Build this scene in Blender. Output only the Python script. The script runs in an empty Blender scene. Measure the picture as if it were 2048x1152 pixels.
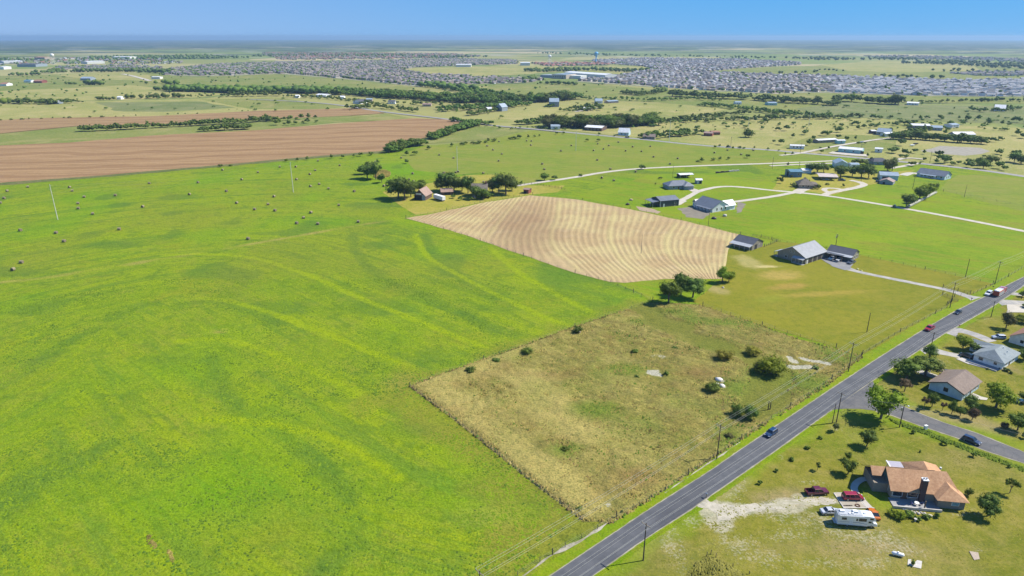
import bpy, bmesh, math, random
import numpy as np
from mathutils import Vector, Matrix, noise
from mathutils.geometry import tessellate_polygon

SC = bpy.context.scene
COL = SC.collection
R = math.radians

# ------------------------------------------------------------------ camera
CAM_H = 110.0
FPX = 1366.0
HORIZON = 73.0
PITCH = math.atan((576 - HORIZON) / FPX)
cam_data = bpy.data.cameras.new('camera')
cam_data.sensor_width = 36.0
cam_data.lens = 36.0 * FPX / 2048.0
cam_data.clip_start = 0.5
cam_data.clip_end = 80000.0
cam = bpy.data.objects.new('camera', cam_data)
cam.location = (0, 0, CAM_H)
cam.rotation_euler = (R(90) - PITCH, 0, 0)
COL.objects.link(cam)
SC.camera = cam

# ------------------------------------------------------------------ sky, sun, exposure
SUN_EL = R(47)
SUN_DIR = Vector((0.975, 0.22, 0)).normalized()          # horizontal direction towards the sun
world = bpy.data.worlds.new('World')
SC.world = world
world.use_nodes = True
wn = world.node_tree
wn.nodes.clear()
w_out = wn.nodes.new('ShaderNodeOutputWorld')
w_bg = wn.nodes.new('ShaderNodeBackground')
w_bg.inputs['Strength'].default_value = 0.12
sky = wn.nodes.new('ShaderNodeTexSky')
sky.sky_type = 'NISHITA'
sky.sun_disc = False
sky.sun_elevation = SUN_EL
sky.sun_rotation = math.atan2(SUN_DIR.x, SUN_DIR.y)
sky.altitude = 300
sky.air_density = 1.0
sky.dust_density = 0.1
sky.ozone_density = 3.0
# a cleaner, deeper blue than the model's own horizon, the same all the way round
w_hsv = wn.nodes.new('ShaderNodeHueSaturation')
w_hsv.inputs['Saturation'].default_value = 1.25
w_hsv.inputs['Saturation'].default_value = 1.0
w_co = wn.nodes.new('ShaderNodeTexCoord')
w_sep = wn.nodes.new('ShaderNodeSeparateXYZ')
wn.links.new(w_co.outputs['Generated'], w_sep.inputs[0])
def w_map(sock, a, b):
    m = wn.nodes.new('ShaderNodeMapRange')
    m.interpolation_type = 'SMOOTHSTEP'
    m.inputs['From Min'].default_value = a
    m.inputs['From Max'].default_value = b
    wn.links.new(sock, m.inputs['Value'])
    return m.outputs[0]
def w_mix(f, a, b):
    m = wn.nodes.new('ShaderNodeMix')
    m.data_type = 'RGBA'
    for i, v in ((0, f), (6, a), (7, b)):
        if isinstance(v, (int, float)): m.inputs[i].default_value = v
        elif isinstance(v, tuple): m.inputs[i].default_value = v
        else: wn.links.new(v, m.inputs[i])
    return m.outputs[2]
# clear-day blue: pale at the horizon, paler still away from the sun's quarter, deep overhead
low = w_mix(w_map(w_sep.outputs[0], -0.75, 0.45), (0.150, 0.285, 0.520, 1), (0.040, 0.245, 0.530, 1))
up = w_mix(w_map(w_sep.outputs[2], -0.02, 0.07), low, w_mix(w_map(w_sep.outputs[0], -0.75, 0.45), (0.125, 0.250, 0.500, 1), (0.020, 0.215, 0.520, 1)))
grad = w_mix(w_map(w_sep.outputs[2], 0.05, 0.9), up, (0.030, 0.110, 0.330, 1))
w_scale = wn.nodes.new('ShaderNodeVectorMath')
w_scale.operation = 'SCALE'
w_scale.inputs['Scale'].default_value = 1 / 0.12
wn.links.new(grad, w_scale.inputs[0])
wn.links.new(sky.outputs[0], w_hsv.inputs['Color'])
w_fin = w_mix(0.92, w_hsv.outputs[0], w_scale.outputs[0])
wn.links.new(w_fin, w_bg.inputs['Color'])
wn.links.new(w_bg.outputs[0], w_out.inputs['Surface'])

sun_data = bpy.data.lights.new('sun', 'SUN')
sun_data.energy = 5.0
sun_data.angle = R(0.53)
sun_data.color = (1.0, 0.95, 0.87)
sun = bpy.data.objects.new('sun', sun_data)
sd = Vector((SUN_DIR.x * math.cos(SUN_EL), SUN_DIR.y * math.cos(SUN_EL), math.sin(SUN_EL)))
sun.rotation_euler = (-sd).to_track_quat('-Z', 'Y').to_euler()
sun.location = (200, 100, 400)
COL.objects.link(sun)

SC.view_settings.view_transform = 'Standard'
SC.view_settings.look = 'None'
SC.view_settings.gamma = 1.0
SC.view_settings.use_curve_mapping = False
SC.view_settings.exposure = 0.70
SC.cycles.max_bounces = 6
SC.cycles.volume_bounces = 0
SC.cycles.volume_max_steps = 64

# ------------------------------------------------------------------ ground survey: where a sight line meets the ground
_c, _s = math.cos(PITCH), math.sin(PITCH)
def G(u, v, z=0.0):
    x = (u - 1024) / FPX
    y = (576 - v) / FPX
    t = (CAM_H - z) / -(-_s + y * _c)
    return Vector((x * t, (_c + y * _s) * t, z))
def G2(u, v):
    p = G(u, v)
    return (p.x, p.y)
def PROJ(X, Y, Z=0.0):
    dz = Z - CAM_H
    zc = Y * _c - dz * _s
    yc = Y * _s + dz * _c
    return 1024 + FPX * X / zc, 576 - FPX * yc / zc
def ppm(u, v):                       # photograph pixels per metre at a ground point
    p = G(u, v)
    return FPX / (p.y * _c + CAM_H * _s)

# ------------------------------------------------------------------ bookkeeping
def tag(o, label=None, cat=None, group=None, kind=None):
    if label: o['label'] = label
    if cat: o['category'] = cat
    if group: o['group'] = group
    if kind: o['kind'] = kind
    return o
def empty(name, loc, rz=0.0, label=None, cat=None, group=None):
    o = bpy.data.objects.new(name, None)
    o.empty_display_size = 1
    o.location = loc
    o.rotation_euler = (0, 0, rz)
    COL.objects.link(o)
    return tag(o, label, cat, group)
def link_mesh(name, me, parent=None, loc=(0, 0, 0), rot=(0, 0, 0)):
    o = bpy.data.objects.new(name, me)
    o.location = loc
    o.rotation_euler = rot
    COL.objects.link(o)
    if parent: o.parent = parent
    return o
ONES = ['', 'first', 'second', 'third', 'fourth', 'fifth', 'sixth', 'seventh', 'eighth', 'ninth', 'tenth', 'eleventh', 'twelfth',
        'thirteenth', 'fourteenth', 'fifteenth', 'sixteenth', 'seventeenth', 'eighteenth', 'nineteenth']
TENS = ['', '', 'twent', 'thirt', 'fort', 'fift', 'sixt', 'sevent', 'eight', 'ninet']
def ordinal(n):
    if n < 20: return ONES[n]
    if n >= 100: return ('hundred' + ('th' if n == 100 else ' and ' + ordinal(n - 100))) if n < 200 else '%dth' % n
    return TENS[n // 10] + ('ieth' if n % 10 == 0 else 'y-' + ONES[n % 10])

# ------------------------------------------------------------------ materials
MATS = {}
class NT:
    def __init__(self, name):
        self.m = bpy.data.materials.new(name)
        self.m.use_nodes = True
        self.t = self.m.node_tree
        self.b = self.t.nodes['Principled BSDF']
        self.out = self.t.nodes['Material Output']
        self.pos = None
    def n(self, typ, **kw):
        nd = self.t.nodes.new(typ)
        for k, v in kw.items(): setattr(nd, k, v)
        return nd
    def l(self, a, b): self.t.links.new(a, b)
    def P(self):
        if not self.pos: self.pos = self.n('ShaderNodeNewGeometry').outputs['Position']
        return self.pos
    def map(self, scale=(1, 1, 1), rz=0.0, vec=None):
        mp = self.n('ShaderNodeMapping')
        mp.inputs['Rotation'].default_value = (0, 0, rz)
        mp.inputs['Scale'].default_value = scale
        # rotate first, then stretch
        if rz:
            r = self.n('ShaderNodeMapping')
            r.inputs['Rotation'].default_value = (0, 0, rz)
            self.l(vec or self.P(), r.inputs['Vector'])
            mp.inputs['Rotation'].default_value = (0, 0, 0)
            self.l(r.outputs[0], mp.inputs['Vector'])
        else:
            self.l(vec or self.P(), mp.inputs['Vector'])
        return mp.outputs[0]
    def noise(self, scale, detail=3, rough=0.55, vec=None, dist=0.0):
        nd = self.n('ShaderNodeTexNoise')
        nd.inputs['Scale'].default_value = scale
        nd.inputs['Detail'].default_value = detail
        nd.inputs['Roughness'].default_value = rough
        nd.inputs['Distortion'].default_value = dist
        self.l(vec or self.P(), nd.inputs['Vector'])
        return nd.outputs['Fac']
    def ramp(self, fac, lo, hi):
        mr = self.n('ShaderNodeMapRange')
        mr.interpolation_type = 'SMOOTHSTEP'
        mr.inputs['From Min'].default_value = lo
        mr.inputs['From Max'].default_value = hi
        self.l(fac, mr.inputs['Value'])
        return mr.outputs[0]
    def math(self, op, a, b=None):
        m = self.n('ShaderNodeMath', operation=op)
        for i, v in enumerate((a, b)):
            if v is None: continue
            if isinstance(v, (int, float)): m.inputs[i].default_value = v
            else: self.l(v, m.inputs[i])
        return m.outputs[0]
    def mix(self, fac, a, b, blend='MIX'):
        m = self.n('ShaderNodeMix', data_type='RGBA', blend_type=blend)
        for i, v in ((0, fac), (6, a), (7, b)):
            if isinstance(v, (int, float)): m.inputs[i].default_value = v
            elif isinstance(v, tuple): m.inputs[i].default_value = v if len(v) == 4 else (*v, 1)
            else: self.l(v, m.inputs[i])
        return m.outputs[2]
    def attr(self, name):
        a = self.n('ShaderNodeAttribute')
        a.attribute_name = name
        return a.outputs['Fac']
    def bump(self, h, strength=0.5, dist=0.2):
        b = self.n('ShaderNodeBump')
        b.inputs['Strength'].default_value = strength
        b.inputs['Distance'].default_value = dist
        self.l(h, b.inputs['Height'])
        self.l(b.outputs[0], self.b.inputs['Normal'])
    def fin(self, col, rough=0.9, spec=0.2):
        if isinstance(col, tuple): self.b.inputs['Base Color'].default_value = (*col[:3], 1)
        else: self.l(col, self.b.inputs['Base Color'])
        self.b.inputs['Roughness'].default_value = rough
        self.b.inputs['Specular IOR Level'].default_value = spec
        MATS[self.m.name] = self.m
        return self.m
def flat(name, col, rough=0.6, metal=0.0, spec=0.4, vary=0.12, scale=3.0, coat=0.0):
    if name in MATS: return MATS[name]
    t = NT(name)
    tc = t.n('ShaderNodeTexCoord').outputs['Object']
    f = t.noise(scale, 3, 0.6, vec=tc)
    c = t.mix(t.ramp(f, 0.3, 0.7), tuple(x * (1 - vary) for x in col[:3]), tuple(min(1, x * (1 + vary)) for x in col[:3]))
    m = t.fin(c, rough, spec)
    t.b.inputs['Metallic'].default_value = metal
    t.b.inputs['Coat Weight'].default_value = coat
    return m
def grass_mat(name, a, b, dry, dryness=0.5, streak=None, patch=1.0, fine=0.5, flecks=0.0, bumpd=0.25, extra=None, fleck_col=None):
    """a/b two greens in broad patches, dry colour in smaller ones, fine clumpy grain."""
    t = NT(name)
    v = t.map((1, 1, 1)) if streak is None else t.map((0.22, 1.0, 1), rz=streak)
    big = t.noise(0.012 / patch, 3, 0.6)
    mid = t.noise(0.05 / patch, 4, 0.65, vec=v, dist=0.6)
    sm = t.noise(0.35, 4, 0.7, vec=v)
    fn = t.noise(1.6, 3, 0.75)
    c = t.mix(t.ramp(big, 0.38, 0.62), a, b)
    c = t.mix(t.math('MULTIPLY', t.ramp(mid, 0.45, 0.72), dryness), c, dry)
    c = t.mix(t.math('MULTIPLY', t.ramp(sm, 0.42, 0.75), dryness * 0.7), c, dry)
    if extra: c = extra(t, c)
    c = t.mix(t.math('MULTIPLY', t.ramp(sm, 0.6, 0.3), 0.35), c, t.mix(1.0, c, (0.55, 0.7, 0.6, 1), 'MULTIPLY'))
    c = t.mix(t.math('MULTIPLY', t.ramp(fn, 0.62, 0.35), fine), c, t.mix(1.0, c, (0.42, 0.5, 0.45, 1), 'MULTIPLY'))
    pk = t.noise(0.55, 2, 0.5, vec=t.map((.7, 1, 1), rz=.5))
    c = t.mix(t.math('MULTIPLY', t.ramp(pk, 0.56, 0.66), fine * .55), c, t.mix(1.0, c, (0.50, 0.58, 0.55, 1), 'MULTIPLY'))
    if flecks:
        vo = t.n('ShaderNodeTexVoronoi')
        vo.inputs['Scale'].default_value = 0.7
        t.l(t.P(), vo.inputs['Vector'])
        fk = t.math('MULTIPLY', t.ramp(vo.outputs['Distance'], 0.3, 0.1), t.math('MULTIPLY', t.ramp(mid, 0.5, 0.35), flecks))
        c = t.mix(fk, c, fleck_col or (0.02, 0.045, 0.012, 1))
    h = t.math('ADD', fn, t.math('MULTIPLY', sm, 1.5))
    t.bump(h, 0.7, bumpd)
    return t.fin(c, 0.95, 0.1)

# ------------------------------------------------------------------ mesh helpers
class MB:
    """collects shapes for ONE mesh"""
    def __init__(self):
        self.v = []; self.f = []; self.mi = []
    def add(self, vs, fs, mi=0):
        b = len(self.v)
        self.v += [tuple(p) for p in vs]
        self.f += [tuple(b + i for i in f) for f in fs]
        self.mi += [mi] * len(fs)
        return self
    def box(self, x0, x1, y0, y1, z0, z1, mi=0):
        return self.add([(x0, y0, z0), (x1, y0, z0), (x1, y1, z0), (x0, y1, z0), (x0, y0, z1), (x1, y0, z1), (x1, y1, z1), (x0, y1, z1)],
                        [(0, 3, 2, 1), (4, 5, 6, 7), (0, 1, 5, 4), (1, 2, 6, 5), (2, 3, 7, 6), (3, 0, 4, 7)], mi)
    def tube(self, a, b, r0, r1=None, n=8, mi=0, cap=True):
        a, b = Vector(a), Vector(b)
        r1 = r0 if r1 is None else r1
        d = (b - a).normalized()
        x = d.orthogonal().normalized(); y = d.cross(x)
        vs = []
        for c, r in ((a, r0), (b, r1)):
            for i in range(n):
                t = 2 * math.pi * i / n
                vs.append(c + x * (math.cos(t) * r) + y * (math.sin(t) * r))
        fs = [(i, (i + 1) % n, n + (i + 1) % n, n + i) for i in range(n)]
        if cap: fs += [tuple(range(n - 1, -1, -1)), tuple(range(n, 2 * n))]
        return self.add(vs, fs, mi)
    def loft(self, rings, mi=0, closed=True, caps=True):
        n = len(rings[0]); vs = [p for r in rings for p in r]; fs = []
        for k in range(len(rings) - 1):
            for i in range(n if closed else n - 1):
                j = (i + 1) % n
                fs.append((k * n + i, k * n + j, (k + 1) * n + j, (k + 1) * n + i))
        if caps: fs += [tuple(range(n - 1, -1, -1)), tuple(range((len(rings) - 1) * n, len(rings) * n))]
        return self.add(vs, fs, mi)
    def mesh(self, name, *mats, smooth=False, recalc=True):
        me = bpy.data.meshes.new(name)
        me.from_pydata(self.v, [], self.f)
        for m in mats: me.materials.append(m)
        if len(mats) > 1: me.polygons.foreach_set('material_index', self.mi)
        if recalc and len(self.f) < 30000:
            bm = bmesh.new(); bm.from_mesh(me)
            bmesh.ops.recalc_face_normals(bm, faces=bm.faces)
            bm.to_mesh(me); bm.free()
        if smooth:
            me.polygons.foreach_set('use_smooth', [True] * len(me.polygons))
        me.update()
        return me
    def build(self, name, *mats, parent=None, loc=(0, 0, 0), rot=(0, 0, 0), smooth=False):
        return link_mesh(name, self.mesh(name, *mats, smooth=smooth), parent, loc, rot)
def np_mesh(name, V, F, mat=None, attrs=None):
    me = bpy.data.meshes.new(name)
    V = np.asarray(V, np.float32); F = np.asarray(F, np.int32)
    k = F.shape[1]
    me.vertices.add(len(V)); me.vertices.foreach_set('co', V.ravel())
    me.loops.add(F.size); me.loops.foreach_set('vertex_index', F.ravel())
    me.polygons.add(len(F))
    me.polygons.foreach_set('loop_start', np.arange(0, F.size, k, dtype=np.int32))
    me.polygons.foreach_set('loop_total', np.full(len(F), k, dtype=np.int32))
    if attrs:
        for an, av in attrs.items():
            a = me.attributes.new(an, 'FLOAT', 'POINT'); a.data.foreach_set('value', np.asarray(av, np.float32))
    if mat: me.materials.append(mat)
    me.update(calc_edges=True)
    return me

def jitter(pts, step=6.0, amp=0.6, seed=0, closed=True):
    out = []
    n = len(pts)
    for i in range(n if closed else n - 1):
        a, b = Vector(pts[i]), Vector(pts[(i + 1) % n])
        d = b - a; L = d.length
        k = max(1, int(L / step)); k = min(k, 60)
        nrm = Vector((-d.y, d.x)) / max(L, 1e-6)
        for j in range(k):
            p = a + d * (j / k)
            if j: p = p + nrm * (noise.noise(Vector((p.x * 0.13 / max(step, 1) * 6, p.y * 0.13 / max(step, 1) * 6, seed * 7.1))) * amp * 2)
            out.append((p.x, p.y))
    if not closed: out.append(tuple(pts[-1][:2]))
    return out
def inside(poly, X, Y):
    res = np.zeros(X.shape, bool)
    n = len(poly)
    for i in range(n):
        x0, y0 = poly[i]; x1, y1 = poly[(i + 1) % n]
        if y0 == y1: continue
        c = ((y0 > Y) != (y1 > Y)) & (X < (x1 - x0) * (Y - y0) / (y1 - y0) + x0)
        res ^= c
    return res
def pdist(line, X, Y):
    """distance to polyline and signed side of the nearest segment"""
    best = np.full(X.shape, 1e9); side = np.zeros(X.shape)
    for i in range(len(line) - 1):
        x0, y0 = line[i]; x1, y1 = line[i + 1]
        dx, dy = x1 - x0, y1 - y0
        L2 = dx * dx + dy * dy
        t = np.clip(((X - x0) * dx + (Y - y0) * dy) / L2, 0, 1)
        d = np.hypot(X - x0 - t * dx, Y - y0 - t * dy)
        s = np.sign(dx * (Y - y0) - dy * (X - x0))
        m = d < best
        best = np.where(m, d, best); side = np.where(m, s, side)
    return best, side
def vnoise(X, Y, sc, seed=0):
    """cheap value noise with numpy"""
    rng = np.random.RandomState(seed + 11)
    T = rng.rand(256, 256)
    x, y = X / sc + 1000.3 + seed, Y / sc + 1000.7
    xi, yi = np.floor(x).astype(int), np.floor(y).astype(int)
    fx, fy = x - xi, y - yi
    fx = fx * fx * (3 - 2 * fx); fy = fy * fy * (3 - 2 * fy)
    a = T[xi % 256, yi % 256]; b = T[(xi + 1) % 256, yi % 256]; c = T[xi % 256, (yi + 1) % 256]; d = T[(xi + 1) % 256, (yi + 1) % 256]
    return (a * (1 - fx) + b * fx) * (1 - fy) + (c * (1 - fx) + d * fx) * fy
def blob(X, Y, u, v, rx, ry, ang=0.0):
    c = G(u, v)
    dx, dy = X - c.x, Y - c.y
    ca, sa = math.cos(ang), math.sin(ang)
    a = (dx * ca + dy * sa) / rx; b = (-dx * sa + dy * ca) / ry
    return np.clip(1.3 - np.sqrt(a * a + b * b), 0, 1)

def sheet(name, poly, z, mat, kind='structure', slice_step=None, attrs=None, label=None):
    """a flat sheet from a world-space outline; slice_step adds a grid so attributes can vary inside it"""
    tris = tessellate_polygon([[Vector((x, y, 0)) for x, y in poly]])
    me = bpy.data.meshes.new(name)
    me.from_pydata([(x, y, z) for x, y in poly], [], [tuple(t) for t in tris])
    if slice_step:
        bm = bmesh.new(); bm.from_mesh(me)
        xs = [p[0] for p in poly]; ys = [p[1] for p in poly]
        for lo, hi, no in ((min(xs), max(xs), (1, 0, 0)), (min(ys), max(ys), (0, 1, 0))):
            k = lo + slice_step
            while k < hi:
                bmesh.ops.bisect_plane(bm, geom=bm.verts[:] + bm.edges[:] + bm.faces[:], plane_co=(k * no[0], k * no[1], 0), plane_no=no)
                k += slice_step
        bm.to_mesh(me); bm.free()
    # faces up
    bm = bmesh.new(); bm.from_mesh(me)
    for f in bm.faces:
        if f.normal.z < 0: f.normal_flip()
    bm.to_mesh(me); bm.free()
    if attrs:
        n = len(me.vertices)
        co = np.empty(n * 3, np.float32); me.vertices.foreach_get('co', co)
        X, Y = co[0::3].astype(float), co[1::3].astype(float)
        for an, fn in attrs.items():
            a = me.attributes.new(an, 'FLOAT', 'POINT'); a.data.foreach_set('value', np.asarray(fn(X, Y), np.float32))
    me.materials.append(mat)
    o = link_mesh(name, me)
    tag(o, label=label, kind=kind)
    return o
def px(poly): return [G2(u, v) for u, v in poly]
def smooth_line(pts, it=2):
    for _ in range(it):
        q = [pts[0]]
        for a, b in zip(pts[:-1], pts[1:]):
            q.append((a[0] * .75 + b[0] * .25, a[1] * .75 + b[1] * .25)); q.append((a[0] * .25 + b[0] * .75, a[1] * .25 + b[1] * .75))
        q.append(pts[-1]); pts = q
    return pts
def ribbon(name, line, w, z, mat, wob=0.0, kind='structure', widths=None, close=False):
    pts = smooth_line([tuple(p) for p in line])
    L, Rr = [], []
    for i, p in enumerate(pts):
        a = pts[max(0, i - 1)]; b = pts[min(len(pts) - 1, i + 1)]
        d = Vector((b[0] - a[0], b[1] - a[1])).normalized(); n = Vector((-d.y, d.x))
        k = noise.noise(Vector((p[0] * .2, p[1] * .2, z * 50))) * wob
        k2 = noise.noise(Vector((p[0] * .2, p[1] * .2, z * 50 + 9))) * wob
        ww = w if widths is None else np.interp(i / (len(pts) - 1), np.linspace(0, 1, len(widths)), widths)
        L.append((p[0] + n.x * (ww / 2 + k), p[1] + n.y * (ww / 2 + k), z)); Rr.append((p[0] - n.x * (ww / 2 + k2), p[1] - n.y * (ww / 2 + k2), z))
    n = len(pts)
    me = bpy.data.meshes.new(name)
    me.from_pydata(L + Rr, [], [(i, n + i, n + i + 1, i + 1) for i in range(n - 1)])
    bm = bmesh.new(); bm.from_mesh(me)
    for f in bm.faces:
        if f.normal.z < 0: f.normal_flip()
    bm.to_mesh(me); bm.free()
    me.materials.append(mat)
    return tag(link_mesh(name, me), kind=kind)
# ================================================================== GROUND
# base colours of each kind of ground
def meadow_extra(t, c):
    st = t.attr('stripe'); br = t.attr('brown'); mw = t.attr('mown'); wd = t.attr('weed'); lush = t.attr('lush')
    fl = t.n('ShaderNodeCombineXYZ'); t.l(t.math('MULTIPLY', t.attr('flow'), 0.14), fl.inputs[0]); t.l(t.math('MULTIPLY', t.attr('along'), 0.011), fl.inputs[1])
    s1 = t.noise(1.0, 4, 0.6, vec=fl.outputs[0])
    c = t.mix(t.math('MULTIPLY', t.ramp(s1, 0.53, 0.60), 0.6), c, (0.225, 0.290, 0.004))
    c = t.mix(t.math('MULTIPLY', t.ramp(s1, 0.46, 0.39), 0.55), c, (0.105, 0.190, 0.016))
    f2 = t.n('ShaderNodeCombineXYZ'); t.l(t.math('MULTIPLY', t.attr('flow'), 0.55), f2.inputs[0]); t.l(t.math('MULTIPLY', t.attr('along'), 0.02), f2.inputs[1])
    s2 = t.noise(1.0, 3, 0.6, vec=f2.outputs[0])
    c = t.mix(t.math('MULTIPLY', t.ramp(s2, 0.54, 0.62), 0.45), c, (0.235, 0.290, 0.006))
    c = t.mix(t.math('MULTIPLY', t.ramp(s2, 0.45, 0.37), 0.45), c, (0.115, 0.185, 0.014))
    md = t.noise(0.10, 6, 0.78); m2 = t.noise(0.028, 5, 0.7)
    c = t.mix(t.math('MULTIPLY', t.ramp(md, 0.53, 0.60), 0.55), c, (0.095, 0.165, 0.014))
    c = t.mix(t.math('MULTIPLY', t.ramp(m2, 0.55, 0.66), 0.5), c, (0.230, 0.245, 0.012))
    c = t.mix(t.math('MULTIPLY', lush, 0.6), c, (0.130, 0.265, 0.003))
    dn = t.math('MULTIPLY', t.noise(.25, 4, .7), 3.0)
    c = t.mix(t.math('MULTIPLY', t.ramp(t.math('ADD', wd, dn), 6.5, 2.2), 0.6), c, (0.085, 0.160, 0.018))
    c = t.mix(t.math('MULTIPLY', t.ramp(t.math('ADD', st, dn), 4.6, 1.6), 0.9), c, (0.255, 0.320, 0.003))
    c = t.mix(t.math('MULTIPLY', mw, 0.85), c, (0.205, 0.200, 0.024))
    c = t.mix(t.math('MULTIPLY', br, 0.75), c, (0.34, 0.27, 0.07))
    return c
M_MEADOW = grass_mat('meadow_grass', (0.170, 0.245, 0.008), (0.212, 0.272, 0.010), (0.225, 0.225, 0.028), 0.5, patch=0.8, fine=0.62, flecks=0.8, extra=meadow_extra, bumpd=0.35)
M_GREEN = grass_mat('bright_pasture', (0.150, 0.240, 0.005), (0.205, 0.275, 0.006), (0.210, 0.205, 0.022), 0.85, streak=0.6, patch=0.6, fine=0.5, flecks=0.5)
M_HAYF = grass_mat('mown_hay_pasture', (0.165, 0.220, 0.022), (0.200, 0.230, 0.026), (0.250, 0.225, 0.048), 0.7, streak=0.35, patch=0.7, fine=0.45)
M_PAST = grass_mat('pasture', (0.150, 0.190, 0.036), (0.200, 0.215, 0.052), (0.300, 0.255, 0.095), 0.85, patch=2.5, fine=0.4, flecks=0.3)
M_PALE = grass_mat('pale_pasture', (0.235, 0.245, 0.060), (0.310, 0.285, 0.090), (0.390, 0.320, 0.135), 0.9, patch=2.0, fine=0.4, flecks=0.2)
M_DULL = grass_mat('grey_green_pasture', (0.130, 0.165, 0.045), (0.185, 0.200, 0.070), (0.26, 0.235, 0.11), 0.8, patch=1.5, fine=0.5, flecks=0.3)
def yard_extra(t, c):
    def bl(u, v, rx, ry, ang):
        p = G(u, v)
        m1 = t.n('ShaderNodeVectorMath', operation='SUBTRACT'); t.l(t.P(), m1.inputs[0]); m1.inputs[1].default_value = (p.x, p.y, 0)
        m = t.n('ShaderNodeVectorRotate', rotation_type='Z_AXIS'); m.inputs['Angle'].default_value = -ang; t.l(m1.outputs[0], m.inputs['Vector'])
        s = t.n('ShaderNodeVectorMath', operation='MULTIPLY'); t.l(m.outputs[0], s.inputs[0]); s.inputs[1].default_value = (1 / rx, 1 / ry, 0)
        ln = t.n('ShaderNodeVectorMath', operation='LENGTH'); t.l(s.outputs[0], ln.inputs[0])
        wob = t.math('ADD', ln.outputs['Value'], t.math('MULTIPLY', t.noise(0.12, 4, 0.7), 1.3))
        return t.ramp(wob, 1.75, 0.9)
    for (u, v, rx, ry, a, col) in ((1560, 553, 15, 9, 0.2, (0.38, 0.27, 0.07)), (1495, 525, 8, 16, 0.0, (0.36, 0.30, 0.11)), (1640, 590, 34, 4, 0.15, (0.31, 0.23, 0.04)),
                                   (1580, 575, 14, 5, 0.3, (0.34, 0.22, 0.05)), (1540, 600, 12, 5, 0.5, (0.21, 0.22, 0.02)), (1530, 535, 10, 3, 0.0, (0.50, 0.40, 0.18)), (1430, 580, 6, 10, 0.5, (0.33, 0.26, 0.10))):
        c = t.mix(t.math('MULTIPLY', bl(u, v, rx, ry, a), 0.75), c, col)
    return c
M_YARD = grass_mat('mown_yard', (0.165, 0.172, 0.012), (0.200, 0.190, 0.014), (0.230, 0.195, 0.026), 0.5, patch=0.5, fine=0.3, extra=yard_extra, bumpd=0.1)

def lawn_extra(t, c):
    ha = t.attr('halo'); hn = t.noise(0.9, 5, .8); hc = t.mix(t.ramp(t.noise(.5, 4, .8), .35, .65), (0.32, 0.28, 0.19), (0.45, 0.40, 0.29))
    bare = t.attr('bare'); lush = t.attr('lush'); soil = t.attr('soil')
    c = t.mix(t.math('MULTIPLY', lush, 0.75), c, (0.160, 0.230, 0.006))
    c = t.mix(t.math('MULTIPLY', soil, 0.7), c, (0.300, 0.220, 0.105))
    vo = t.n('ShaderNodeTexVoronoi'); vo.inputs['Scale'].default_value = 1.3; t.l(t.P(), vo.inputs['Vector'])
    nz = t.noise(1.5, 5, 0.85)
    n9 = t.noise(0.16, 4, 0.7)
    k = t.math('ADD', t.math('MULTIPLY', nz, 0.9), t.math('MULTIPLY', bare, 0.17))
    k = t.math('ADD', k, t.math('MULTIPLY', n9, 0.35))
    k = t.math('SUBTRACT', k, t.math('MULTIPLY', vo.outputs['Distance'], 0.22))
    f = t.math('MULTIPLY', t.ramp(k, 0.65, 0.80), t.ramp(bare, 0.02, 0.5))
    c = t.mix(t.math('MULTIPLY', f, 0.5), c, (0.42, 0.37, 0.26))
    return t.mix(t.math('MULTIPLY', t.ramp(t.math('ADD', ha, t.math('MULTIPLY', hn, 1.2)), .95, 1.35), .85), c, hc)
M_LAWN = grass_mat('yard_lawn', (0.140, 0.150, 0.012), (0.190, 0.178, 0.018), (0.255, 0.210, 0.050), 0.75, patch=0.3, fine=0.4, extra=lawn_extra, bumpd=0.15)
M_VERGE = grass_mat('verge_grass', (0.155, 0.235, 0.005), (0.195, 0.255, 0.006), (0.200, 0.200, 0.02), 0.6, patch=0.2, fine=0.45, bumpd=0.2)

def scrub_extra(t, c):
    q1 = t.noise(0.30, 6, 0.8, vec=t.map((0.45, 1, 1), rz=0.75)); q2 = t.noise(0.11, 5, 0.75)
    c = t.mix(t.math('MULTIPLY', t.ramp(q1, 0.50, 0.64), 0.7), c, (0.400, 0.315, 0.085))
    c = t.mix(t.math('MULTIPLY', t.ramp(q1, 0.46, 0.34), 0.7), c, (0.125, 0.110, 0.028))
    c = t.mix(t.math('MULTIPLY', t.ramp(q2, 0.54, 0.66), 0.55), c, (0.150, 0.175, 0.020))
    tan = t.attr('tan'); gr = t.attr('green'); pa = t.attr('path'); ba = t.attr('bare'); ru = t.attr('rust')
    c = t.mix(t.math('MULTIPLY', tan, 0.75), c, (0.390, 0.310, 0.095))
    c = t.mix(t.math('MULTIPLY', ru, 0.6), c, (0.22, 0.125, 0.045))
    c = t.mix(t.math('MULTIPLY', gr, 0.75), c, (0.125, 0.185, 0.016))
    c = t.mix(t.math('MULTIPLY', pa, 0.9), c, (0.160, 0.165, 0.024))
    nz = t.noise(0.6, 4, 0.75)
    nz = t.math('ADD', nz, t.math('MULTIPLY', t.noise(0.22, 4, .7), .6))
    f = t.ramp(t.math('ADD', t.math('MULTIPLY', nz, 0.8), t.math('MULTIPLY', ba, .72)), 0.98, 1.16)
    return t.mix(t.math('MULTIPLY', f, .85), c, (0.46, 0.42, 0.34))
M_SCRUB = grass_mat('rough_dry_grass', (0.215, 0.190, 0.040), (0.275, 0.225, 0.058), (0.150, 0.130, 0.042), 0.6, patch=0.35, fine=0.7, flecks=0.5, extra=scrub_extra, bumpd=0.4, fleck_col=(0.06, 0.055, 0.025, 1))

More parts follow.
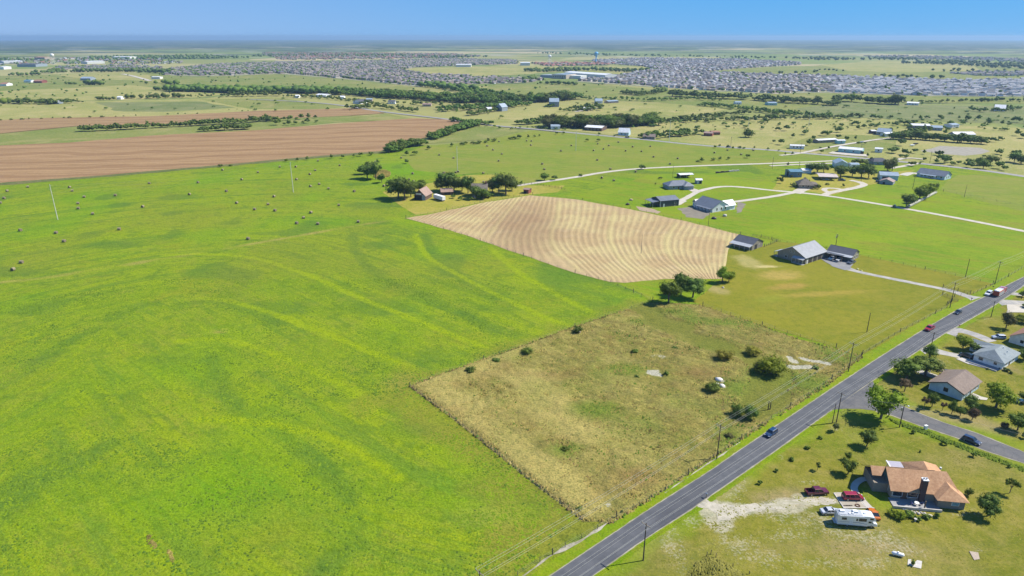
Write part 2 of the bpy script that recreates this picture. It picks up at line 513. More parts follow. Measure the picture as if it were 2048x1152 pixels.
def asphalt(name, a, b, crack=0.0, lanes=False):
    t = NT(name)
    n1 = t.noise(0.25, 4, 0.7); n2 = t.noise(6.0, 3, 0.8)
    c = t.mix(t.ramp(n1, 0.35, 0.65), a, b)
    c = t.mix(t.math('MULTIPLY', n2, 0.35), c, t.mix(1.0, c, (0.6, 0.6, 0.6, 1), 'MULTIPLY'))
    if lanes:
        w = t.math('ADD', t.math('MULTIPLY', t.math('COSINE', t.math('MULTIPLY', t.math('SUBTRACT', t.attr('across'), .12), 2 * math.pi * 4)), 0.5), 0.5)
        c = t.mix(t.math('MULTIPLY', w, 0.30), c, t.mix(1.0, c, (0.72, 0.72, 0.74, 1), 'MULTIPLY'))
        pt_ = t.noise(0.045, 2, .5, vec=t.map((0.25, 1, 1), rz=-0.70)); c = t.mix(t.math('MULTIPLY', t.ramp(pt_, .56, .60), .35), c, (0.045, 0.046, 0.052))
    if crack:
        vo = t.n('ShaderNodeTexVoronoi', feature='DISTANCE_TO_EDGE'); vo.inputs['Scale'].default_value = 0.35; t.l(t.P(), vo.inputs['Vector'])
        c = t.mix(t.math('MULTIPLY', t.ramp(vo.outputs['Distance'], 0.03, 0.0), crack), c, (0.03, 0.03, 0.03))
    t.bump(n2, 0.3, 0.02)
    return t.fin(c, 0.85, 0.25)
def road_track(t, c):
    return c
M_ROAD = asphalt('asphalt', (0.084, 0.087, 0.094), (0.110, 0.112, 0.118), lanes=True)
M_ROAD2 = asphalt('worn_asphalt', (0.100, 0.100, 0.103), (0.135, 0.130, 0.124), 0.35)
M_RFAR = asphalt('pale_asphalt', (0.24, 0.23, 0.22), (0.29, 0.275, 0.25))
M_TRACK = asphalt('caliche_track', (0.42, 0.38, 0.30), (0.50, 0.45, 0.37))
M_GRAVEL = asphalt('grey_gravel', (0.27, 0.26, 0.24), (0.40, 0.37, 0.32))
M_GRAVEL2 = asphalt('dark_gravel', (0.19, 0.19, 0.19), (0.24, 0.235, 0.225))
M_CONC = asphalt('pale_concrete', (0.42, 0.39, 0.33), (0.50, 0.46, 0.40))
M_SHOULDER = asphalt('chalky_shoulder', (0.22, 0.20, 0.13), (0.34, 0.31, 0.22))

# ---- far land: patchwork of small fields, then dark woodland specks towards the horizon
def base_land():
    t = NT('far_land')
    v = t.map((1, 1, 1), rz=0.25)
    vo = t.n('ShaderNodeTexVoronoi'); vo.inputs['Scale'].default_value = 0.0016; vo.distance = 'CHEBYCHEV'; t.l(v, vo.inputs['Vector'])
    sep = t.n('ShaderNodeSeparateColor'); t.l(vo.outputs['Color'], sep.inputs[0])
    cr = t.n('ShaderNodeValToRGB'); cr.color_ramp.interpolation = 'CONSTANT'
    els = [(0.0, (0.14, 0.18, 0.045)), (0.25, (0.20, 0.22, 0.06)), (0.45, (0.30, 0.28, 0.11)), (0.62, (0.16, 0.21, 0.045)), (0.8, (0.26, 0.25, 0.08)), (0.93, (0.38, 0.32, 0.17))]
    cr.color_ramp.elements[0].color = (*els[0][1], 1)
    cr.color_ramp.elements[1].position = els[1][0]; cr.color_ramp.elements[1].color = (*els[1][1], 1)
    for p, c_ in els[2:]:
        e = cr.color_ramp.elements.new(p); e.color = (*c_, 1)
    t.l(sep.outputs[0], cr.inputs[0])
    c = cr.outputs[0]
    n1 = t.noise(0.006, 5, 0.65, vec=t.map((0.45, 1, 1), rz=0.1)); n2 = t.noise(0.04, 4, 0.7)
    c = t.mix(t.math('MULTIPLY', t.ramp(n1, 0.4, 0.7), 0.45), c, (0.20, 0.18, 0.07))
    # woodland: by ~3.5 km it takes over
    ln = t.n('ShaderNodeVectorMath', operation='LENGTH'); t.l(t.P(), ln.inputs[0])
    far = t.ramp(ln.outputs['Value'], 3500, 9000)
    wl = t.noise(0.0022, 6, 0.72, vec=t.map((0.35, 1, 1), rz=0.05))
    wf = t.ramp(t.math('ADD', wl, t.math('MULTIPLY', far, 0.16)), 0.56, 0.62)
    c = t.mix(t.math('MULTIPLY', wf, 0.9), c, (0.030, 0.050, 0.020))
    c = t.mix(t.math('MULTIPLY', t.ramp(n2, 0.6, 0.75), 0.5), c, (0.05, 0.075, 0.024))
    # roofs and bare lots as pale specks among the far woods
    vo2 = t.n('ShaderNodeTexVoronoi'); vo2.inputs['Scale'].default_value = 0.010; t.l(t.map((0.6, 1, 1), rz=0.2), vo2.inputs['Vector'])
    s2 = t.n('ShaderNodeSeparateColor'); t.l(vo2.outputs['Color'], s2.inputs[0])
    rf = t.math('MULTIPLY', t.math('GREATER_THAN', s2.outputs[1], 0.93), t.ramp(ln.outputs['Value'], 3000, 4500))
    c = t.mix(t.math('MULTIPLY', rf, 0.55), c, (0.36, 0.34, 0.32))
    return t.fin(c, 0.95, 0.1)
M_BASE = base_land()
gm = MB()
rs = [0, 60, 400, 1500, 5000, 12000, 26000]
nseg = 64
vs = [(0, 0, 0)]; fs = []
for r in rs[1:]:
    vs += [(r * math.cos(2 * math.pi * i / nseg), r * math.sin(2 * math.pi * i / nseg), 0) for i in range(nseg)]
for i in range(nseg): fs.append((0, 1 + i, 1 + (i + 1) % nseg))
for k in range(len(rs) - 2):
    for i in range(nseg):
        j = (i + 1) % nseg; a = 1 + k * nseg; b = a + nseg
        fs.append((a + i, b + i, b + j, a + j))
me = bpy.data.meshes.new('ground'); me.from_pydata(vs, [], fs); me.materials.append(M_BASE)
tag(link_mesh('ground', me), kind='structure')

# ---- far and middle fields (photograph-traced outlines laid on the ground)
zf = [0.02]
def field(poly_px, mat, name='field', amp=1.2, step=25, **kw):
    zf[0] += 0.012
    return sheet(name, jitter(px(poly_px), step, amp, seed=zf[0]), zf[0], mat, **kw)
field([(-900, 230), (-900, 165), (0, 152), (130, 148), (260, 142), (330, 152), (380, 172), (320, 182), (250, 190), (0, 200)], M_PAST)
field([(0, 182), (150, 176), (260, 170), (340, 178), (470, 186), (400, 195), (250, 200), (0, 204), (-600, 215), (-600, 195)], M_PALE)
field([(110, 150), (260, 142), (330, 158), (340, 165), (250, 160), (170, 158)], M_PALE)
field([(330, 152), (545, 147), (700, 158), (830, 176), (800, 184), (600, 181), (480, 180), (380, 180), (320, 170)], M_PAST)
field([(-700, 262), (-700, 225), (0, 208), (200, 202), (420, 197), (540, 194), (650, 206), (735, 217), (560, 223), (300, 234), (60, 238), (0, 243)], M_PALE)
field([(190, 205), (400, 203), (470, 215), (330, 224), (230, 222)], M_DULL, amp=5)
field([(400, 199), (560, 196), (690, 214), (640, 219), (500, 218)], M_PAST)
field([(800, 136), (1000, 132), (1150, 130), (1150, 140), (1060, 148), (960, 153), (870, 150), (820, 143)], M_PALE)
field([(1220, 131), (1290, 133), (1300, 140), (1240, 149), (1200, 146), (1150, 140)], M_PALE)
field([(980, 170), (1140, 164), (1300, 178), (1450, 186), (1540, 192), (1480, 200), (1330, 205), (1180, 200), (1060, 196), (960, 188)], M_PAST)
field([(1480, 137), (1620, 132), (1750, 122), (1850, 124), (1960, 130), (2100, 140), (2100, 162), (1880, 160), (1700, 152), (1560, 150), (1400, 145)], M_PAST)
field([(1640, 130), (1760, 121), (1850, 123), (1950, 132), (1960, 141), (1820, 145), (1700, 142)], M_PALE)
field([(1030, 220), (1180, 203), (1260, 205), (1420, 214), (1330, 230), (1160, 246), (1060, 244), (960, 246), (1000, 232)], M_PALE)
field([(1180, 205), (1360, 208), (1480, 214), (1420, 226), (1340, 232), (1240, 222)], M_PALE)
field([(1280, 200), (1560, 196), (1700, 206), (1600, 224), (1450, 218), (1330, 206)], M_PAST)
field([(1590, 218), (1680, 205), (1860, 210), (2100, 214), (2100, 250), (1900, 244), (1740, 236), (1640, 232)], M_DULL)
field([(1500, 186), (1700, 188), (1860, 194), (2100, 196), (2100, 208), (1860, 206), (1700, 202)], M_PAST)
field([(1040, 250), (1200, 256), (1420, 236), (1740, 236), (1860, 248), (2150, 262), (2150, 372), (1960, 341), (1850, 328), (1720, 317), (1540, 301), (1400, 290), (1200, 268)], M_PALE, amp=4)
field([(1650, 268), (1800, 272), (1790, 300), (1700, 312), (1600, 300), (1560, 296), (1600, 280)], M_PAST, amp=4)
field([(1800, 286), (1980, 292), (1960, 310), (1880, 325), (1790, 315)], M_PALE)
field([(1880, 292), (1960, 296), (1980, 303), (1930, 312), (1880, 308), (1840, 302)], asphalt('bare_ground', (0.24, 0.22, 0.17), (0.31, 0.28, 0.22)), amp=4, name='bare_ground')
field([(-600, 300), (-600, 262), (0, 268), (150, 254), (400, 247), (640, 231), (740, 233), (770, 227), (830, 238), (680, 245), (500, 262), (300, 272), (140, 287), (0, 292)], M_PAST)
field([(930, 247), (965, 252), (1050, 262), (960, 280), (830, 290), (800, 300), (780, 304), (800, 293), (860, 276)], M_PAST, amp=3)

# the big bright meadow: a grid so that its mowing pattern follows the photograph
cell = 3.0
def grid_field(name, x0, x1, y0, y1, cell, z, mat, attrs, poly=None, zfun=None, kind='structure'):
    nx, ny = int((x1 - x0) / cell), int((y1 - y0) / cell)
    gx, gy = np.meshgrid(x0 + np.arange(nx + 1) * cell, y0 + np.arange(ny + 1) * cell, indexing='ij')
    idx = np.arange((nx + 1) * (ny + 1)).reshape(nx + 1, ny + 1)
    F = np.stack([idx[:-1, :-1], idx[1:, :-1], idx[1:, 1:], idx[:-1, 1:]], -1).reshape(-1, 4)
    X, Y = gx.ravel(), gy.ravel()
    if poly is not None:
        cx = X[F].mean(1); cy = Y[F].mean(1)
        F = F[inside(poly, cx, cy)]
        used = np.unique(F); mp = np.full(len(X), -1); mp[used] = np.arange(len(used))
        F = mp[F]; X = X[used]; Y = Y[used]
    at = {k: fn(X, Y) for k, fn in attrs.items()}
    Z = np.full(X.shape, z) if zfun is None else z + zfun(X, Y, at)
    me = np_mesh(name, np.stack([X, Y, Z], 1), F, mat, at)
    return tag(link_mesh(name, me), kind=kind)
def band(lines, w, soft=1.0, raw=False):
    W = [smooth_line(px(l), 2) for l in lines]
    def fn(X, Y):
        if raw:
            r = np.full(X.shape, 60.0)
            for l in W: r = np.minimum(r, pdist(l, X, Y)[0])
            return r
        r = np.zeros(X.shape)
        wob = (vnoise(X, Y, 9, 3) - .5) * w * 1.2
        for l in W:
            d, _ = pdist(l, X, Y)
            r = np.maximum(r, np.clip(1.0 - (d + wob) / w, 0, 1) ** soft)
        return r
    return fn
STRIPES = [[(330, 512), (400, 509), (512, 515), (616, 551), (714, 596), (804, 630), (894, 668), (980, 700)],
           [(831, 470), (849, 515), (908, 547), (984, 587), (1051, 619), (1119, 650), (1146, 655)],
           [(980, 497), (1029, 542), (1083, 574), (1141, 605), (1186, 628)],
           [(400, 598), (458, 603), (557, 632), (634, 664), (714, 695), (782, 722), (827, 740)],
           [(355, 685), (427, 678), (495, 691), (581, 722), (649, 756), (697, 780), (760, 830)],
           [(393, 841), (513, 844), (649, 875), (697, 892), (800, 960)]]
WEEDL = [[(705, 470), (710, 511), (759, 556), (849, 592), (939, 637), (997, 668)], [(360, 612), (430, 600), (510, 625), (560, 650)],
         [(220, 640), (290, 612), (310, 608)], [(130, 690), (190, 660)], [(60, 730), (110, 708)], [(100, 960), (170, 925), (220, 890)], [(420, 720), (450, 780), (470, 820)],
         [(600, 905), (640, 930), (700, 1000)], [(850, 470), (870, 520), (930, 560), (1010, 600)], [(690, 1110), (640, 1150)]]
b_st = band(STRIPES, 0, 0, True); b_wd = band(WEEDL, 0, 0, True)
b_br = band([[(-200, 600), (0, 566), (80, 560), (190, 541), (270, 529), (330, 518), (400, 508), (560, 480), (700, 455), (815, 437)]], 2.6, 1.0)
edge1 = band([[(818, 776), (900, 838), (1000, 918), (1080, 985), (1150, 1040)]], 17.0, 0.55)
edge2 = band([[(818, 776), (930, 738), (1030, 700), (1150, 655), (1300, 605)]], 7.0, 0.8)
edge3 = band([[(1150, 1045), (1080, 1100), (1000, 1150), (900, 1220)]], 11.0, 0.7)
FLOW = smooth_line(px([(-500, 760), (-200, 640), (0, 583), (200, 540), (330, 520), (430, 514), (512, 519), (616, 553), (714, 596), (804, 632), (894, 670), (980, 704), (1100, 750)]), 2)
_fc = {}
def flow(X, Y):
    if 'k' in _fc: return _fc['k']
    best = np.full(X.shape, 1e9); sg = np.zeros(X.shape); al = np.zeros(X.shape); L0 = 0
    for (x0, y0), (x1, y1) in zip(FLOW[:-1], FLOW[1:]):
        dx, dy = x1 - x0, y1 - y0; L = math.hypot(dx, dy); tt = ((X - x0) * dx + (Y - y0) * dy) / (L * L); tc = np.clip(tt, 0, 1)
        d = np.hypot(X - x0 - tc * dx, Y - y0 - tc * dy); s = np.sign(dx * (Y - y0) - dy * (X - x0)); m = d < best
        best = np.where(m, d, best); sg = np.where(m, s, sg); al = np.where(m, L0 + tc * L, al); L0 += L
    _fc['k'] = (best * sg, al); return _fc['k']
meadow_attrs = {
    'stripe': b_st,
    'weed': lambda X, Y: np.minimum(b_wd(X, Y), 12 - 14 * np.clip(vnoise(X, Y, 24, 5) - .5, 0, 1) * 2),
    'brown': lambda X, Y: np.clip(b_br(X, Y) * np.clip(vnoise(X, Y, 14, 8) * 2.4 - .55, 0.15, 1) + blob(X, Y, 440, 665, 3, 2) + 0.35 * blob(X, Y, 975, 1035, 8, 5) + .3 * blob(X, Y, 795, 765, 8, 6), 0, 1),
    'mown': lambda X, Y: np.clip(edge1(X, Y) + edge2(X, Y) + edge3(X, Y) * .8 + np.clip(vnoise(X, Y, 40, 9) - .62, 0, 1) * 1.1, 0, 1),
    'flow': lambda X, Y: flow(X, Y)[0], 'along': lambda X, Y: flow(X, Y)[1],
    'lush': lambda X, Y: np.clip(vnoise(X, Y, 34, 21) - .55, 0, 1) * 2.0 + .7 * blob(X, Y, 800, 350, 30, 60) + .6 * blob(X, Y, 520, 1000, 34, 22),
}
grid_field('meadow', -560, 620, 55, 800, 2.0, 0.5, M_MEADOW, meadow_attrs,
           poly=px([(-1500, 1700), (-1500, 400), (-400, 378), (0, 360), (250, 345), (570, 318), (790, 296), (960, 285), (1060, 263), (1210, 269), (1400, 289), (1560, 303), (1720, 318), (1960, 342), (2200, 372), (2500, 450), (2500, 500), (2048, 564), (1150, 1160), (900, 1700)]))
zf[0] = 0.52
def sheet_px(name, poly_px, mat, amp=0.5, step=6, dz=0.004, **kw):
    zf[0] += dz
    return sheet(name, jitter(px(poly_px), step, amp, seed=zf[0] * 13), zf[0], mat, **kw)
# hay pasture between hedge and county road
sheet_px('field', [(800, 307), (860, 292), (960, 283), (1062, 262), (1200, 271), (1400, 291), (1560, 306), (1700, 319), (1850, 330), (1835, 333), (1640, 324), (1530, 329), (1400, 332), (1280, 339), (1150, 357), (1035, 373), (1000, 352), (960, 346), (900, 352), (830, 342)], M_HAYF, amp=2, step=15)
# bright fields east of it
sheet_px('field', [(1100, 395), (1160, 385), (1235, 372), (1300, 350), (1500, 345), (1560, 372), (1700, 392), (1870, 425), (2150, 490), (2150, 548), (1990, 572), (1720, 510), (1600, 482), (1500, 470), (1380, 446), (1260, 419), (1180, 402)], M_GREEN, amp=1.0)
sheet_px('field', [(1915, 352), (1960, 350), (2150, 372), (2150, 450), (2048, 425), (1940, 398), (1880, 380), (1890, 368)], M_HAYF, amp=2)
sheet_px('field', [(1660, 392), (1745, 372), (1830, 382), (1900, 400), (2150, 440), (2150, 478), (2048, 462), (1880, 432)], M_GREEN, amp=0.6)
sheet_px('field', [(1440, 381), (1480, 373), (1545, 381), (1600, 382), (1560, 391), (1500, 399), (1460, 402)], M_GREEN)
M_FARM = grass_mat('farmyard_grass', (0.260, 0.250, 0.030), (0.310, 0.270, 0.045), (0.36, 0.28, 0.07), 0.6, patch=0.3, fine=0.35)
sheet_px('yard', [(765, 385), (840, 372), (930, 352), (985, 350), (1035, 372), (1130, 372), (1115, 386), (1060, 391), (960, 407), (870, 427), (832, 431), (800, 412)], M_FARM)
sheet_px('yard', [(1560, 352), (1640, 335), (1750, 345), (1830, 342), (1760, 368), (1735, 372), (1660, 392), (1600, 381), (1545, 381)], M_FARM)
sheet_px('bare_ground', [(1355, 418), (1400, 412), (1420, 428), (1405, 440), (1372, 436)], asphalt('soil', (0.17, 0.15, 0.11), (0.22, 0.19, 0.14)), amp=1.2, step=3)
sheet_px('bare_ground', [(1272, 414), (1300, 418), (1322, 425), (1315, 429), (1285, 424)], asphalt('orange_soil', (0.30, 0.22, 0.15), (0.36, 0.27, 0.18)), amp=1, step=3)
sheet_px('bare_ground', [(1477, 405), (1492, 410), (1482, 426), (1472, 428)], MATS['soil'], amp=1, step=3)

# yard round the grey metal house
sheet_px('yard', [(1456, 503), (1470, 494), (1545, 485), (1590, 488), (1712, 510), (1830, 536), (1990, 570), (1965, 592), (1722, 714), (1600, 676), (1500, 646), (1404, 615), (1386, 606), (1442, 560)], M_YARD, amp=0.4)

# ploughed fields
def plough(name, ang, a, b):
    t = NT(name)
    v = t.map((0.10, 1, 1), rz=ang)
    wob = t.noise(0.008, 3, 0.5)
    sp = t.n('ShaderNodeSeparateXYZ'); t.l(t.map((1, 1, 1), rz=ang), sp.inputs[0])
    w = t.math('ADD', t.math('MULTIPLY', sp.outputs[1], 0.55), t.math('MULTIPLY', wob, 42.0))
    s = t.math('ADD', t.math('MULTIPLY', t.math('SINE', w), 0.5), 0.5)
    w2 = t.math('ADD', t.math('MULTIPLY', sp.outputs[1], 0.155), t.math('MULTIPLY', wob, 12.0))
    s2 = t.math('ADD', t.math('MULTIPLY', t.math('SINE', w2), 0.5), 0.5)
    n = t.noise(0.12, 5, 0.75, vec=v)
    n3 = t.noise(0.9, 3, 0.8)
    c = t.mix(t.ramp(n, 0.35, 0.65), a, b)
    c = t.mix(t.math('MULTIPLY', s, 0.30), c, (0.38, 0.26, 0.145))
    c = t.mix(t.math('MULTIPLY', t.ramp(s2, 0.6, 1.0), 0.35), c, (0.15, 0.075, 0.036))
    c = t.mix(t.math('MULTIPLY', t.ramp(n3, 0.6, 0.4), 0.3), c, (0.12, 0.07, 0.035))
    t.bump(n3, 0.6, 0.3)
    return t.fin(c, 0.95, 0.05)
M_PL1 = plough('ploughed_soil', -0.16, (0.320, 0.205, 0.098), (0.235, 0.145, 0.070))
M_PL2 = plough('ploughed_soil_far', -0.2, (0.290, 0.195, 0.090), (0.24, 0.155, 0.072))
M_WEEDY = grass_mat('weedy_strip', (0.10, 0.13, 0.03), (0.15, 0.15, 0.05), (0.2, 0.17, 0.08), 0.8, patch=0.2, fine=0.7, flecks=0.6)
sheet_px('ditch', [(-500, 402), (0, 372), (250, 352), (430, 336), (570, 323), (700, 312), (800, 304), (800, 297), (700, 305), (0, 364), (-500, 392)], M_WEEDY, amp=1.5, step=8)
sheet_px('field', [(-600, 398), (-600, 325), (0, 292), (140, 286), (300, 272), (500, 262), (700, 246), (830, 237), (905, 240), (945, 247), (918, 256), (870, 270), (800, 291), (762, 303), (700, 308), (570, 319), (430, 332), (250, 348), (0, 367)], M_PL1, amp=1.2, step=15)
sheet_px('field', [(-600, 290), (-600, 262), (0, 241), (60, 237), (300, 233), (520, 222), (640, 219), (720, 216), (770, 227), (700, 232), (560, 238), (430, 246), (300, 250), (150, 253), (0, 268)], M_PL2, amp=2, step=20)

# the tan stubble field with its curving rows
GUIDES = [[(870, 405), (845, 425), (800, 450)], [(965, 400), (915, 428), (860, 462)], [(1045, 385), (1010, 430), (985, 462), (975, 478), (972, 500)],
          [(1118, 392), (1116, 440), (1103, 462), (1102, 484), (1116, 507), (1143, 526), (1180, 560)],
          [(1233, 405), (1228, 430), (1222, 454), (1218, 476), (1228, 501), (1246, 529), (1266, 543), (1300, 575)],
          [(1362, 430), (1352, 451), (1335, 473), (1331, 496), (1343, 520), (1371, 543), (1393, 556), (1430, 580)],
          [(1462, 460), (1456, 490), (1450, 520), (1442, 560)], [(1530, 470), (1530, 520), (1520, 580)]]
GW = [smooth_line(px(g), 2) for g in GUIDES]
def row_u(X, Y):
    ds = [pdist(g, X, Y) for g in GW]
    out = np.zeros(X.shape)
    for i in range(len(GW) - 1):
        d0, s0 = ds[i]; d1, s1 = ds[i + 1]
        m = (s0 > 0) & (s1 <= 0)
        out = np.where(m, i + d0 / (d0 + d1 + 1e-6), out)
    m = ds[0][1] <= 0
    out = np.where(m, -ds[0][0] / 40, out)
    return out
def stub():
    t = NT('hay_stubble')
    u = t.attr('row')
    n = t.noise(0.08, 4, 0.7); nf = t.noise(1.2, 4, 0.8); n2 = t.noise(0.03, 3, 0.6)
    ph = t.math('ADD', t.math('MULTIPLY', u, 2 * math.pi * 9), t.math('ADD', t.math('MULTIPLY', nf, 2.2), t.math('MULTIPLY', t.noise(.06, 3, .6), 2.5)))
    s = t.math('MULTIPLY', t.math('ADD', t.math('MULTIPLY', t.math('SINE', ph), 0.5), 0.5), t.math('ADD', t.ramp(n, .3, .65), .45))
    c = t.mix(t.ramp(n2, 0.4, 0.6), (0.430, 0.345, 0.165), (0.370, 0.270, 0.135))
    c = t.mix(t.math('MULTIPLY', t.ramp(s, 0.55, 0.95), 0.40), c, (0.245, 0.175, 0.092))
    c = t.mix(t.math('MULTIPLY', t.ramp(n, 0.5, 0.75), 0.4), c, (0.46, 0.36, 0.22))
    fr = t.math('ABSOLUTE', t.math('SUBTRACT', t.math('FRACT', t.math('ADD', u, 0.5)), 0.5))
    c = t.mix(t.math('MULTIPLY', t.ramp(fr, 0.08, 0.01), 0.34), c, (0.46, 0.41, 0.17))
    he = t.attr('head')
    c = t.mix(t.math('MULTIPLY', he, .8), c, (0.38, 0.28, 0.15))
    c = t.mix(t.math('MULTIPLY', t.ramp(nf, 0.6, 0.35), 0.3), c, (0.17, 0.12, 0.065))
    c = t.mix(t.math('MULTIPLY', t.attr('brown'), 0.6), c, (0.215, 0.135, 0.078))
    t.bump(t.math('ADD', nf, s), 0.6, 0.25)
    return t.fin(c, 0.95, 0.05)
STUB = [(812, 438), (870, 428), (960, 408), (1060, 392), (1150, 400), (1260, 420), (1380, 446), (1480, 471), (1468, 488), (1456, 502), (1452, 530), (1443, 560), (1385, 561), (1330, 560), (1250, 568), (1220, 566), (1150, 548), (1080, 524), (1000, 496), (900, 462)]
hd = band([[(812, 440), (900, 464), (1000, 498), (1080, 527), (1150, 550), (1220, 566), (1330, 560), (1443, 556)]], 11, 0.35)
hd2 = band([[(1060, 394), (1150, 402), (1260, 422), (1380, 448), (1480, 473)]], 7, 0.5)
sheet_px('field', STUB, stub(), amp=0.5, step=6, slice_step=4.0,
         attrs={'row': row_u, 'head': lambda X, Y: np.clip(hd(X, Y) + hd2(X, Y), 0, 1), 'brown': lambda X, Y: np.clip(blob(X, Y, 1050, 455, 22, 60) * 1.2, 0, 1)})
sheet_px('grass_margin', [(1250, 568), (1330, 561), (1385, 562), (1390, 575), (1345, 600), (1310, 607), (1270, 584), (1225, 568)], M_GREEN, amp=0.8, step=4)
sheet_px('grass_margin', [(1390, 606), (1404, 614), (1500, 646), (1600, 678), (1722, 714), (1690, 716), (1590, 684), (1500, 655), (1410, 628)], M_VERGE, amp=0.8, step=5)
sheet_px('grass_margin', [(1505, 478), (1540, 482), (1560, 484), (1525, 494), (1528, 486)], M_GREEN, amp=0.5, step=4)

# rough lot: knee-high dry grass, a real uneven surface
LOT = [(818, 776), (900, 745), (1030, 700), (1150, 655), (1240, 626), (1300, 608), (1400, 612), (1500, 646), (1600, 682), (1728, 716), (1700, 738), (1655, 775), (1560, 835), (1480, 886), (1400, 938), (1300, 1005), (1225, 1052), (1165, 1045), (1080, 980), (1000, 915), (900, 836)]
LOTW = px(LOT)
l_tan = band([[(870, 785), (960, 850), (1060, 930), (1180, 1010)], [(830, 775), (930, 745), (1040, 702)], [(1050, 760), (1100, 820), (1160, 880)]], 8, 0.6)
l_path = band([[(1275, 618), (1300, 638), (1350, 660), (1420, 688), (1490, 708)], [(1490, 708), (1530, 735), (1535, 780), (1510, 820)]], 6.2, 0.3)
l_bare = band([[(1578, 716), (1588, 726)], [(1582, 737), (1604, 738), (1620, 737)], [(1600, 718), (1612, 722)], [(1622, 724), (1640, 726), (1656, 731)], [(1300, 745), (1318, 753), (1325, 757)]], 1.7, 0.8)
lot_attrs = {
    'tan': lambda X, Y: np.clip(l_tan(X, Y) + np.clip(vnoise(X, Y, 14, 2) - .35, 0, 1) * 1.3 * np.clip(1.15 - (X - 0) / 70, 0, 1), 0, 1),
    'green': lambda X, Y: np.clip(np.clip(vnoise(X, Y, 11, 4) - .55, 0, 1) * 2.6 * np.clip((X - 0) / 70, .25, 1) + blob(X, Y, 1190, 825, 9, 6) + blob(X, Y, 1130, 905, 5, 4) + blob(X, Y, 1600, 770, 16, 9) + blob(X, Y, 1480, 650, 9, 5) + .9 * blob(X, Y, 1250, 742, 6, 5), 0, 1),
    'path': l_path,
    'bare': lambda X, Y: np.clip(l_bare(X, Y) + blob(X, Y, 1307, 748, 3.4, 3.2) + blob(X, Y, 1440, 764, 1.8, 1.8) + blob(X, Y, 1445, 776, 1.6, 1.5) + .6 * blob(X, Y, 1320, 715, 5, 3) + .7 * blob(X, Y, 1218, 1015, 2, 2), 0, 1),
    'rust': lambda X, Y: np.clip(blob(X, Y, 1275, 960, 8, 5) + blob(X, Y, 1400, 750, 8, 5) + blob(X, Y, 1230, 740, 6, 3) + np.clip(vnoise(X, Y, 8, 14) - .7, 0, 1) * 2, 0, 1),
}
def lot_z(X, Y, at):
    dE, _ = pdist(LOTW + [LOTW[0]], X, Y)
    h = 0.12 + 0.38 * vnoise(X, Y, 1.7, 1) ** 1.5 + 0.30 * vnoise(X, Y, 4.2, 2) + 0.16 * vnoise(X, Y, 0.9, 6)
    h = h * (1 - 0.85 * np.clip(at['path'] * 1.3, 0, 1)) * (1 - 0.95 * np.clip(at['bare'] * 2, 0, 1))
    return (h + 0.25 * l_tan(X, Y)) * np.clip((dE - .3) / 1.2, 0, 1)
grid_field('rough_lot', -40, 175, 120, 310, 0.7, 0.515, M_SCRUB, lot_attrs, poly=LOTW, zfun=lot_z)

# land right of the main road
RIGHT = [(1150, 1160), (1190, 1152), (1380, 1023), (1556, 900), (1752, 758), (1884, 672), (1982, 616), (2048, 572), (2300, 420), (3300, 700), (3000, 1800), (1100, 1800)]
lv = band([[(1190, 1156), (1380, 1026), (1556, 903), (1680, 815)], [(1688, 832), (1760, 834), (1839, 860), (1958, 905), (2048, 937), (2200, 990)], [(1790, 800), (1887, 842), (1950, 862), (2048, 902), (2200, 955)], [(1830, 715), (1884, 676), (1982, 620)]], 4.0, 0.5)
soil = band([[(1840, 826), (1900, 838), (1960, 850), (2010, 862)], [(1430, 985), (1470, 968)], [(1520, 1000), (1600, 992)], [(2020, 740), (2048, 750)]], 4.5, 0.8)
dr_halo = band([[(1398, 1010), (1430, 1022), (1470, 1024), (1530, 1019), (1580, 1010), (1640, 1005), (1672, 1006)], [(1425, 1030), (1440, 1050)], [(1640, 998), (1600, 1000)]], 4.0, 1.0)
lawn_attrs = {
    'halo': dr_halo,
    'bare': lambda X, Y: np.clip(sum(blob(X, Y, *b) for b in ((1475, 965, 3, 4.5), (1462, 990, 3.5, 4), (1440, 1048, 3, 2), (1340, 1085, 3, 8), (1360, 1120, 2, 5), (1470, 1085, 5, 3), (1500, 1110, 5, 3), (1530, 1125, 5, 3), (1650, 1130, 7, 2),
                                 (1560, 1035, 10, 2.2), (1630, 1045, 8, 4), (1620, 968, 5, 1.5), (1700, 1075, 8, 3), (1760, 1075, 6, 3), (1790, 1100, 7, 3), (1575, 1075, 6, 3), (1385, 1045, 3, 3), (1560, 915, 1, 4), (1920, 1030, 5, 2), (1955, 1100, 2, 2), (1880, 730, 4, 5), (1960, 640, 6, 2),
                                 (1670, 862, 3, 2), (1745, 1130, 5, 2))), 0, 1) + 0.10 + 0.18 * vnoise(X, Y, 12, 7) * (Y < 150),
    'lush': lambda X, Y: np.clip(lv(X, Y) + .9 * blob(X, Y, 1765, 1000, 6, 6) + .4 * blob(X, Y, 1700, 880, 18, 9) + .5 * blob(X, Y, 1990, 850, 10, 5), 0, 1),
    'soil': lambda X, Y: np.clip(soil(X, Y) + .4 * np.clip(vnoise(X, Y, 13, 17) - .6, 0, 1) * 2.5 + .5 * blob(X, Y, 1700, 1100, 30, 3), 0, 1),
}
grid_field('lawn', 0, 420, 40, 420, 1.6, 0.575, M_LAWN, lawn_attrs, poly=px(RIGHT))

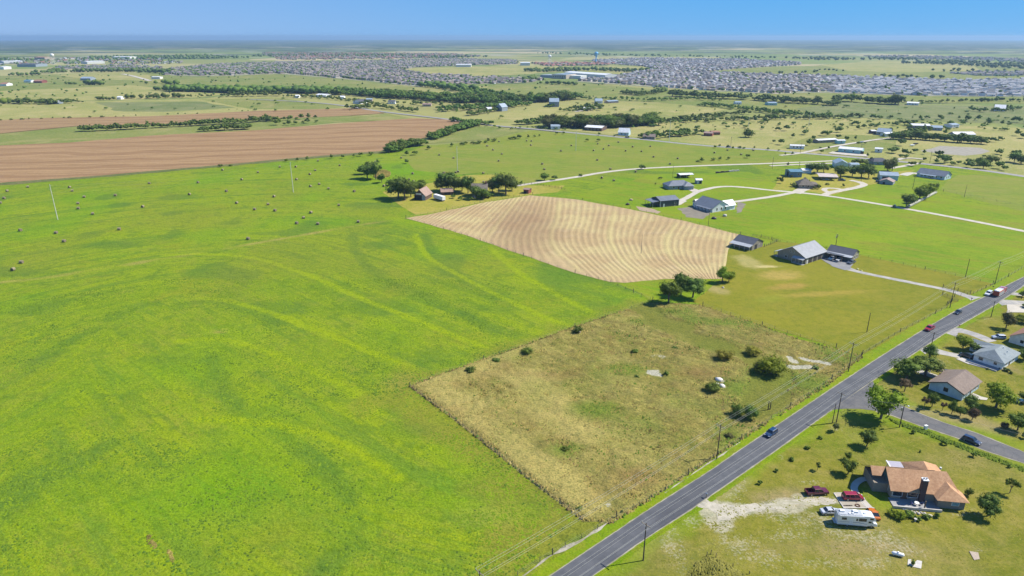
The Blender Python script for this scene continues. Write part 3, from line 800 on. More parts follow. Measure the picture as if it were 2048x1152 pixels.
# main road with its verges
LEFT_E = [(1107, 1152), (1306, 1018), (1420, 946), (1486, 900), (1657.6, 784.5), (1750, 723.5), (1830, 672.7), (1906, 627.5), (1966, 597.5), (2048, 556), (2250, 470)]
RIGHT_E = [(1190, 1152), (1282, 1086), (1380.6, 1022.5), (1556, 900), (1646, 834), (1752, 758), (1821.5, 712.8), (1884, 671.6), (1982, 616), (2048, 572.5), (2290, 480)]
def resample(line, n):
    P_ = np.array(px(line)); d = np.r_[0, np.cumsum(np.hypot(*np.diff(P_, axis=0).T))]
    t = np.linspace(0, d[-1], n)
    return np.stack([np.interp(t, d, P_[:, 0]), np.interp(t, d, P_[:, 1])], 1)
le = resample(LEFT_E, 90); re_ = resample(RIGHT_E, 90)
# run both edges on below the frame
d0 = (le[0] - le[3]); d0 /= np.hypot(*d0)
le = np.vstack([le[0] + d0 * 60, le]); re_ = np.vstack([re_[0] + d0 * 60, re_])
ctr = (le + re_) / 2
CTR = [tuple(p) for p in ctr]
def strip(name, a, b, z, mat, amp=0.0, seed=0):
    n = len(a)
    V = []; F = []
    sub = 4
    A, B = [], []
    for i in range(n - 1):
        for k in range(sub):
            t = k / sub
            A.append(a[i] * (1 - t) + a[i + 1] * t); B.append(b[i] * (1 - t) + b[i + 1] * t)
    A.append(a[-1]); B.append(b[-1])
    for i, (p, q) in enumerate(zip(A, B)):
        w = q - p; w = w / (np.hypot(*w) + 1e-9)
        k1 = noise.noise(Vector((p[0] * .7, p[1] * .7, seed))) * amp; k2 = noise.noise(Vector((q[0] * .7, q[1] * .7, seed + 5))) * amp
        p2 = p - w * k1; q2 = q + w * k2
        V += [(p2[0], p2[1], z), (q2[0], q2[1], z)]
        if i: F.append((2 * i - 2, 2 * i - 1, 2 * i + 1, 2 * i))
    me = bpy.data.meshes.new(name); me.from_pydata(V, [], F)
    bm = bmesh.new(); bm.from_mesh(me)
    for f in bm.faces:
        if f.normal.z < 0: f.normal_flip()
    bm.to_mesh(me); bm.free()
    me.attributes.new('across', 'FLOAT', 'POINT').data.foreach_set('value', [i % 2 for i in range(len(V))])
    me.materials.append(mat)
    return tag(link_mesh(name, me), kind='structure')
off = le - re_; off = off / np.hypot(off[:, 0], off[:, 1])[:, None]
strip('verge', le + off * 4.6, le, 0.594, M_VERGE, 0.9, 1)
strip('verge', re_, re_ - off * 2.4, 0.594, M_VERGE, 0.8, 2)
strip('road_shoulder', le + off * 0.38, re_ - off * 0.42, 0.603, M_SHOULDER, 0.25, 3)
strip('road', le, re_, 0.610, M_ROAD, 0.12, 4)
# side road
SR_T = [(1706, 792), (1745, 765), (1751, 780), (1782, 796), (1793, 810), (1830, 827), (1886.6, 849), (1949.5, 869), (2048, 908.5), (2250, 985)]
SR_B = [(1662, 823), (1690, 820.5), (1720, 821), (1752, 825), (1780, 832.5), (1839, 854), (1917, 880), (1958, 900), (2048, 930), (2230, 1005)]
poly = px(SR_T) + px(SR_B)[::-1]
M_EDGE = M_SHOULDER
a_ = resample(SR_T[3:], 40); b_ = resample(SR_B[3:], 40)
strip('road_shoulder', a_ + (a_ - b_) / 6.5 * .35, b_ - (a_ - b_) / 6.5 * .4, 0.601, M_SHOULDER, 0.25, 7)
sheet('side_road', jitter(poly, 3, 0.12, 3), 0.607, M_ROAD2)

# chalky ditch line along the fence
ribbon('chalk_ditch', px([(1232, 1040), (1205, 1058), (1165, 1080), (1130, 1100), (1095, 1122), (1055, 1150), (1010, 1185)]), .8, 0.597, asphalt('chalk', (0.42, 0.38, 0.30), (0.20, 0.19, 0.11)), wob=1.1)
ribbon('chalk_ditch', px([(1480, 888), (1440, 915), (1380, 955), (1330, 990)]), 0.35, 0.597, MATS['chalk'], wob=0.5)

# tracks, drives and the county road
def rpx(name, line, w, mat, z=None, wob=0.0, **kw):
    zf[0] += 0.004
    return ribbon(name, px(line), w, zf[0] if z is None else z, mat, wob, **kw)
zf[0] = max(zf[0], 0.60)
rpx('county_road', [(500, 199), (595, 203), (680, 210), (760, 224), (890, 238), (985, 252), (1060, 258), (1160, 268), (1280, 279), (1400, 292), (1540, 301), (1600, 307), (1720, 317), (1850, 329), (1960, 341), (2048, 354), (2300, 392)], 8.0, M_RFAR)
rpx('track', [(1032, 373), (1080, 366), (1150, 356), (1210, 345), (1280, 338), (1400, 332.5), (1530, 328.5), (1640, 324), (1680, 322)], 5.0, M_TRACK, wob=0.6)
rpx('driveway', [(1343, 408), (1362, 402), (1378, 395), (1392, 386), (1410, 380), (1445, 373.5), (1490, 376), (1545, 382.5), (1590, 386), (1640, 391), (1700, 400), (1800, 417), (1900, 435), (2048, 464), (2300, 515)], 4.6, M_TRACK, wob=0.5)
rpx('driveway', [(1462, 406), (1500, 401), (1550, 394), (1590, 386)], 4.6, M_TRACK, wob=0.5)
rpx('driveway', [(1590, 388), (1605, 380), (1615, 376)], 8.0, M_TRACK, wob=0.5)
rpx('driveway', [(1645, 393), (1662, 386), (1690, 381), (1716, 376), (1731, 371), (1718, 365), (1700, 362)], 5.5, M_TRACK, wob=0.5)
rpx('driveway', [(1664, 388), (1650, 384), (1647, 379), (1660, 377), (1690, 381)], 4.0, M_TRACK, wob=0.4)
rpx('driveway', [(1379, 379), (1386, 381), (1394, 385)], 7.0, M_TRACK, wob=0.3)
rpx('track', [(1560, 312), (1600, 308), (1650, 297), (1700, 288), (1760, 279), (1790, 276)], 5.0, M_TRACK, wob=0.8)
rpx('track', [(1540, 333), (1600, 330), (1680, 327)], 4.5, M_TRACK, wob=0.5)
rpx('driveway', [(1780, 338), (1810, 333), (1835, 328)], 5.0, M_TRACK, wob=0.5)
rpx('driveway', [(1806, 352), (1820, 347), (1838, 349)], 7.0, M_CONC, wob=0.3)
rpx('track', [(1788, 322), (1815, 316), (1850, 320)], 5.0, M_TRACK, wob=0.5)
rpx('track', [(245, 148), (270, 153), (300, 162)], 12.0, M_TRACK, wob=2)
rpx('track', [(1150, 224), (1185, 219), (1205, 215)], 6.0, M_TRACK, wob=1)
rpx('gravel_yard', [(1660, 306), (1700, 310), (1735, 312)], 14.0, M_TRACK, wob=1)
sheet_px('driveway', [(1344, 402), (1365, 399), (1374, 404), (1362, 411), (1348, 414)], M_TRACK, amp=0.3)
# grey house: gravel court and drive
sheet_px('gravel_court', [(1640, 519), (1655, 512), (1690, 521), (1708, 527), (1704, 533), (1700, 541), (1690, 543), (1664, 535)], M_GRAVEL2, amp=0.4, step=3)
rpx('driveway', [(1690, 538), (1720, 547), (1760, 555), (1800, 563), (1850, 573), (1900, 583), (1932, 594), (1952, 600)], 4.0, M_GRAVEL, z=0.598, wob=0.3, widths=[7, 4, 3.6, 3.6, 3.6, 3.6, 4, 5, 9])
# drives on the residential side
rpx('driveway', [(1888, 668), (1905, 661), (1930, 665), (1958, 675), (1985, 686)], 4.5, M_GRAVEL, z=0.599, wob=0.7, widths=[10, 6, 4.5, 5, 4])
rpx('driveway', [(1993, 606), (2015, 607), (2048, 610), (2120, 616)], 6, M_GRAVEL, z=0.5965, wob=0.5, widths=[9, 6, 8, 9])
sheet_px('driveway', [(2013, 612), (2048, 612), (2048, 628), (2012, 628)], M_TRACK, amp=0.5, step=3)
rpx('driveway', [(2010, 588), (2028, 590), (2060, 593)], 4, M_GRAVEL, z=0.598, wob=0.5)
rpx('driveway', [(1838, 702), (1858, 702), (1890, 709), (1920, 716)], 4.2, M_GRAVEL, z=0.5975, wob=0.5, widths=[8, 5, 4, 4])
rpx('driveway', [(1832, 742), (1850, 750), (1882, 761)], 3.6, M_CONC, wob=0.3)
sheet_px('concrete_slab', [(1911, 721), (1926, 718), (1950, 726), (1937, 732)], M_CONC, amp=0.1, step=3)
sheet_px('patio', [(1935, 731), (1950, 724), (2004, 741), (1991, 746)], asphalt('patio', (0.25, 0.25, 0.26), (0.29, 0.29, 0.30)), amp=0.1, step=3)
sheet_px('patio', [(1935, 797), (1946, 790), (1962, 797), (1975, 800), (1972, 804), (1950, 802)], M_CONC, amp=0.3, step=2)
# drive of the brown-roofed house
DR = [(1388, 1013), (1404, 1003), (1414, 1003), (1440, 1012), (1489, 1014), (1533, 1012), (1577, 1004), (1610, 1001), (1656, 999), (1672, 1002), (1672, 1009), (1620, 1012), (1577, 1014), (1511, 1025), (1474, 1034), (1452, 1045), (1437, 1049), (1432, 1046), (1434, 1037), (1416, 1021), (1397, 1018)]
t = NT('worn_drive_gravel')
gn = t.noise(0.5, 5, .8); gn2 = t.noise(3.0, 3, .8)
cc = t.mix(t.ramp(gn, .35, .65), (0.33, 0.30, 0.23), (0.48, 0.43, 0.33)); cc = t.mix(t.math('MULTIPLY', t.ramp(t.noise(.28, 5, .75, vec=t.map((.25, 1, 1), rz=.12)), .53, .62), .4), cc, (0.22, 0.21, 0.07)); cc = t.mix(t.math('MULTIPLY', gn2, .3), cc, (0.25, 0.24, 0.20))
t.bump(gn2, .5, .05)
M_DRIVE = t.fin(cc, .95, .1)
sheet('driveway', jitter(jitter(px(DR), 3, 1.0, 2), .7, .5, 6), 0.5985, M_DRIVE)
rpx('path', [(1738, 962), (1724, 962), (1712, 969), (1706, 979), (1710, 990), (1722, 1003), (1736, 1018), (1742, 1024)], 1.7, M_CONC, wob=0.05)
0 and sheet_px('bare_soil', [(294, 1074), (300, 1073), (316, 1097), (308, 1103), (296, 1093)], asphalt('dry_soil', (0.20, 0.16, 0.09), (0.26, 0.21, 0.12)), amp=0.4, step=1.5)

# haze: a box of pale, even air round the whole scene
hz = MB().box(-27000, 27000, -27000, 27000, -1.5, 128.0)
hm = bpy.data.materials.new('air'); hm.use_nodes = True
ht = hm.node_tree; ht.nodes.clear()
ho = ht.nodes.new('ShaderNodeOutputMaterial'); hv = ht.nodes.new('ShaderNodeVolumePrincipled')
HAZE_D = 0.000075
hv.inputs['Density'].default_value = HAZE_D
hv.inputs['Color'].default_value = (0.38, 0.58, 0.80, 1)
hv.inputs['Anisotropy'].default_value = 0.2
ht.links.new(hv.outputs[0], ho.inputs['Volume'])
hme = hz.mesh('haze', hm)
tag(link_mesh('haze', hme), kind='stuff')
# ================================================================== TREES AND BUSHES
def foliage(name, lo, hi, transl=0.25):
    t = NT(name)
    g = t.n('ShaderNodeNewGeometry'); oi = t.n('ShaderNodeObjectInfo')
    tc = t.n('ShaderNodeTexCoord').outputs['Object']
    n = t.noise(1.2, 3, 0.6, vec=tc)
    f = t.math('ADD', t.math('MULTIPLY', g.outputs['Random Per Island'], 0.55), t.math('MULTIPLY', n, 0.45))
    c = t.mix(f, lo, hi)
    hs = t.n('ShaderNodeHueSaturation')
    t.l(t.math('ADD', t.math('MULTIPLY', oi.outputs['Random'], 0.035), 0.482), hs.inputs['Hue'])
    t.l(t.math('ADD', t.math('MULTIPLY', oi.outputs['Random'], 0.45), 0.78), hs.inputs['Value'])
    t.l(c, hs.inputs['Color'])
    t.fin(hs.outputs[0], 0.7, 0.15)
    tr = t.n('ShaderNodeBsdfTranslucent'); t.l(hs.outputs[0], tr.inputs['Color'])
    mx = t.n('ShaderNodeMixShader'); mx.inputs[0].default_value = transl
    t.l(t.b.outputs[0], mx.inputs[1]); t.l(tr.outputs[0], mx.inputs[2]); t.l(mx.outputs[0], t.out.inputs['Surface'])
    return t.m
F_DARK = foliage('dark_foliage', (0.046, 0.078, 0.015), (0.155, 0.220, 0.032))
F_MID = foliage('green_foliage', (0.055, 0.092, 0.014), (0.170, 0.240, 0.028))
F_LIME = foliage('yellow_green_foliage', (0.095, 0.145, 0.010), (0.270, 0.350, 0.020), 0.35)
F_OLIVE = foliage('olive_foliage', (0.070, 0.080, 0.025), (0.170, 0.175, 0.050))
F_RUST = foliage('rusty_foliage', (0.085, 0.058, 0.032), (0.19, 0.13, 0.065))
F_GOLD = foliage('golden_weed', (0.17, 0.17, 0.02), (0.30, 0.28, 0.03))
M_BARK = flat('bark', (0.13, 0.10, 0.075), 0.9)
FOL = {'dark': F_DARK, 'mid': F_MID, 'lime': F_LIME, 'olive': F_OLIVE, 'rust': F_RUST, 'gold': F_GOLD}

def ico(n=1):
    bm = bmesh.new(); bmesh.ops.create_icosphere(bm, subdivisions=n, radius=1.0)
    V = np.array([v.co[:] for v in bm.verts]); F = np.array([[v.index for v in f.verts] for f in bm.faces]); bm.free()
    return V, F
ICO1, ICO1F = ico(1); ICO2, ICO2F = ico(2)
def crown_np(seed, leaves, size, shape='oak'):
    """unit tree (height 1): lumpy clusters of leaf-sized faces in several lobes; returns tri arrays V,F"""
    rng = np.random.RandomState(seed)
    if shape == 'oak':   nl, cz, rx, rz, lr = 14, 0.55, 0.35, 0.27, (0.17, 0.27)
    elif shape == 'tall': nl, cz, rx, rz, lr = 11, 0.56, 0.22, 0.32, (0.15, 0.23)
    elif shape == 'bush': nl, cz, rx, rz, lr = 9, 0.42, 0.38, 0.22, (0.20, 0.33)
    elif shape == 'airy': nl, cz, rx, rz, lr = 8, 0.66, 0.30, 0.20, (0.09, 0.16)
    elif shape == 'cedar': nl, cz, rx, rz, lr = 10, 0.46, 0.28, 0.27, (0.22, 0.32)
    lobes = []
    for i in range(nl):
        a = 2 * math.pi * (i * 0.618 + rng.rand() * .2); r = rx * math.sqrt((i + .5) / nl) * rng.uniform(.75, 1.15)
        z = cz + rz * rng.uniform(-1, 1) * (1 - .5 * r / rx)
        lobes.append((r * math.cos(a), r * math.sin(a), z, rng.uniform(*lr)))
    V, F = [], []
    nv = 0
    for (x, y, z, r) in lobes:                       # dense inner mass of each lobe
        v = ICO1 * (r * .66) * (1 + rng.uniform(-.22, .22, (len(ICO1), 1)))
        v = v * [1, 1, .85] + [x, y, z]
        V.append(v); F.append(ICO1F + nv); nv += len(v)
    w = np.array([l[3] ** 2 for l in lobes]); w /= w.sum()
    pick = rng.choice(nl, leaves, p=w)
    L = np.array(lobes)[pick]
    d = rng.normal(size=(leaves, 3)); d[:, 2] = d[:, 2] * .8 + .15
    d /= np.linalg.norm(d, axis=1)[:, None]
    rr = L[:, 3] * rng.uniform(.62, 1.18, leaves)
    c = L[:, :3] + d * rr[:, None] * [1, 1, .85]
    nrm = d + rng.normal(size=(leaves, 3)) * .55 + [0, 0, .25]; nrm /= np.linalg.norm(nrm, axis=1)[:, None]
    t1 = np.cross(nrm, rng.normal(size=(leaves, 3))); t1 /= np.linalg.norm(t1, axis=1)[:, None]
    t2 = np.cross(nrm, t1)
    s = size * rng.uniform(.6, 1.35, leaves)[:, None]
    q = np.stack([c - t1 * s, c + t2 * s * .55 - nrm * s * .25, c + t1 * s, c - t2 * s * .55 - nrm * s * .25], 1).reshape(-1, 3)
    b = nv + np.arange(leaves)[:, None] * 4
    V.append(q); F.append(np.concatenate([b + [0, 1, 2], b + [0, 2, 3]], 0))
    V = np.concatenate(V); F = np.concatenate(F)
    V[:, 2] = np.maximum(V[:, 2], 0.01)
    return V, F, lobes
def trunk_mb(lobes, shape, seed):
    rng = random.Random(seed)
    mb = MB()
    r0 = {'oak': .030, 'tall': .024, 'bush': .016, 'airy': .020, 'cedar': .025}[shape]
    fork = {'oak': .26, 'tall': .34, 'bush': .10, 'airy': .36, 'cedar': .12}[shape]
    lean = (rng.uniform(-.02, .02), rng.uniform(-.02, .02))
    mb.tube((0, 0, -.02), (lean[0], lean[1], fork), r0 * 1.25, r0, 7)
    for l in lobes[:7]:
        mid = (l[0] * .5 + lean[0], l[1] * .5 + lean[1], fork + (l[2] - fork) * .6)
        mb.tube((lean[0], lean[1], fork - .02), mid, r0 * .62, r0 * .38, 5, cap=False)
        mb.tube(mid, (l[0], l[1], l[2]), r0 * .38, r0 * .14, 5, cap=False)
    return mb
PROTO = {}
def proto(shape, var, lod):
    k = (shape, var, lod)
    if k not in PROTO:
        leaves, size = {'near': (1500, .036), 'mid': (420, .066), 'far': (110, .11)}[lod]
        if shape == 'airy': leaves = int(leaves * .55)
        V, F, lobes = crown_np(hash_(shape) + var * 17, leaves, size, shape)
        PROTO[k] = (V, F, lobes, {}, trunk_mb(lobes, shape, var).mesh('trunk', M_BARK) if lod != 'far' else None)
    return PROTO[k]
def hash_(s): return sum(ord(c) * (i + 3) for i, c in enumerate(s)) % 997
def crown_mesh(shape, var, lod, fol):
    P_ = proto(shape, var, lod)
    if fol not in P_[3]: P_[3][fol] = np_mesh('crown', P_[0], P_[1], FOL[fol])
    return P_[3][fol]
NVAR = {'near': 3, 'mid': 3, 'far': 3}
# every tree and bush the photograph shows goes into this list first; the 300 that show largest become things, the rest are massed
PLANTS = []          # dict(x,y,h,w,shape,fol,name,label,group,z)
def plant(u, v, hpx, wpx, shape='oak', fol='mid', label=None, name=None, group=None, z=0.0, name_cat=None):
    p = G(u, v); k = ppm(u, v)
    ang = math.atan2(CAM_H, p.y)                      # sight line falls at this angle: a standing thing shows foreshortened
    hm_ = hpx / k / max(.35, math.cos(ang) * 1.0) if True else 0
    # the crown's own depth adds to its apparent height
    wm = wpx / k
    hm_ = max(wm * (.85 if shape == 'cedar' else .6), (hpx / k - 0.30 * wm * math.sin(ang)) / math.cos(ang)) * 1.08
    if shape == 'oak' and hpx > 17: hm_ *= 1.12; wm *= 1.1
    nm = name or ('bush' if shape == 'bush' else 'tree')
    PLANTS.append(dict(x=p.x, y=p.y, h=hm_, w=wm, shape=shape, fol=fol, name=nm, label=label, group=group, u=u, v=v))
ROWS = []
def row(line, spacing, h, group, base_label, rows=1, rowgap=5.0, shape=('oak', 'tall', 'bush'), fol=('dark', 'mid', 'dark'), seed=1, gap=0.0, wf=1.15):
    """trees standing along a traced line"""
    rng = random.Random(seed)
    W = [Vector(q) for q in px(line)]
    pts = []
    for r in range(rows):
        for a, b in zip(W[:-1], W[1:]):
            d = b - a; L = d.length
            n = Vector((-d.y, d.x)) / max(L, .01)
            t = rng.random() * spacing
            while t < L:
                if rng.random() >= gap:
                    q = a + d * (t / L) + n * (r * rowgap + rng.uniform(-1, 1) * rowgap * .35)
                    pts.append(q)
                t += spacing * rng.uniform(.7, 1.3)
    pts.sort(key=lambda q: q.x / q.y)
    for i, q in enumerate(pts):
        hh = h * rng.uniform(.65, 1.25)
        u, v = PROJ(q.x, q.y)
        PLANTS.append(dict(x=q.x, y=q.y, h=hh, w=hh * wf * rng.uniform(.85, 1.25), shape=rng.choice(shape), fol=rng.choice(fol), name='tree' if h > 3.2 else 'bush',
                           label=None, base=base_label, group=group, u=u, v=v, rown=(i + 1, len(pts))))

# ---- by the houses, lower right
G_Y = None
plant(1760, 841, 62, 68, 'oak', 'lime', 'large tree with two trunks and yellow green crown at the road junction', group=G_Y)
plant(1732, 896, 33, 35, 'oak', 'dark', 'round dark tree on the lawn between the junction tree and the brown roofed house')
plant(1886, 892, 15, 13, 'airy', 'olive', 'small thin tree on the lawn beside the side road hedge')
plant(1826, 870, 12, 13, 'airy', 'rust', 'small reddish tree beside the white box by the side road')
plant(1839, 908, 9, 7, 'airy', 'dark', 'tiny sapling alone in the lawn behind the brown roofed house')
plant(1946, 917, 15, 14, 'oak', 'mid', 'small tree in the lawn right below the parked dark car')
plant(2017, 939, 11, 12, 'airy', 'rust', 'thin reddish sapling near the side road at the right edge')
plant(2018, 990, 34, 28, 'airy', 'mid', 'slender see-through tree right of the brown roofed house')
plant(1974, 1036, 42, 46, 'oak', 'dark', 'round dark oak in the lawn below the slender see-through tree')
plant(1936, 995, 20, 19, 'bush', 'mid', 'rounded green bush close to the right end of the brown roofed house')
plant(1695, 952, 30, 30, 'oak', 'mid', 'bushy tree on the lawn above the burgundy pickup')
plant(1695, 923, 17, 15, 'oak', 'mid', 'small tree just behind the bushy tree above the burgundy pickup')
plant(1634, 944, 18, 15, 'airy', 'dark', 'small tree in a ring of pale soil left of the bushy tree')
plant(1583, 925, 13, 10, 'airy', 'olive', 'small sapling in the lawn right of the main road, mid way up the row')
plant(1552, 947, 11, 10, 'airy', 'olive', 'thin sapling on the lawn above the gravel drive')
plant(1519, 972, 13, 11, 'airy', 'olive', 'dry sapling nearest the gravel drive mouth')
plant(1669, 866, 18, 15, 'oak', 'olive', 'small round tree at the foot of the paired poles')
plant(1640, 881, 11, 9, 'airy', 'mid', 'little sapling left below the paired poles')
plant(1613, 901, 12, 11, 'oak', 'mid', 'small tree on the lawn beside the main road, below the paired poles')
plant(1858, 719, 30, 30, 'tall', 'dark', 'dark upright tree at the roadside in front of a pole')
plant(1849, 757, 44, 64, 'oak', 'mid', 'wide spreading oak beside the brown roofed light blue house', )
plant(1812, 760, 42, 60, 'oak', 'mid', 'wide spreading tree left of the oak beside the light blue house')
plant(1808, 786, 28, 32, 'airy', 'rust', 'reddish brown thin tree below the two spreading oaks')
plant(1925, 700, 28, 32, 'oak', 'lime', 'light green tree left of the grey roofed house')
plant(1947, 706, 20, 26, 'oak', 'dark', 'darker tree right beside the light green tree and grey roofed house')
plant(2011, 659, 32, 30, 'oak', 'olive', 'olive tree in front of the house at the right edge')
plant(1998, 668, 13, 14, 'bush', 'mid', 'low bush next to the silver parked car')
plant(1991, 818, 50, 62, 'oak', 'lime', 'large bright yellow green tree right of the light blue house')
plant(1846, 822, 28, 18, 'airy', 'rust', 'reddish tree at the left end of the little tree row below the light blue house')
plant(1863, 817, 28, 22, 'oak', 'dark', 'dark tree second in the little row below the light blue house')
plant(1883, 825, 20, 16, 'airy', 'rust', 'small reddish tree third in the little row along the side road')
plant(1902, 831, 27, 19, 'tall', 'dark', 'dark narrow tree fourth in the little row along the side road')
plant(1919, 836, 27, 20, 'tall', 'dark', 'dark narrow tree fifth in the little row along the side road')
plant(1943, 843, 32, 23, 'tall', 'rust', 'brownish tree at the right end of the little row along the side road')
plant(1940, 822, 28, 30, 'oak', 'dark', 'shaded dark tree behind the brownish tree of the little row')
plant(2034, 864, 35, 40, 'oak', 'mid', 'leafy tree near the right edge above the side road')
plant(2006, 861, 20, 18, 'bush', 'rust', 'rusty bush left of the leafy tree at the right edge')
plant(2047, 880, 16, 14, 'bush', 'dark', 'dark bush at the right edge just above the side road')
plant(2043, 648, 24, 32, 'bush', 'lime', 'bright green bushy tree at the right edge above the brown roofed end house')
plant(2046, 722, 20, 24, 'oak', 'mid', 'tree at the right edge beside the grey roofed house')
plant(2046, 807, 20, 22, 'oak', 'mid', 'small tree at the right edge beside a half hidden car')
plant(2043, 596, 16, 20, 'oak', 'dark', 'dark tree at the right edge by the upper drive')
plant(2052, 618, 16, 18, 'oak', 'mid', 'tree on the right border beside the pale parking pad')
for i, (u, v, h, w, f) in enumerate([(2003, 739, 9, 14, 'rust'), (2012, 745, 10, 16, 'rust'), (2021, 750, 9, 12, 'rust'), (1975, 742, 6, 10, 'rust')]):
    plant(u, v, h, w, 'bush', f, 'dead brown bush, %s from the left below the grey roofed house' % ordinal([2, 3, 4, 1][i]), group='dead brown bushes')
for i, (u, v, h, w, f, s) in enumerate([(1783, 1034, 16, 24, 'lime', 'bush'), (1800, 1042, 20, 26, 'lime', 'bush'), (1818, 1036, 16, 22, 'mid', 'bush'), (1834, 1044, 13, 18, 'olive', 'bush'), (1852, 1040, 12, 20, 'olive', 'bush'), (1872, 1038, 15, 18, 'lime', 'airy')]):
    plant(u, v, h, w, s, f, 'garden shrub, %s from the left in the bed below the brown roofed house' % ordinal(i + 1), group='garden shrubs', name='garden_shrub')
plant(1824, 1134, 16, 14, 'airy', 'lime', 'little bright tree between two pale slabs at the bottom right')
plant(1757, 1056, 5, 7, 'bush', 'lime', 'tiny green shrub right of the motorhome')
# ---- rough lot
plant(1541, 750, 46, 66, 'bush', 'lime', 'biggest bush in the rough lot beside the bare white patches')
plant(1520, 745, 26, 34, 'bush', 'olive', 'olive bush on the left flank of the biggest bush')
plant(1474, 836, 32, 36, 'bush', 'mid', 'leafy bush in the rough lot left of the palm-like dark one near two stumps')
plant(1500, 842, 38, 34, 'bush', 'dark', 'dark green bush beside the two short posts in the rough lot')
plant(1424, 786, 26, 36, 'bush', 'mid', 'green bush next to the white rocks in the rough lot')
plant(1155, 669, 20, 24, 'bush', 'dark', 'small dark tree with white rock on the meadow edge')
plant(940, 748, 18, 24, 'bush', 'dark', 'dark bush on the meadow edge nearest the left corner of the rough lot')
plant(993, 727, 12, 19, 'bush', 'dark', 'low dark bush second along the meadow edge from the corner')
plant(1054, 710, 14, 28, 'bush', 'mid', 'green bush third along the meadow edge from the corner')
plant(1269, 709, 13, 17, 'bush', 'olive', 'small olive bush in the upper rough lot')
plant(1350, 701, 11, 14, 'bush', 'dark', 'small dark bush in the upper rough lot under the mown path')
plant(1274, 760, 13, 11, 'airy', 'dark', 'thin little tree left of the white bare patch')
plant(1332, 753, 13, 18, 'bush', 'olive', 'grey green bush right of the white bare patch')
plant(1448, 722, 9, 40, 'bush', 'gold', 'flat yellow green weed patch above the rocks bush')
plant(1505, 712, 12, 36, 'bush', 'gold', 'golden flowering weeds left of the biggest bush')
plant(1630, 742, 10, 18, 'bush', 'mid', 'green weed clump under the bare white patches')
plant(1458, 878, 10, 20, 'bush', 'olive', 'olive weed clump beside the lone roadside pole')
plant(1337, 608, 44, 42, 'oak', 'mid', 'leftmost tree of the clump at the corner of the rough lot')
plant(1362, 592, 44, 32, 'oak', 'dark', 'tallest dark tree in the middle of the clump at the lot corner')
plant(1385, 597, 40, 46, 'oak', 'dark', 'broad dark tree at the right of the clump at the lot corner')
plant(1444, 567, 33, 30, 'tall', 'lime', 'yellow green tree alone on the corner of the stubble field')
plant(1457, 566, 22, 24, 'oak', 'lime', 'lower half of the yellow green tree pair at the stubble corner')
for i, (u, v, h, w, f) in enumerate([(1042, 935, 6, 9, 'dark'), (1078, 964, 7, 12, 'rust'), (1116, 992, 9, 14, 'dark'), (1144, 1012, 10, 16, 'dark'), (1160, 1024, 10, 18, 'dark'), (1172, 1008, 8, 16, 'dark'), (890, 806, 5, 9, 'dark'), (875, 800, 6, 9, 'gold'), (840, 782, 7, 10, 'rust'), (1243, 1030, 11, 10, 'rust'), (1190, 880, 5, 16, 'mid'), (1205, 950, 7, 12, 'lime'), (1130, 905, 6, 18, 'mid')]):
    plant(u, v, h, w, 'bush', f, None, group='weeds and low bushes along the edge of the rough lot')
    PLANTS[-1]['base'] = 'low bush along the lower left edge of the rough lot'; PLANTS[-1]['rown'] = (i + 1, 0)
# ---- old farm
FARM_T = [(735, 358, 24, 26, 'dark', 'oak'), (752, 360, 28, 26, 'mid', 'oak'), (728, 350, 16, 22, 'dark', 'oak'), (742, 342, 15, 26, 'mid', 'oak'), (764, 367, 16, 15, 'mid', 'oak'), (780, 372, 12, 16, 'dark', 'oak'), (797, 398, 36, 36, 'dark', 'oak'), (810, 402, 36, 32, 'dark', 'oak'), (822, 396, 26, 26, 'mid', 'oak'),
          (840, 386, 22, 26, 'mid', 'oak'), (882, 384, 24, 26, 'dark', 'oak'), (897, 383, 33, 30, 'dark', 'oak'), (908, 386, 28, 24, 'dark', 'oak'), (924, 384, 20, 22, 'mid', 'oak'), (936, 388, 30, 22, 'dark', 'oak'), (947, 392, 18, 20, 'mid', 'oak'), (985, 386, 22, 24, 'olive', 'oak'),
          (998, 386, 30, 28, 'dark', 'oak'), (1012, 390, 36, 34, 'dark', 'oak'), (1024, 382, 22, 20, 'dark', 'oak'), (1043, 371, 9, 10, 'mid', 'oak'), (907, 398, 9, 14, 'dark', 'bush'), (920, 402, 8, 14, 'mid', 'bush'), (940, 402, 9, 12, 'olive', 'bush'), (968, 398, 12, 18, 'dark', 'bush'), (979, 396, 12, 14, 'dark', 'bush'), (958, 400, 9, 12, 'dark', 'bush'), (953, 399, 22, 20, 'dark', 'oak'), (967, 400, 19, 18, 'mid', 'oak')]
FL = ['dark tree at the left of the pond clump', 'green tree at the front of the pond clump', 'low dark tree hidden behind the pond clump', 'flat topped green tree at the back of the pond clump', 'small round tree between pond and old barn', 'small dark tree just left of the old barn trees',
      'tall dark tree leftmost beside the old barn', 'tall dark tree nearest the open front of the old barn', 'green tree touching the old barn roof', 'round tree behind the old barn', 'low dark tree left of the red roofed shed', 'tall dark tree over the red roofed shed', 'dark tree right of the red roofed shed',
      'green tree between shed and old farmhouse', 'narrow dark tree against the farmhouse left gable', 'green tree in front of the old farmhouse', 'olive tree at the farmhouse right gable', 'dark tree right of the farmhouse', 'biggest dark tree of the old farmyard', 'dark tree at the right end of the old farmyard', 'small round tree at the start of the farm track',
      'low shrub right of the white trailer', 'green shrub below the red roofed shed', 'olive shrub by the farmyard fence', 'dark shrub before the old farmhouse', 'dark shrub near the farmyard lamp', 'small dark shrub in the farmyard', 'dark tree hiding the left front of the old farmhouse', 'green tree hiding the right front of the old farmhouse']
for (u, v, h, w, f, s), lb in zip(FARM_T, FL): plant(u, v, h * 1.12, w * 1.22, s, f, lb)
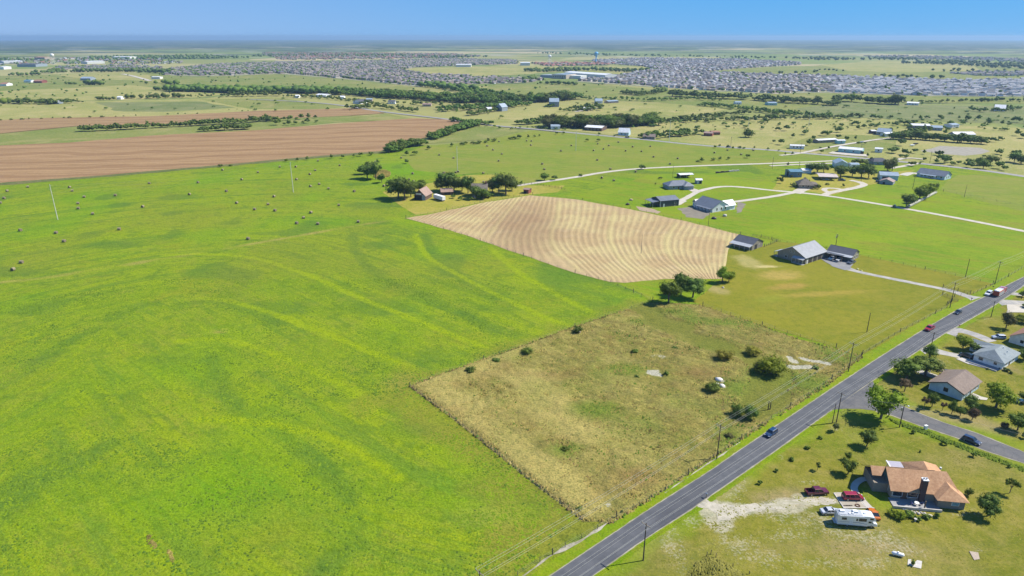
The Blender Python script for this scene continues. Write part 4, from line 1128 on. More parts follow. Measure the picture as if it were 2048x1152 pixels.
for i, (u, v, h, w, f, s) in enumerate([(755, 329, 11, 11, 'mid', 'airy'), (814, 328, 11, 12, 'olive', 'oak'), (813, 312, 12, 14, 'mid', 'oak'), (830, 311, 11, 16, 'mid', 'oak'), (857, 300, 10, 15, 'dark', 'oak'), (904, 294, 9, 12, 'dark', 'oak'), (926, 291, 8, 11, 'dark', 'oak'), (951, 289, 7, 11, 'dark', 'bush'), (1089, 362, 16, 20, 'mid', 'oak'), (1109, 361, 12, 16, 'dark', 'oak'), (1161, 353, 7, 10, 'olive', 'oak'), (1285, 340, 14, 14, 'mid', 'oak'),
                               (1404, 325, 11, 15, 'mid', 'oak'), (1427, 322, 8, 10, 'mid', 'oak'), (1440, 321, 8, 12, 'olive', 'oak'), (1457, 320, 7, 9, 'mid', 'oak'), (1495, 317, 10, 12, 'mid', 'oak'), (1320, 359, 7, 8, 'dark', 'bush'), (1327, 372, 7, 8, 'mid', 'oak'), (1311, 371, 6, 5, 'olive', 'airy'), (1395, 325, 6, 8, 'olive', 'bush'), (1174, 284, 8, 9, 'mid', 'oak'), (1197, 284, 8, 10, 'mid', 'oak'), (1502, 285, 0.1, 0.1, 'mid', 'oak')][:-1]):
    plant(u, v, h, w, s, f, None, group='single trees in the pastures')
    PLANTS[-1]['base'] = 'small tree standing alone in the green pasture beyond the farm track' if u > 1050 else 'small tree standing between the bright meadow and the ploughed field'; PLANTS[-1]['rown'] = (i + 1, 0)
# ---- ranch houses, right middle
RT = [(1812, 416, 26, 28, 'dark'), (1823, 408, 18, 18, 'dark'), (1838, 402, 26, 28, 'mid'), (1850, 399, 28, 30, 'lime'), (1866, 387, 19, 20, 'mid'), (1619, 346, 18, 20, 'dark'), (1634, 348, 20, 22, 'dark'), (1647, 346, 18, 20, 'mid'), (1681, 356, 24, 30, 'dark'), (1704, 354, 20, 22, 'dark'), (1722, 356, 24, 22, 'dark'), (1737, 357, 26, 28, 'dark'),
      (1713, 329, 15, 22, 'dark'), (1728, 330, 14, 20, 'mid'), (1740, 327, 14, 14, 'dark'), (1774, 346, 26, 24, 'olive'), (1784, 343, 24, 22, 'dark'), (1824, 333, 12, 18, 'dark'), (1563, 368, 15, 14, 'mid'), (1557, 362, 9, 12, 'olive'), (1587, 375, 12, 13, 'mid'), (1597, 376, 9, 11, 'mid'), (1637, 379, 13, 10, 'lime'), (1628, 380, 8, 8, 'lime'), (1575, 333, 9, 9, 'dark'), (1686, 375, 10, 6, 'lime'), (1582, 356, 7, 10, 'olive'),
      (1655, 371, 6, 8, 'olive'), (1849, 374, 4, 6, 'dark'), (1618, 365, 6, 5, 'dark')]
for i, (u, v, h, w, f) in enumerate(RT):
    plant(u, v, h, w, 'oak' if h > 9 else 'bush', f, None, group='trees round the ranch houses')
    PLANTS[-1]['base'] = 'tree beside the long row of wrapped bales' if u > 1805 else ('tree among the ranch houses and sheds')
    PLANTS[-1]['rown'] = (i + 1, 0)
BR = [(1873, 328, 8, 14), (1888, 327, 10, 22), (1899, 325, 9, 16), (1876, 320, 7, 14), (1905, 331, 8, 12), (1917, 330, 8, 11), (1938, 328, 7, 16), (1940, 336, 10, 20), (1957, 331, 9, 22), (1966, 338, 10, 24), (1980, 331, 10, 26), (1998, 338, 9, 20), (2008, 342, 9, 14), (2031, 315, 13, 20), (2028, 325, 12, 26), (2042, 328, 14, 24), (1999, 309, 5, 16), (2001, 315, 5, 6), (1967, 316, 5, 8),
      (1788, 307, 9, 20), (1809, 310, 10, 18), (1812, 317, 8, 12), (1829, 307, 7, 13), (1848, 309, 7, 12), (1801, 317, 7, 10), (1789, 320, 5, 7), (1848, 323, 8, 9), (1779, 305, 8, 12), (1840, 329, 5, 6), (1873, 311, 8, 12), (1881, 312, 8, 14), (1803, 292, 10, 18), (1562, 290, 9, 16), (1555, 262, 6, 12), (1573, 262, 7, 16), (1585, 276, 7, 12), (1610, 270, 6, 16), (1648, 272, 10, 16), (1660, 270, 9, 10), (1677, 265, 12, 17), (1682, 254, 4, 10), (1618, 291, 14, 13), (1626, 282, 10, 10), (1676, 278, 8, 12), (1693, 283, 10, 11), (1710, 281, 9, 8),
      (1715, 260, 7, 13), (1727, 258, 8, 13), (1742, 256, 10, 13), (1752, 256, 7, 7), (1758, 252, 7, 8), (1768, 251, 6, 8), (1766, 278, 9, 9), (1782, 262, 7, 7), (1792, 252, 9, 14), (1803, 250, 10, 14), (1815, 251, 9, 16), (1828, 250, 9, 14), (1818, 257, 7, 12), (1849, 258, 8, 8), (1860, 261, 6, 10), (1900, 253, 10, 16), (1896, 262, 7, 10), (1912, 254, 6, 8), (1890, 270, 5, 14), (2033, 272, 9, 18), (2045, 277, 10, 16), (1952, 282, 8, 14), (1973, 283, 8, 12), (1985, 284, 8, 14), (2000, 281, 8, 12), (1978, 249, 6, 16), (2003, 250, 6, 12), (2018, 252, 5, 10), (1968, 250, 4, 6),
      (1643, 307, 7, 9), (1657, 299, 6, 6), (1640, 299, 5, 6), (1547, 287, 7, 8), (1497, 275, 11, 24), (1482, 252, 3, 9), (1470, 251, 3, 9), (1716, 288, 5, 7), (1730, 289, 4, 6), (1585, 311, 5, 9), (1570, 312, 6, 6), (1480, 299, 3, 8), (1465, 299, 3, 8), (1430, 297, 3, 8), (1735, 315, 8, 8), (1778, 250, 4, 8), (1710, 251, 4, 14), (1745, 238, 4, 14), (1760, 239, 4, 12), (1782, 238, 4, 10), (1840, 240, 3, 12), (1855, 238, 3, 10), (1880, 239, 3, 14), (1935, 243, 4, 16), (1955, 241, 4, 14), (2030, 245, 5, 18), (1530, 245, 4, 12), (1510, 244, 4, 14), (1550, 240, 4, 16), (1490, 243, 4, 16)]
for i, (u, v, h, w) in enumerate(BR):
    f = 'rust' if (u, v) in ((1873, 311), (1881, 312)) else random.Random(i).choice(['dark', 'dark', 'dark', 'mid'])
    plant(u, v, h * 1.25, w, 'cedar', f, 'reddish brown bush beside a roadside pole' if f == 'rust' else None, group='round dark junipers on the right-hand pastures', name='juniper')
    if f == 'rust': PLANTS[-1]['group'] = 'two rust coloured bushes by the county road'; continue
    PLANTS[-1]['base'] = 'round dark juniper on the pale pastures near the county road'; PLANTS[-1]['rown'] = (i + 1, 0)

# ---- hedgerows and creek woods
row([(1790, 280), (1830, 279), (1880, 283), (1930, 287), (1970, 289)], 3.2, 9.0, 'cedars of the dark windbreak', 'dark cedar in the straight windbreak behind the bare lot', rows=2, rowgap=3, shape=('cedar', 'tall'), fol=('dark',), seed=5)
row([(1800, 276), (1830, 270), (1848, 266)], 3.4, 8.0, 'cedars of the dark windbreak', 'dark cedar in the slanting arm of the windbreak', rows=2, rowgap=3, shape=('cedar', 'tall'), fol=('dark',), seed=6)
row([(160, 264), (230, 261), (300, 257), (380, 253), (440, 249), (500, 246), (545, 241)], 5.5, 8.5, 'trees of the row behind the ploughed field', 'dark tree in the long row behind the ploughed field', rows=2, rowgap=4, fol=('dark', 'dark', 'mid'), seed=7)
row([(398, 264), (440, 262), (500, 259)], 6, 9, 'trees of the row behind the ploughed field', 'dark tree in the short row just behind the ploughed field', rows=2, rowgap=4, fol=('dark',), seed=8)
row([(530, 244), (580, 241), (635, 237)], 9, 8, 'trees of the row behind the ploughed field', 'tree at the thin right end of the row behind the ploughed field', seed=9)
row([(545, 250), (575, 252), (610, 248), (640, 244)], 14, 7.5, 'trees of the row behind the ploughed field', 'loose tree behind the ploughed field', seed=10)
row([(785, 307), (795, 304), (812, 296), (835, 293), (855, 291)], 5, 8.5, 'trees of the hedge at the ploughed field corner', 'tree in the hedge right of the ploughed field', rows=2, rowgap=5, fol=('dark', 'mid'), seed=11)
row([(868, 281), (885, 275), (900, 268), (920, 262), (945, 255), (962, 248)], 5, 7.5, 'trees of the hedge at the ploughed field corner', 'tree in the upper hedge right of the ploughed field', rows=3, rowgap=5, fol=('dark', 'mid'), seed=12)
row([(900, 243), (930, 246), (960, 249), (985, 250)], 5, 6.5, 'trees of the hedge at the ploughed field corner', 'tree where the hedge meets the county road', rows=2, rowgap=4, fol=('dark',), seed=13)
row([(571, 325), (590, 324), (628, 320), (637, 319), (690, 317), (705, 315), (735, 312), (762, 310)], 9, 5.5, 'bushes along the near edge of the ploughed field', 'bushy tree on the near right edge of the ploughed field', gap=.25, fol=('dark', 'mid'), seed=14)
row([(430, 336), (450, 335), (470, 333)], 5, 3, 'bushes along the near edge of the ploughed field', 'low bush in the ditch of the ploughed field', seed=15)
row([(925, 290), (975, 286), (1010, 282), (1060, 276), (1090, 272), (1140, 268)], 9, 5, 'bushes along the back of the hay pasture', 'bushy tree along the back fence of the hay pasture', gap=.15, fol=('dark', 'mid', 'olive'), seed=16)
row([(940, 232), (965, 228), (1000, 222)], 7, 7, 'trees on the bank above the county road', 'tree on the bank above the county road', rows=2, seed=17)
row([(1035, 250), (1060, 249), (1090, 246), (1105, 240)], 7, 8, 'trees of the wood behind the hay pasture', 'tree at the left end of the wood behind the hay pasture', rows=2, seed=18)
row([(1090, 256), (1140, 256), (1180, 257), (1240, 255), (1290, 252), (1320, 250)], 7.0, 14, 'trees of the wood behind the hay pasture', 'tall tree in the wood behind the hay pasture', rows=4, rowgap=9, fol=('dark', 'mid', 'mid', 'olive'), seed=19)
row([(1320, 248), (1380, 240), (1450, 232), (1500, 229)], 9, 7, 'trees of the belt right of the wood', 'tree in the belt running right from the wood', rows=2, rowgap=7, seed=20)
row([(1370, 246), (1440, 243), (1500, 240), (1600, 240), (1680, 238), (1735, 236)], 8, 7, 'trees of the belt right of the wood', 'tree in the thin belt across the pale pastures', rows=2, rowgap=6, gap=.1, fol=('dark', 'dark', 'mid'), seed=21)
row([(1390, 212), (1440, 216), (1500, 223), (1560, 231), (1600, 234), (1660, 238)], 9, 8, 'trees of the middle creek', 'tree along the middle creek', rows=3, rowgap=9, fol=('dark', 'mid'), seed=22)
row([(1160, 200), (1230, 200), (1300, 203), (1380, 200), (1440, 203)], 11, 7, 'trees of the middle creek', 'tree along the upper creek', rows=2, rowgap=9, fol=('dark', 'mid'), seed=23)
row([(1340, 193), (1420, 198), (1500, 200), (1560, 206), (1640, 210), (1662, 212)], 9, 12, 'trees of the upper creek wood', 'tree in the upper creek wood', rows=3, rowgap=12, fol=('dark',), seed=24)
row([(1240, 187), (1280, 192), (1310, 188), (1335, 182)], 10, 9, 'trees of the upper creek wood', 'tree by the creek below the suburb', rows=2, rowgap=10, seed=25)
row([(1660, 203), (1720, 205), (1760, 209), (1800, 209)], 9, 12, 'trees of the upper creek wood', 'tree in the creek wood below the new suburb', rows=3, rowgap=9, fol=('dark', 'mid'), seed=26)
row([(1800, 206), (1860, 206), (1940, 204), (2020, 203), (2100, 202)], 14, 7, 'trees of the upper creek wood', 'tree of the thin line below the new suburb', rows=2, rowgap=8, gap=.2, seed=27)
row([(1930, 222), (1960, 225), (2000, 224), (2060, 218)], 12, 8, 'trees round the far white farm', 'tree round the far white farm', rows=2, rowgap=10, gap=.2, seed=28)
row([(330, 183), (400, 184), (480, 187), (560, 186), (640, 188), (700, 191), (760, 196), (820, 199), (880, 204), (940, 207)], 9, 13, 'trees of the creek wood', 'tree in the dark creek wood', rows=6, rowgap=11, fol=('dark', 'dark', 'mid'), seed=29)
row([(700, 189), (800, 194), (900, 200), (980, 208)], 9, 12, 'trees of the creek wood', 'tree in the creek wood', rows=4, rowgap=12, fol=('dark', 'mid'), seed=30)
row([(840, 172), (900, 180), (940, 190), (990, 200)], 12, 12, 'trees of the creek wood', 'tree where the creek wood nears the suburb', rows=3, rowgap=20, fol=('dark', 'mid'), seed=31)
row([(880, 224), (930, 222), (990, 218), (1040, 214), (1065, 210)], 9, 9, 'trees of the creek wood', 'tree at the near edge of the creek wood', rows=4, rowgap=13, seed=32)
row([(970, 208), (1040, 206), (1100, 204), (1165, 198)], 9, 14, 'trees of the creek wood', 'tree at the right end of the creek wood', rows=4, rowgap=12, fol=('dark', 'mid'), seed=33)
row([(560, 195), (640, 197), (700, 204), (740, 212)], 11, 7, 'trees round the roadside cottages', 'tree among the roadside cottages', rows=2, rowgap=12, gap=.2, seed=34)
row([(700, 220), (745, 216), (790, 220), (830, 226)], 9, 8, 'trees round the roadside cottages', 'tree on the county road by the red field', rows=2, rowgap=8, seed=35)
row([(760, 205), (820, 211), (880, 212), (930, 216)], 14, 7, 'trees round the roadside cottages', 'tree behind the roadside cottages', rows=2, rowgap=20, gap=.25, seed=36)
row([(0, 208), (50, 208), (100, 209), (140, 207)], 9, 9, 'trees at the left edge', 'tree of the dark grove at the left edge', rows=3, rowgap=12, fol=('dark', 'mid'), seed=37)
row([(130, 203), (160, 206), (175, 206)], 10, 6, 'trees at the left edge', 'tree near the long white barn', seed=38)
row([(195, 200), (225, 200)], 9, 7, 'trees of the left treeline', 'tree in the short left clump', rows=2, seed=39)
row([(240, 198), (270, 197), (310, 197), (350, 196), (375, 196)], 10, 8, 'trees of the left treeline', 'tree in the left treeline', rows=2, rowgap=9, fol=('dark',), seed=40)
row([(375, 196), (430, 194), (480, 192), (530, 192), (545, 190)], 16, 7, 'trees of the left treeline', 'tree in the thin middle of the left treeline', rows=2, rowgap=9, gap=.2, seed=41)
row([(440, 194), (520, 193), (560, 192)], 10, 10, 'trees of the left treeline', 'tree where the left treeline thickens', rows=2, rowgap=10, fol=('dark',), seed=42)
row([(0, 242), (50, 240), (90, 238), (130, 237), (220, 235), (300, 232), (400, 228), (500, 223)], 13, 3.4, 'bushes along the far ploughed strip', 'low bush along the far ploughed strip', gap=.25, fol=('dark', 'mid'), seed=43)
row([(25, 152), (45, 151), (85, 150)], 12, 9, 'trees of the far left', 'tree of the clump left below the town', rows=2, rowgap=12, seed=44)
row([(92, 147), (105, 146), (140, 145), (200, 144), (270, 144), (330, 147)], 12, 12, 'trees of the far left', 'tree on the edge of the town', rows=3, rowgap=24, fol=('dark',), seed=45)
row([(128, 168), (150, 169)], 10, 6, 'trees of the far left', 'tree beside the far grey house', rows=2, seed=46)
row([(172, 169), (190, 170), (205, 170)], 9, 11, 'trees of the far left', 'tree beside the far grey barn', rows=2, seed=47)
row([(293, 169), (310, 168), (330, 168), (345, 171)], 14, 11, 'trees of the far left', 'tree round the farm below the suburb', rows=2, rowgap=16, gap=.2, seed=48)
row([(312, 180), (330, 181), (355, 182)], 9, 8, 'trees of the far left', 'tree of the left end of the creek wood', rows=2, seed=49)
row([(20, 194), (130, 193), (300, 190)], 60, 4, 'lone far bushes', 'lone bush on the far pastures', gap=.2, shape=('bush',), seed=50)
row([(1080, 168), (1130, 170), (1150, 171)], 14, 9, 'trees by the far works', 'tree before the far works', rows=2, rowgap=15, gap=.2, seed=51)
row([(1050, 163), (1070, 161)], 9, 14, 'trees by the far works', 'dark tree beside the far works', rows=2, seed=52)
row([(1075, 145), (1130, 143), (1180, 141), (1262, 145)], 15, 12, 'trees by the far works', 'tree behind the far works', rows=4, rowgap=26, seed=53)
row([(1480, 150), (1540, 148), (1600, 147), (1640, 144)], 30, 9, 'trees of the far right pastures', 'tree on the far right pastures', rows=2, gap=.4, seed=54)
row([(1760, 155), (1800, 155), (1850, 156), (1900, 157)], 26, 11, 'trees of the far right pastures', 'tree on the green rise behind the new suburb', rows=2, rowgap=40, gap=.3, seed=55)
row([(1630, 140), (1690, 143)], 20, 8, 'trees of the far right pastures', 'bush on the far right pastures', gap=.2, seed=56)
row([(1880, 143), (1960, 143), (2020, 146)], 30, 10, 'trees of the far right pastures', 'tree on the far right rise', rows=2, rowgap=60, gap=.3, seed=57)
row([(1800, 127), (1900, 130), (2000, 136), (2080, 140)], 22, 13, 'far right woods', 'tree of the far right wood', rows=9, rowgap=48, fol=('dark',), seed=58)
row([(1640, 121), (1750, 120), (1850, 121)], 30, 12, 'far right woods', 'tree of the far right wood', rows=6, rowgap=60, fol=('dark',), seed=59)
row([(0, 124), (120, 121), (300, 120), (500, 116)], 26, 12, 'far town trees', 'tree in the far town', rows=12, rowgap=60, fol=('dark', 'mid'), gap=.3, seed=60)
row([(500, 114), (640, 113), (800, 114), (900, 117)], 26, 12, 'far town trees', 'tree behind the suburb', rows=6, rowgap=60, fol=('dark',), gap=.2, seed=61)
row([(1060, 106), (1200, 112), (1400, 114), (1500, 118)], 40, 11, 'far town trees', 'tree behind the suburb', rows=4, rowgap=70, gap=.4, seed=62)
row([(1780, 208), (1795, 210)], 7, 16, 'trees of the upper creek wood', 'tall dark oak of the creek wood below the new suburb', rows=2, fol=('dark',), seed=63)
row([(1205, 220), (1140, 222), (1120, 224)], 10, 7, 'trees round the ranch in the pale field', 'tree round the ranch in the pale field', rows=2, rowgap=12, seed=64)
row([(1150, 222), (1185, 218), (1210, 216)], 9, 9, 'trees round the ranch in the pale field', 'dark tree of the grove beside the pale ranch', rows=2, rowgap=14, fol=('dark',), seed=65)
row([(1098, 215), (1110, 214), (1120, 213)], 9, 6, 'trees round the grey gabled barn', 'tree beside the far grey gabled barn', rows=2, rowgap=9, seed=66)
row([(1275, 275), (1300, 278), (1340, 275), (1380, 272), (1405, 268)], 7, 7, 'trees round the roadside houses', 'tree round the houses above the county road', rows=3, rowgap=9, seed=67)
row([(1180, 270), (1250, 276), (1320, 281)], 16, 4, 'trees along the county road', 'small roadside tree on the county road', gap=.1, seed=68)
row([(1000, 262), (1060, 256), (1130, 262)], 12, 4.5, 'trees along the county road', 'small tree on the bend of the county road', gap=.1, seed=69)
row([(1420, 293), (1480, 297), (1530, 300), (1560, 303)], 11, 3, 'trees along the county road', 'scrubby bush on the verge of the county road', gap=.1, seed=70)

rs_ = random.Random(91)
for _ in range(900):
    u, v = rs_.uniform(-40, 2100), 150 + 110 * rs_.random() ** 1.3
    if v > 225 and u < 900: continue
    if rs_.random() < .45 and v > 200: v = rs_.uniform(236, 262); u = rs_.uniform(1250, 2080)
    q = G(u, v); hh = rs_.uniform(1.8, 5.5)
    PLANTS.append(dict(x=q.x, y=q.y, h=hh, w=hh * rs_.uniform(1, 1.7), shape='bush', fol=rs_.choice(['dark', 'dark', 'mid', 'olive']), name='bush', label=None, base='lone bush on the far pastures', group='lone far bushes', u=u, v=v, far=1))
# ------------------------------------------------------------------ build them
def put_plant(p, near=True):
    dist = math.hypot(p['x'], p['y'])
    hp = p['h'] * FPX / dist
    lod = 'near' if hp > 24 else ('mid' if hp > 9 else 'far')
    rng = random.Random(int(p['x'] * 13 + p['y'] * 7))
    var = rng.randrange(NVAR[lod])
    cm = crown_mesh(p['shape'], var, lod, p['fol'])
    wu = {'oak': 1.02, 'tall': .74, 'bush': 1.15, 'airy': .80, 'cedar': 1.0}[p['shape']]
    sx = p['w'] / wu
    sc = (sx, sx * rng.uniform(.9, 1.1), p['h'])
    z = 0.5 if dist < 800 else 0.2
    rz = rng.uniform(0, 6.28)
    if lod == 'far':
        o = link_mesh(p['name'], cm, None, (p['x'], p['y'], z), (0, 0, rz)); o.scale = sc
        root = o
    else:
        root = empty(p['name'], (p['x'], p['y'], z), rz); root.scale = sc
        link_mesh('crown', cm, root)
        link_mesh('trunk', proto(p['shape'], var, lod)[4], root)
    return root
PLANTS.sort(key=lambda p: -p['h'] * max(p['w'], .5) / (p['x'] ** 2 + p['y'] ** 2))
PLANTS = [p for p in PLANTS if not p.get('far')] + [p for p in PLANTS if p.get('far')]
NEARP = PLANTS[:300]; FARP = PLANTS[300:]
# place names for the trees that are known by where they stand
from collections import defaultdict
byb = defaultdict(list)
for p in NEARP:
    if not p['label']: byb[p['base']].append(p)
for b, lst in byb.items():
    lst.sort(key=lambda p: p['u'])
    for i, p in enumerate(lst):
        p['label'] = b + (', %s from the left' % ordinal(i + 1) if len(lst) > 1 else '')
for p in NEARP:
    o = put_plant(p)
    tag(o, p['label'], {'bush': 'bush', 'garden_shrub': 'shrub', 'juniper': 'juniper bush'}.get(p['name'], 'tree'), p['group'])
# the rest: one mass per wood
def wood_mass(name, lst, label):
    Vs, Fs, M = [], [], []
    nv = 0
    var3 = [crown_np(300 + i, 16, .20, s) for i, s in enumerate(('oak', 'bush', 'tall'))]
    small = []
    for V, F, _ in var3:
        # light crown: a few lumps only
        small.append((V, F))
    for p in lst:
        rng = random.Random(int(p['x'] * 13 + p['y'] * 7))
        dist = math.hypot(p['x'], p['y'])
        if dist > 1500:
            v0 = ICO1 * (1 + np.random.RandomState(rng.randrange(9999)).uniform(-.3, .3, (len(ICO1), 1)))
            v0 = v0 * [.5, .5, .42] + [0, 0, .5]; f0 = ICO1F
        else:
            v0, f0 = small[rng.randrange(3)]
        a = rng.uniform(0, 6.28); ca, sa = math.cos(a), math.sin(a)
        w = p['w']
        v = np.stack([(v0[:, 0] * ca - v0[:, 1] * sa) * w + p['x'], (v0[:, 0] * sa + v0[:, 1] * ca) * w + p['y'], v0[:, 2] * p['h'] + 0.2], 1)
        Vs.append(v); Fs.append(f0 + nv); nv += len(v)
        M.append(np.full(len(f0), 1 if p['fol'] in ('mid', 'lime', 'olive') else 0))
    me = np_mesh(name, np.concatenate(Vs), np.concatenate(Fs), F_DARK)
    me.materials.append(F_MID)
    me.polygons.foreach_set('material_index', np.concatenate(M).astype(np.int32))
    o = link_mesh(name, me); tag(o, label, None, None, 'stuff')
mass = defaultdict(list)
for p in FARP: mass[p['group'] or 'scattered trees'].append(p)
for g, lst in mass.items():
    wood_mass('woodland', lst, 'distant ' + g)
# ================================================================== SUBURBS, TOWN AND FAR LANDMARKS
def roof_m(name, col): return flat(name, col, 0.8, 0, 0.2, 0.15, 0.3)
R_G1 = roof_m('grey_shingles', (0.15, 0.145, 0.15)); R_G2 = roof_m('brown_grey_shingles', (0.22, 0.19, 0.165)); R_G3 = roof_m('light_grey_shingles', (0.30, 0.30, 0.305)); R_RED = roof_m('red_roof', (0.28, 0.12, 0.09))
W_A = flat('cream_siding', (0.52, 0.47, 0.40), 0.8, scale=.3); W_B = flat('tan_brick', (0.34, 0.27, 0.21), 0.85, scale=.3); W_C = flat('pale_siding', (0.66, 0.66, 0.66), 0.8, scale=.3)
M_WHITE = flat('white_paint', (0.74, 0.74, 0.73), 0.55); M_GLASS = flat('dark_glass', (0.02, 0.025, 0.03), 0.08, spec=0.8)
def house_vf(L, W, h, r, hip=.0, ov=.5):
    a, b = L / 2, W / 2; A, B = a + ov, b + ov
    k = hip * b
    V = [(-a, -b, 0), (a, -b, 0), (a, b, 0), (-a, b, 0), (-a, -b, h), (a, -b, h), (a, b, h), (-a, b, h),
         (-A, -B, h - .1), (A, -B, h - .1), (A, B, h - .1), (-A, B, h - .1), (-A + k + .01, 0, h + r), (A - k - .01, 0, h + r)]
    F = [(0, 1, 5, 4), (1, 2, 6, 5), (2, 3, 7, 6), (3, 0, 4, 7), (8, 9, 13, 12), (10, 11, 12, 13), (9, 10, 13), (11, 8, 12)]
    return V, F, [0, 0, 0, 0, 1, 1, 1, 1]
# houses stand in back-to-back rows along streets; rows follow the suburb's own grain
HOUSES = []
def suburb(poly_px, angle, seed, lot=(15.5, 62.0), walls=(0, 0, 1, 1), roofs=(0, 0, 1), big=1.0, skip=.06):
    poly = px(poly_px); rng = random.Random(seed)
    ca, sa = math.cos(angle), math.sin(angle)
    xs = [p[0] for p in poly]; ys = [p[1] for p in poly]
    cx, cy = sum(xs) / len(xs), sum(ys) / len(ys)
    R_ = max(max(xs) - min(xs), max(ys) - min(ys)) * .75
    i = -R_
    cand = []
    while i < R_:
        for dj in (0.0, 30.0):
            j = -R_ + rng.random() * 8
            while j < R_:
                bend = 26 * math.sin(j / 210.0 + seed) + 14 * math.sin(j / 77.0 + i * .004)
                X = cx + ca * j - sa * (i + dj + bend); Y = cy + sa * j + ca * (i + dj + bend)
                cand.append((X, Y, angle + rng.uniform(-.06, .06) + 0.12 * math.cos(j / 210.0 + seed), dj)); j += lot[0] * rng.uniform(.92, 1.1)
        i += lot[1]
    C = np.array(cand); m = inside(poly, C[:, 0], C[:, 1])
    for X, Y, a, dj in C[m]:
        if rng.random() < skip: continue
        HOUSES.append(dict(x=X, y=Y, a=a + (math.pi / 2 if rng.random() < .5 else 0), L=rng.uniform(11.5, 14.5) * big, W=rng.uniform(10, 13) * big, h=rng.choice([2.9, 2.9, 5.4]), r=rng.uniform(2.2, 3.4), hip=rng.choice([0, .6, .9]), wall=rng.choice(walls), roof=rng.choice(roofs), sub=seed))
def edge_angle(a, b):
    p, q = G(*a), G(*b); return math.atan2(q.y - p.y, q.x - p.x)
aA = edge_angle((560, 146), (840, 172)); aB = edge_angle((1150, 162), (1540, 186)); aC = edge_angle((1700, 186), (1900, 191))
suburb([(330, 150), (345, 138), (420, 130), (520, 126), (640, 124), (760, 122), (900, 118), (1030, 121), (1035, 128), (950, 130), (830, 135), (800, 140), (855, 150), (960, 155), (1085, 160), (1060, 165), (1000, 167), (950, 168), (868, 171), (838, 173), (760, 164), (660, 155), (560, 147), (450, 151), (390, 152)], aA, 3, walls=(0, 1, 1, 1), roofs=(0, 1, 1, 1))
suburb([(1150, 161), (1230, 152), (1310, 140), (1290, 133), (1210, 127), (1180, 121), (1300, 117), (1480, 119), (1600, 126), (1600, 130), (1480, 137), (1400, 145), (1540, 150), (1700, 153), (1720, 182), (1620, 184), (1545, 187), (1440, 182), (1300, 173)], aB, 5, walls=(0, 1, 1), roofs=(0, 0, 0, 1, 2))
suburb([(1660, 153), (1800, 158), (1880, 161), (2100, 161), (2100, 193), (1900, 192), (1860, 191), (1780, 189), (1660, 184)], aC, 9, walls=(0, 2, 2, 2), roofs=(2, 2, 0, 2))
suburb([(1720, 112), (1850, 112), (2048, 118), (2100, 128), (1950, 121), (1800, 118)], aC, 11, lot=(24, 90), skip=.3)
suburb([(1900, 147), (1990, 144), (2100, 146), (2100, 152), (1960, 152)], aC, 12)
suburb([(520, 106), (720, 106), (900, 108), (980, 113), (880, 116), (700, 119), (560, 120)], aA, 13, lot=(26, 100), skip=.2, walls=(1,), roofs=(1, 1, 3))
suburb([(120, 134), (260, 132), (330, 136), (300, 140), (190, 141), (110, 140)], aA, 14, lot=(22, 62), skip=.25, walls=(0, 1))
suburb([(1060, 127), (1180, 126), (1240, 128), (1200, 131), (1100, 133)], aA, 15, lot=(22, 62), walls=(1,), roofs=(3, 3, 1))
suburb([(0, 118), (200, 116), (320, 118), (380, 126), (300, 130), (120, 128), (0, 130)], aA, 16, lot=(40, 90), skip=.35, walls=(0, 1, 2), roofs=(0, 2, 3, 1))
WALLM = [W_A, W_B, W_C]; ROOFM = [R_G1, R_G2, R_G3, R_RED]
HOUSES.sort(key=lambda h: -(h['L'] * (h['h'] + h['r'] + 3)) / (h['x'] ** 2 + h['y'] ** 2))
near_h, far_h = HOUSES[:300], HOUSES[300:]
HM = {}
SUBN = {3: 'left suburb', 5: 'middle suburb', 9: 'pale suburb at right', 11: 'farthest right suburb', 12: 'small right-hand suburb', 13: 'far suburb', 14: 'town edge', 15: 'far red roofed quarter', 16: 'town'}
groups = defaultdict(list)
for h in near_h: groups[h['sub']].append(h)
def house_mesh(h):
    L, W = round(h['L']), round(h['W'])
    key = (L, W, h['h'], h['hip'], h['wall'], h['roof'])
    if key not in HM:
        V, F, M = house_vf(L, W, h['h'], 2.8, h['hip'])
        # garage door and two windows on the long sides, dark under the eaves
        me = bpy.data.meshes.new('suburban_house')
        mb = MB(); mb.add(V, F); mb.mi = list(M)
        for s in (-1, 1):
            y = s * (W / 2 + .04)
            mb.box(-L * .38, -L * .05, y - .03, y + .03, 0, 2.2, 2)
            mb.box(L * .12, L * .25, y - .03, y + .03, .9, 2.1, 3)
            mb.box(L * .33, L * .42, y - .03, y + .03, .9, 2.1, 3)
        HM[key] = mb.mesh('suburban_house', WALLM[h['wall']], ROOFM[h['roof']], M_WHITE, M_GLASS)
    return HM[key]
for sub, lst in groups.items():
    lst.sort(key=lambda h: h['x'] / h['y'])
    for i, h in enumerate(lst):
        o = link_mesh('suburban_house', house_mesh(h), None, (h['x'], h['y'], 0.2), (0, 0, h['a']))
        tag(o, '%s %s house, %s from the left in the %s' % (['dark roofed', 'brown roofed', 'pale roofed', 'red roofed'][h['roof']], ['cream', 'brick', 'white'][h['wall']], ordinal(i + 1), SUBN[sub]), 'house', 'houses of the ' + SUBN[sub])
far_g = defaultdict(list)
for h in far_h: far_g[h['sub']].append(h)
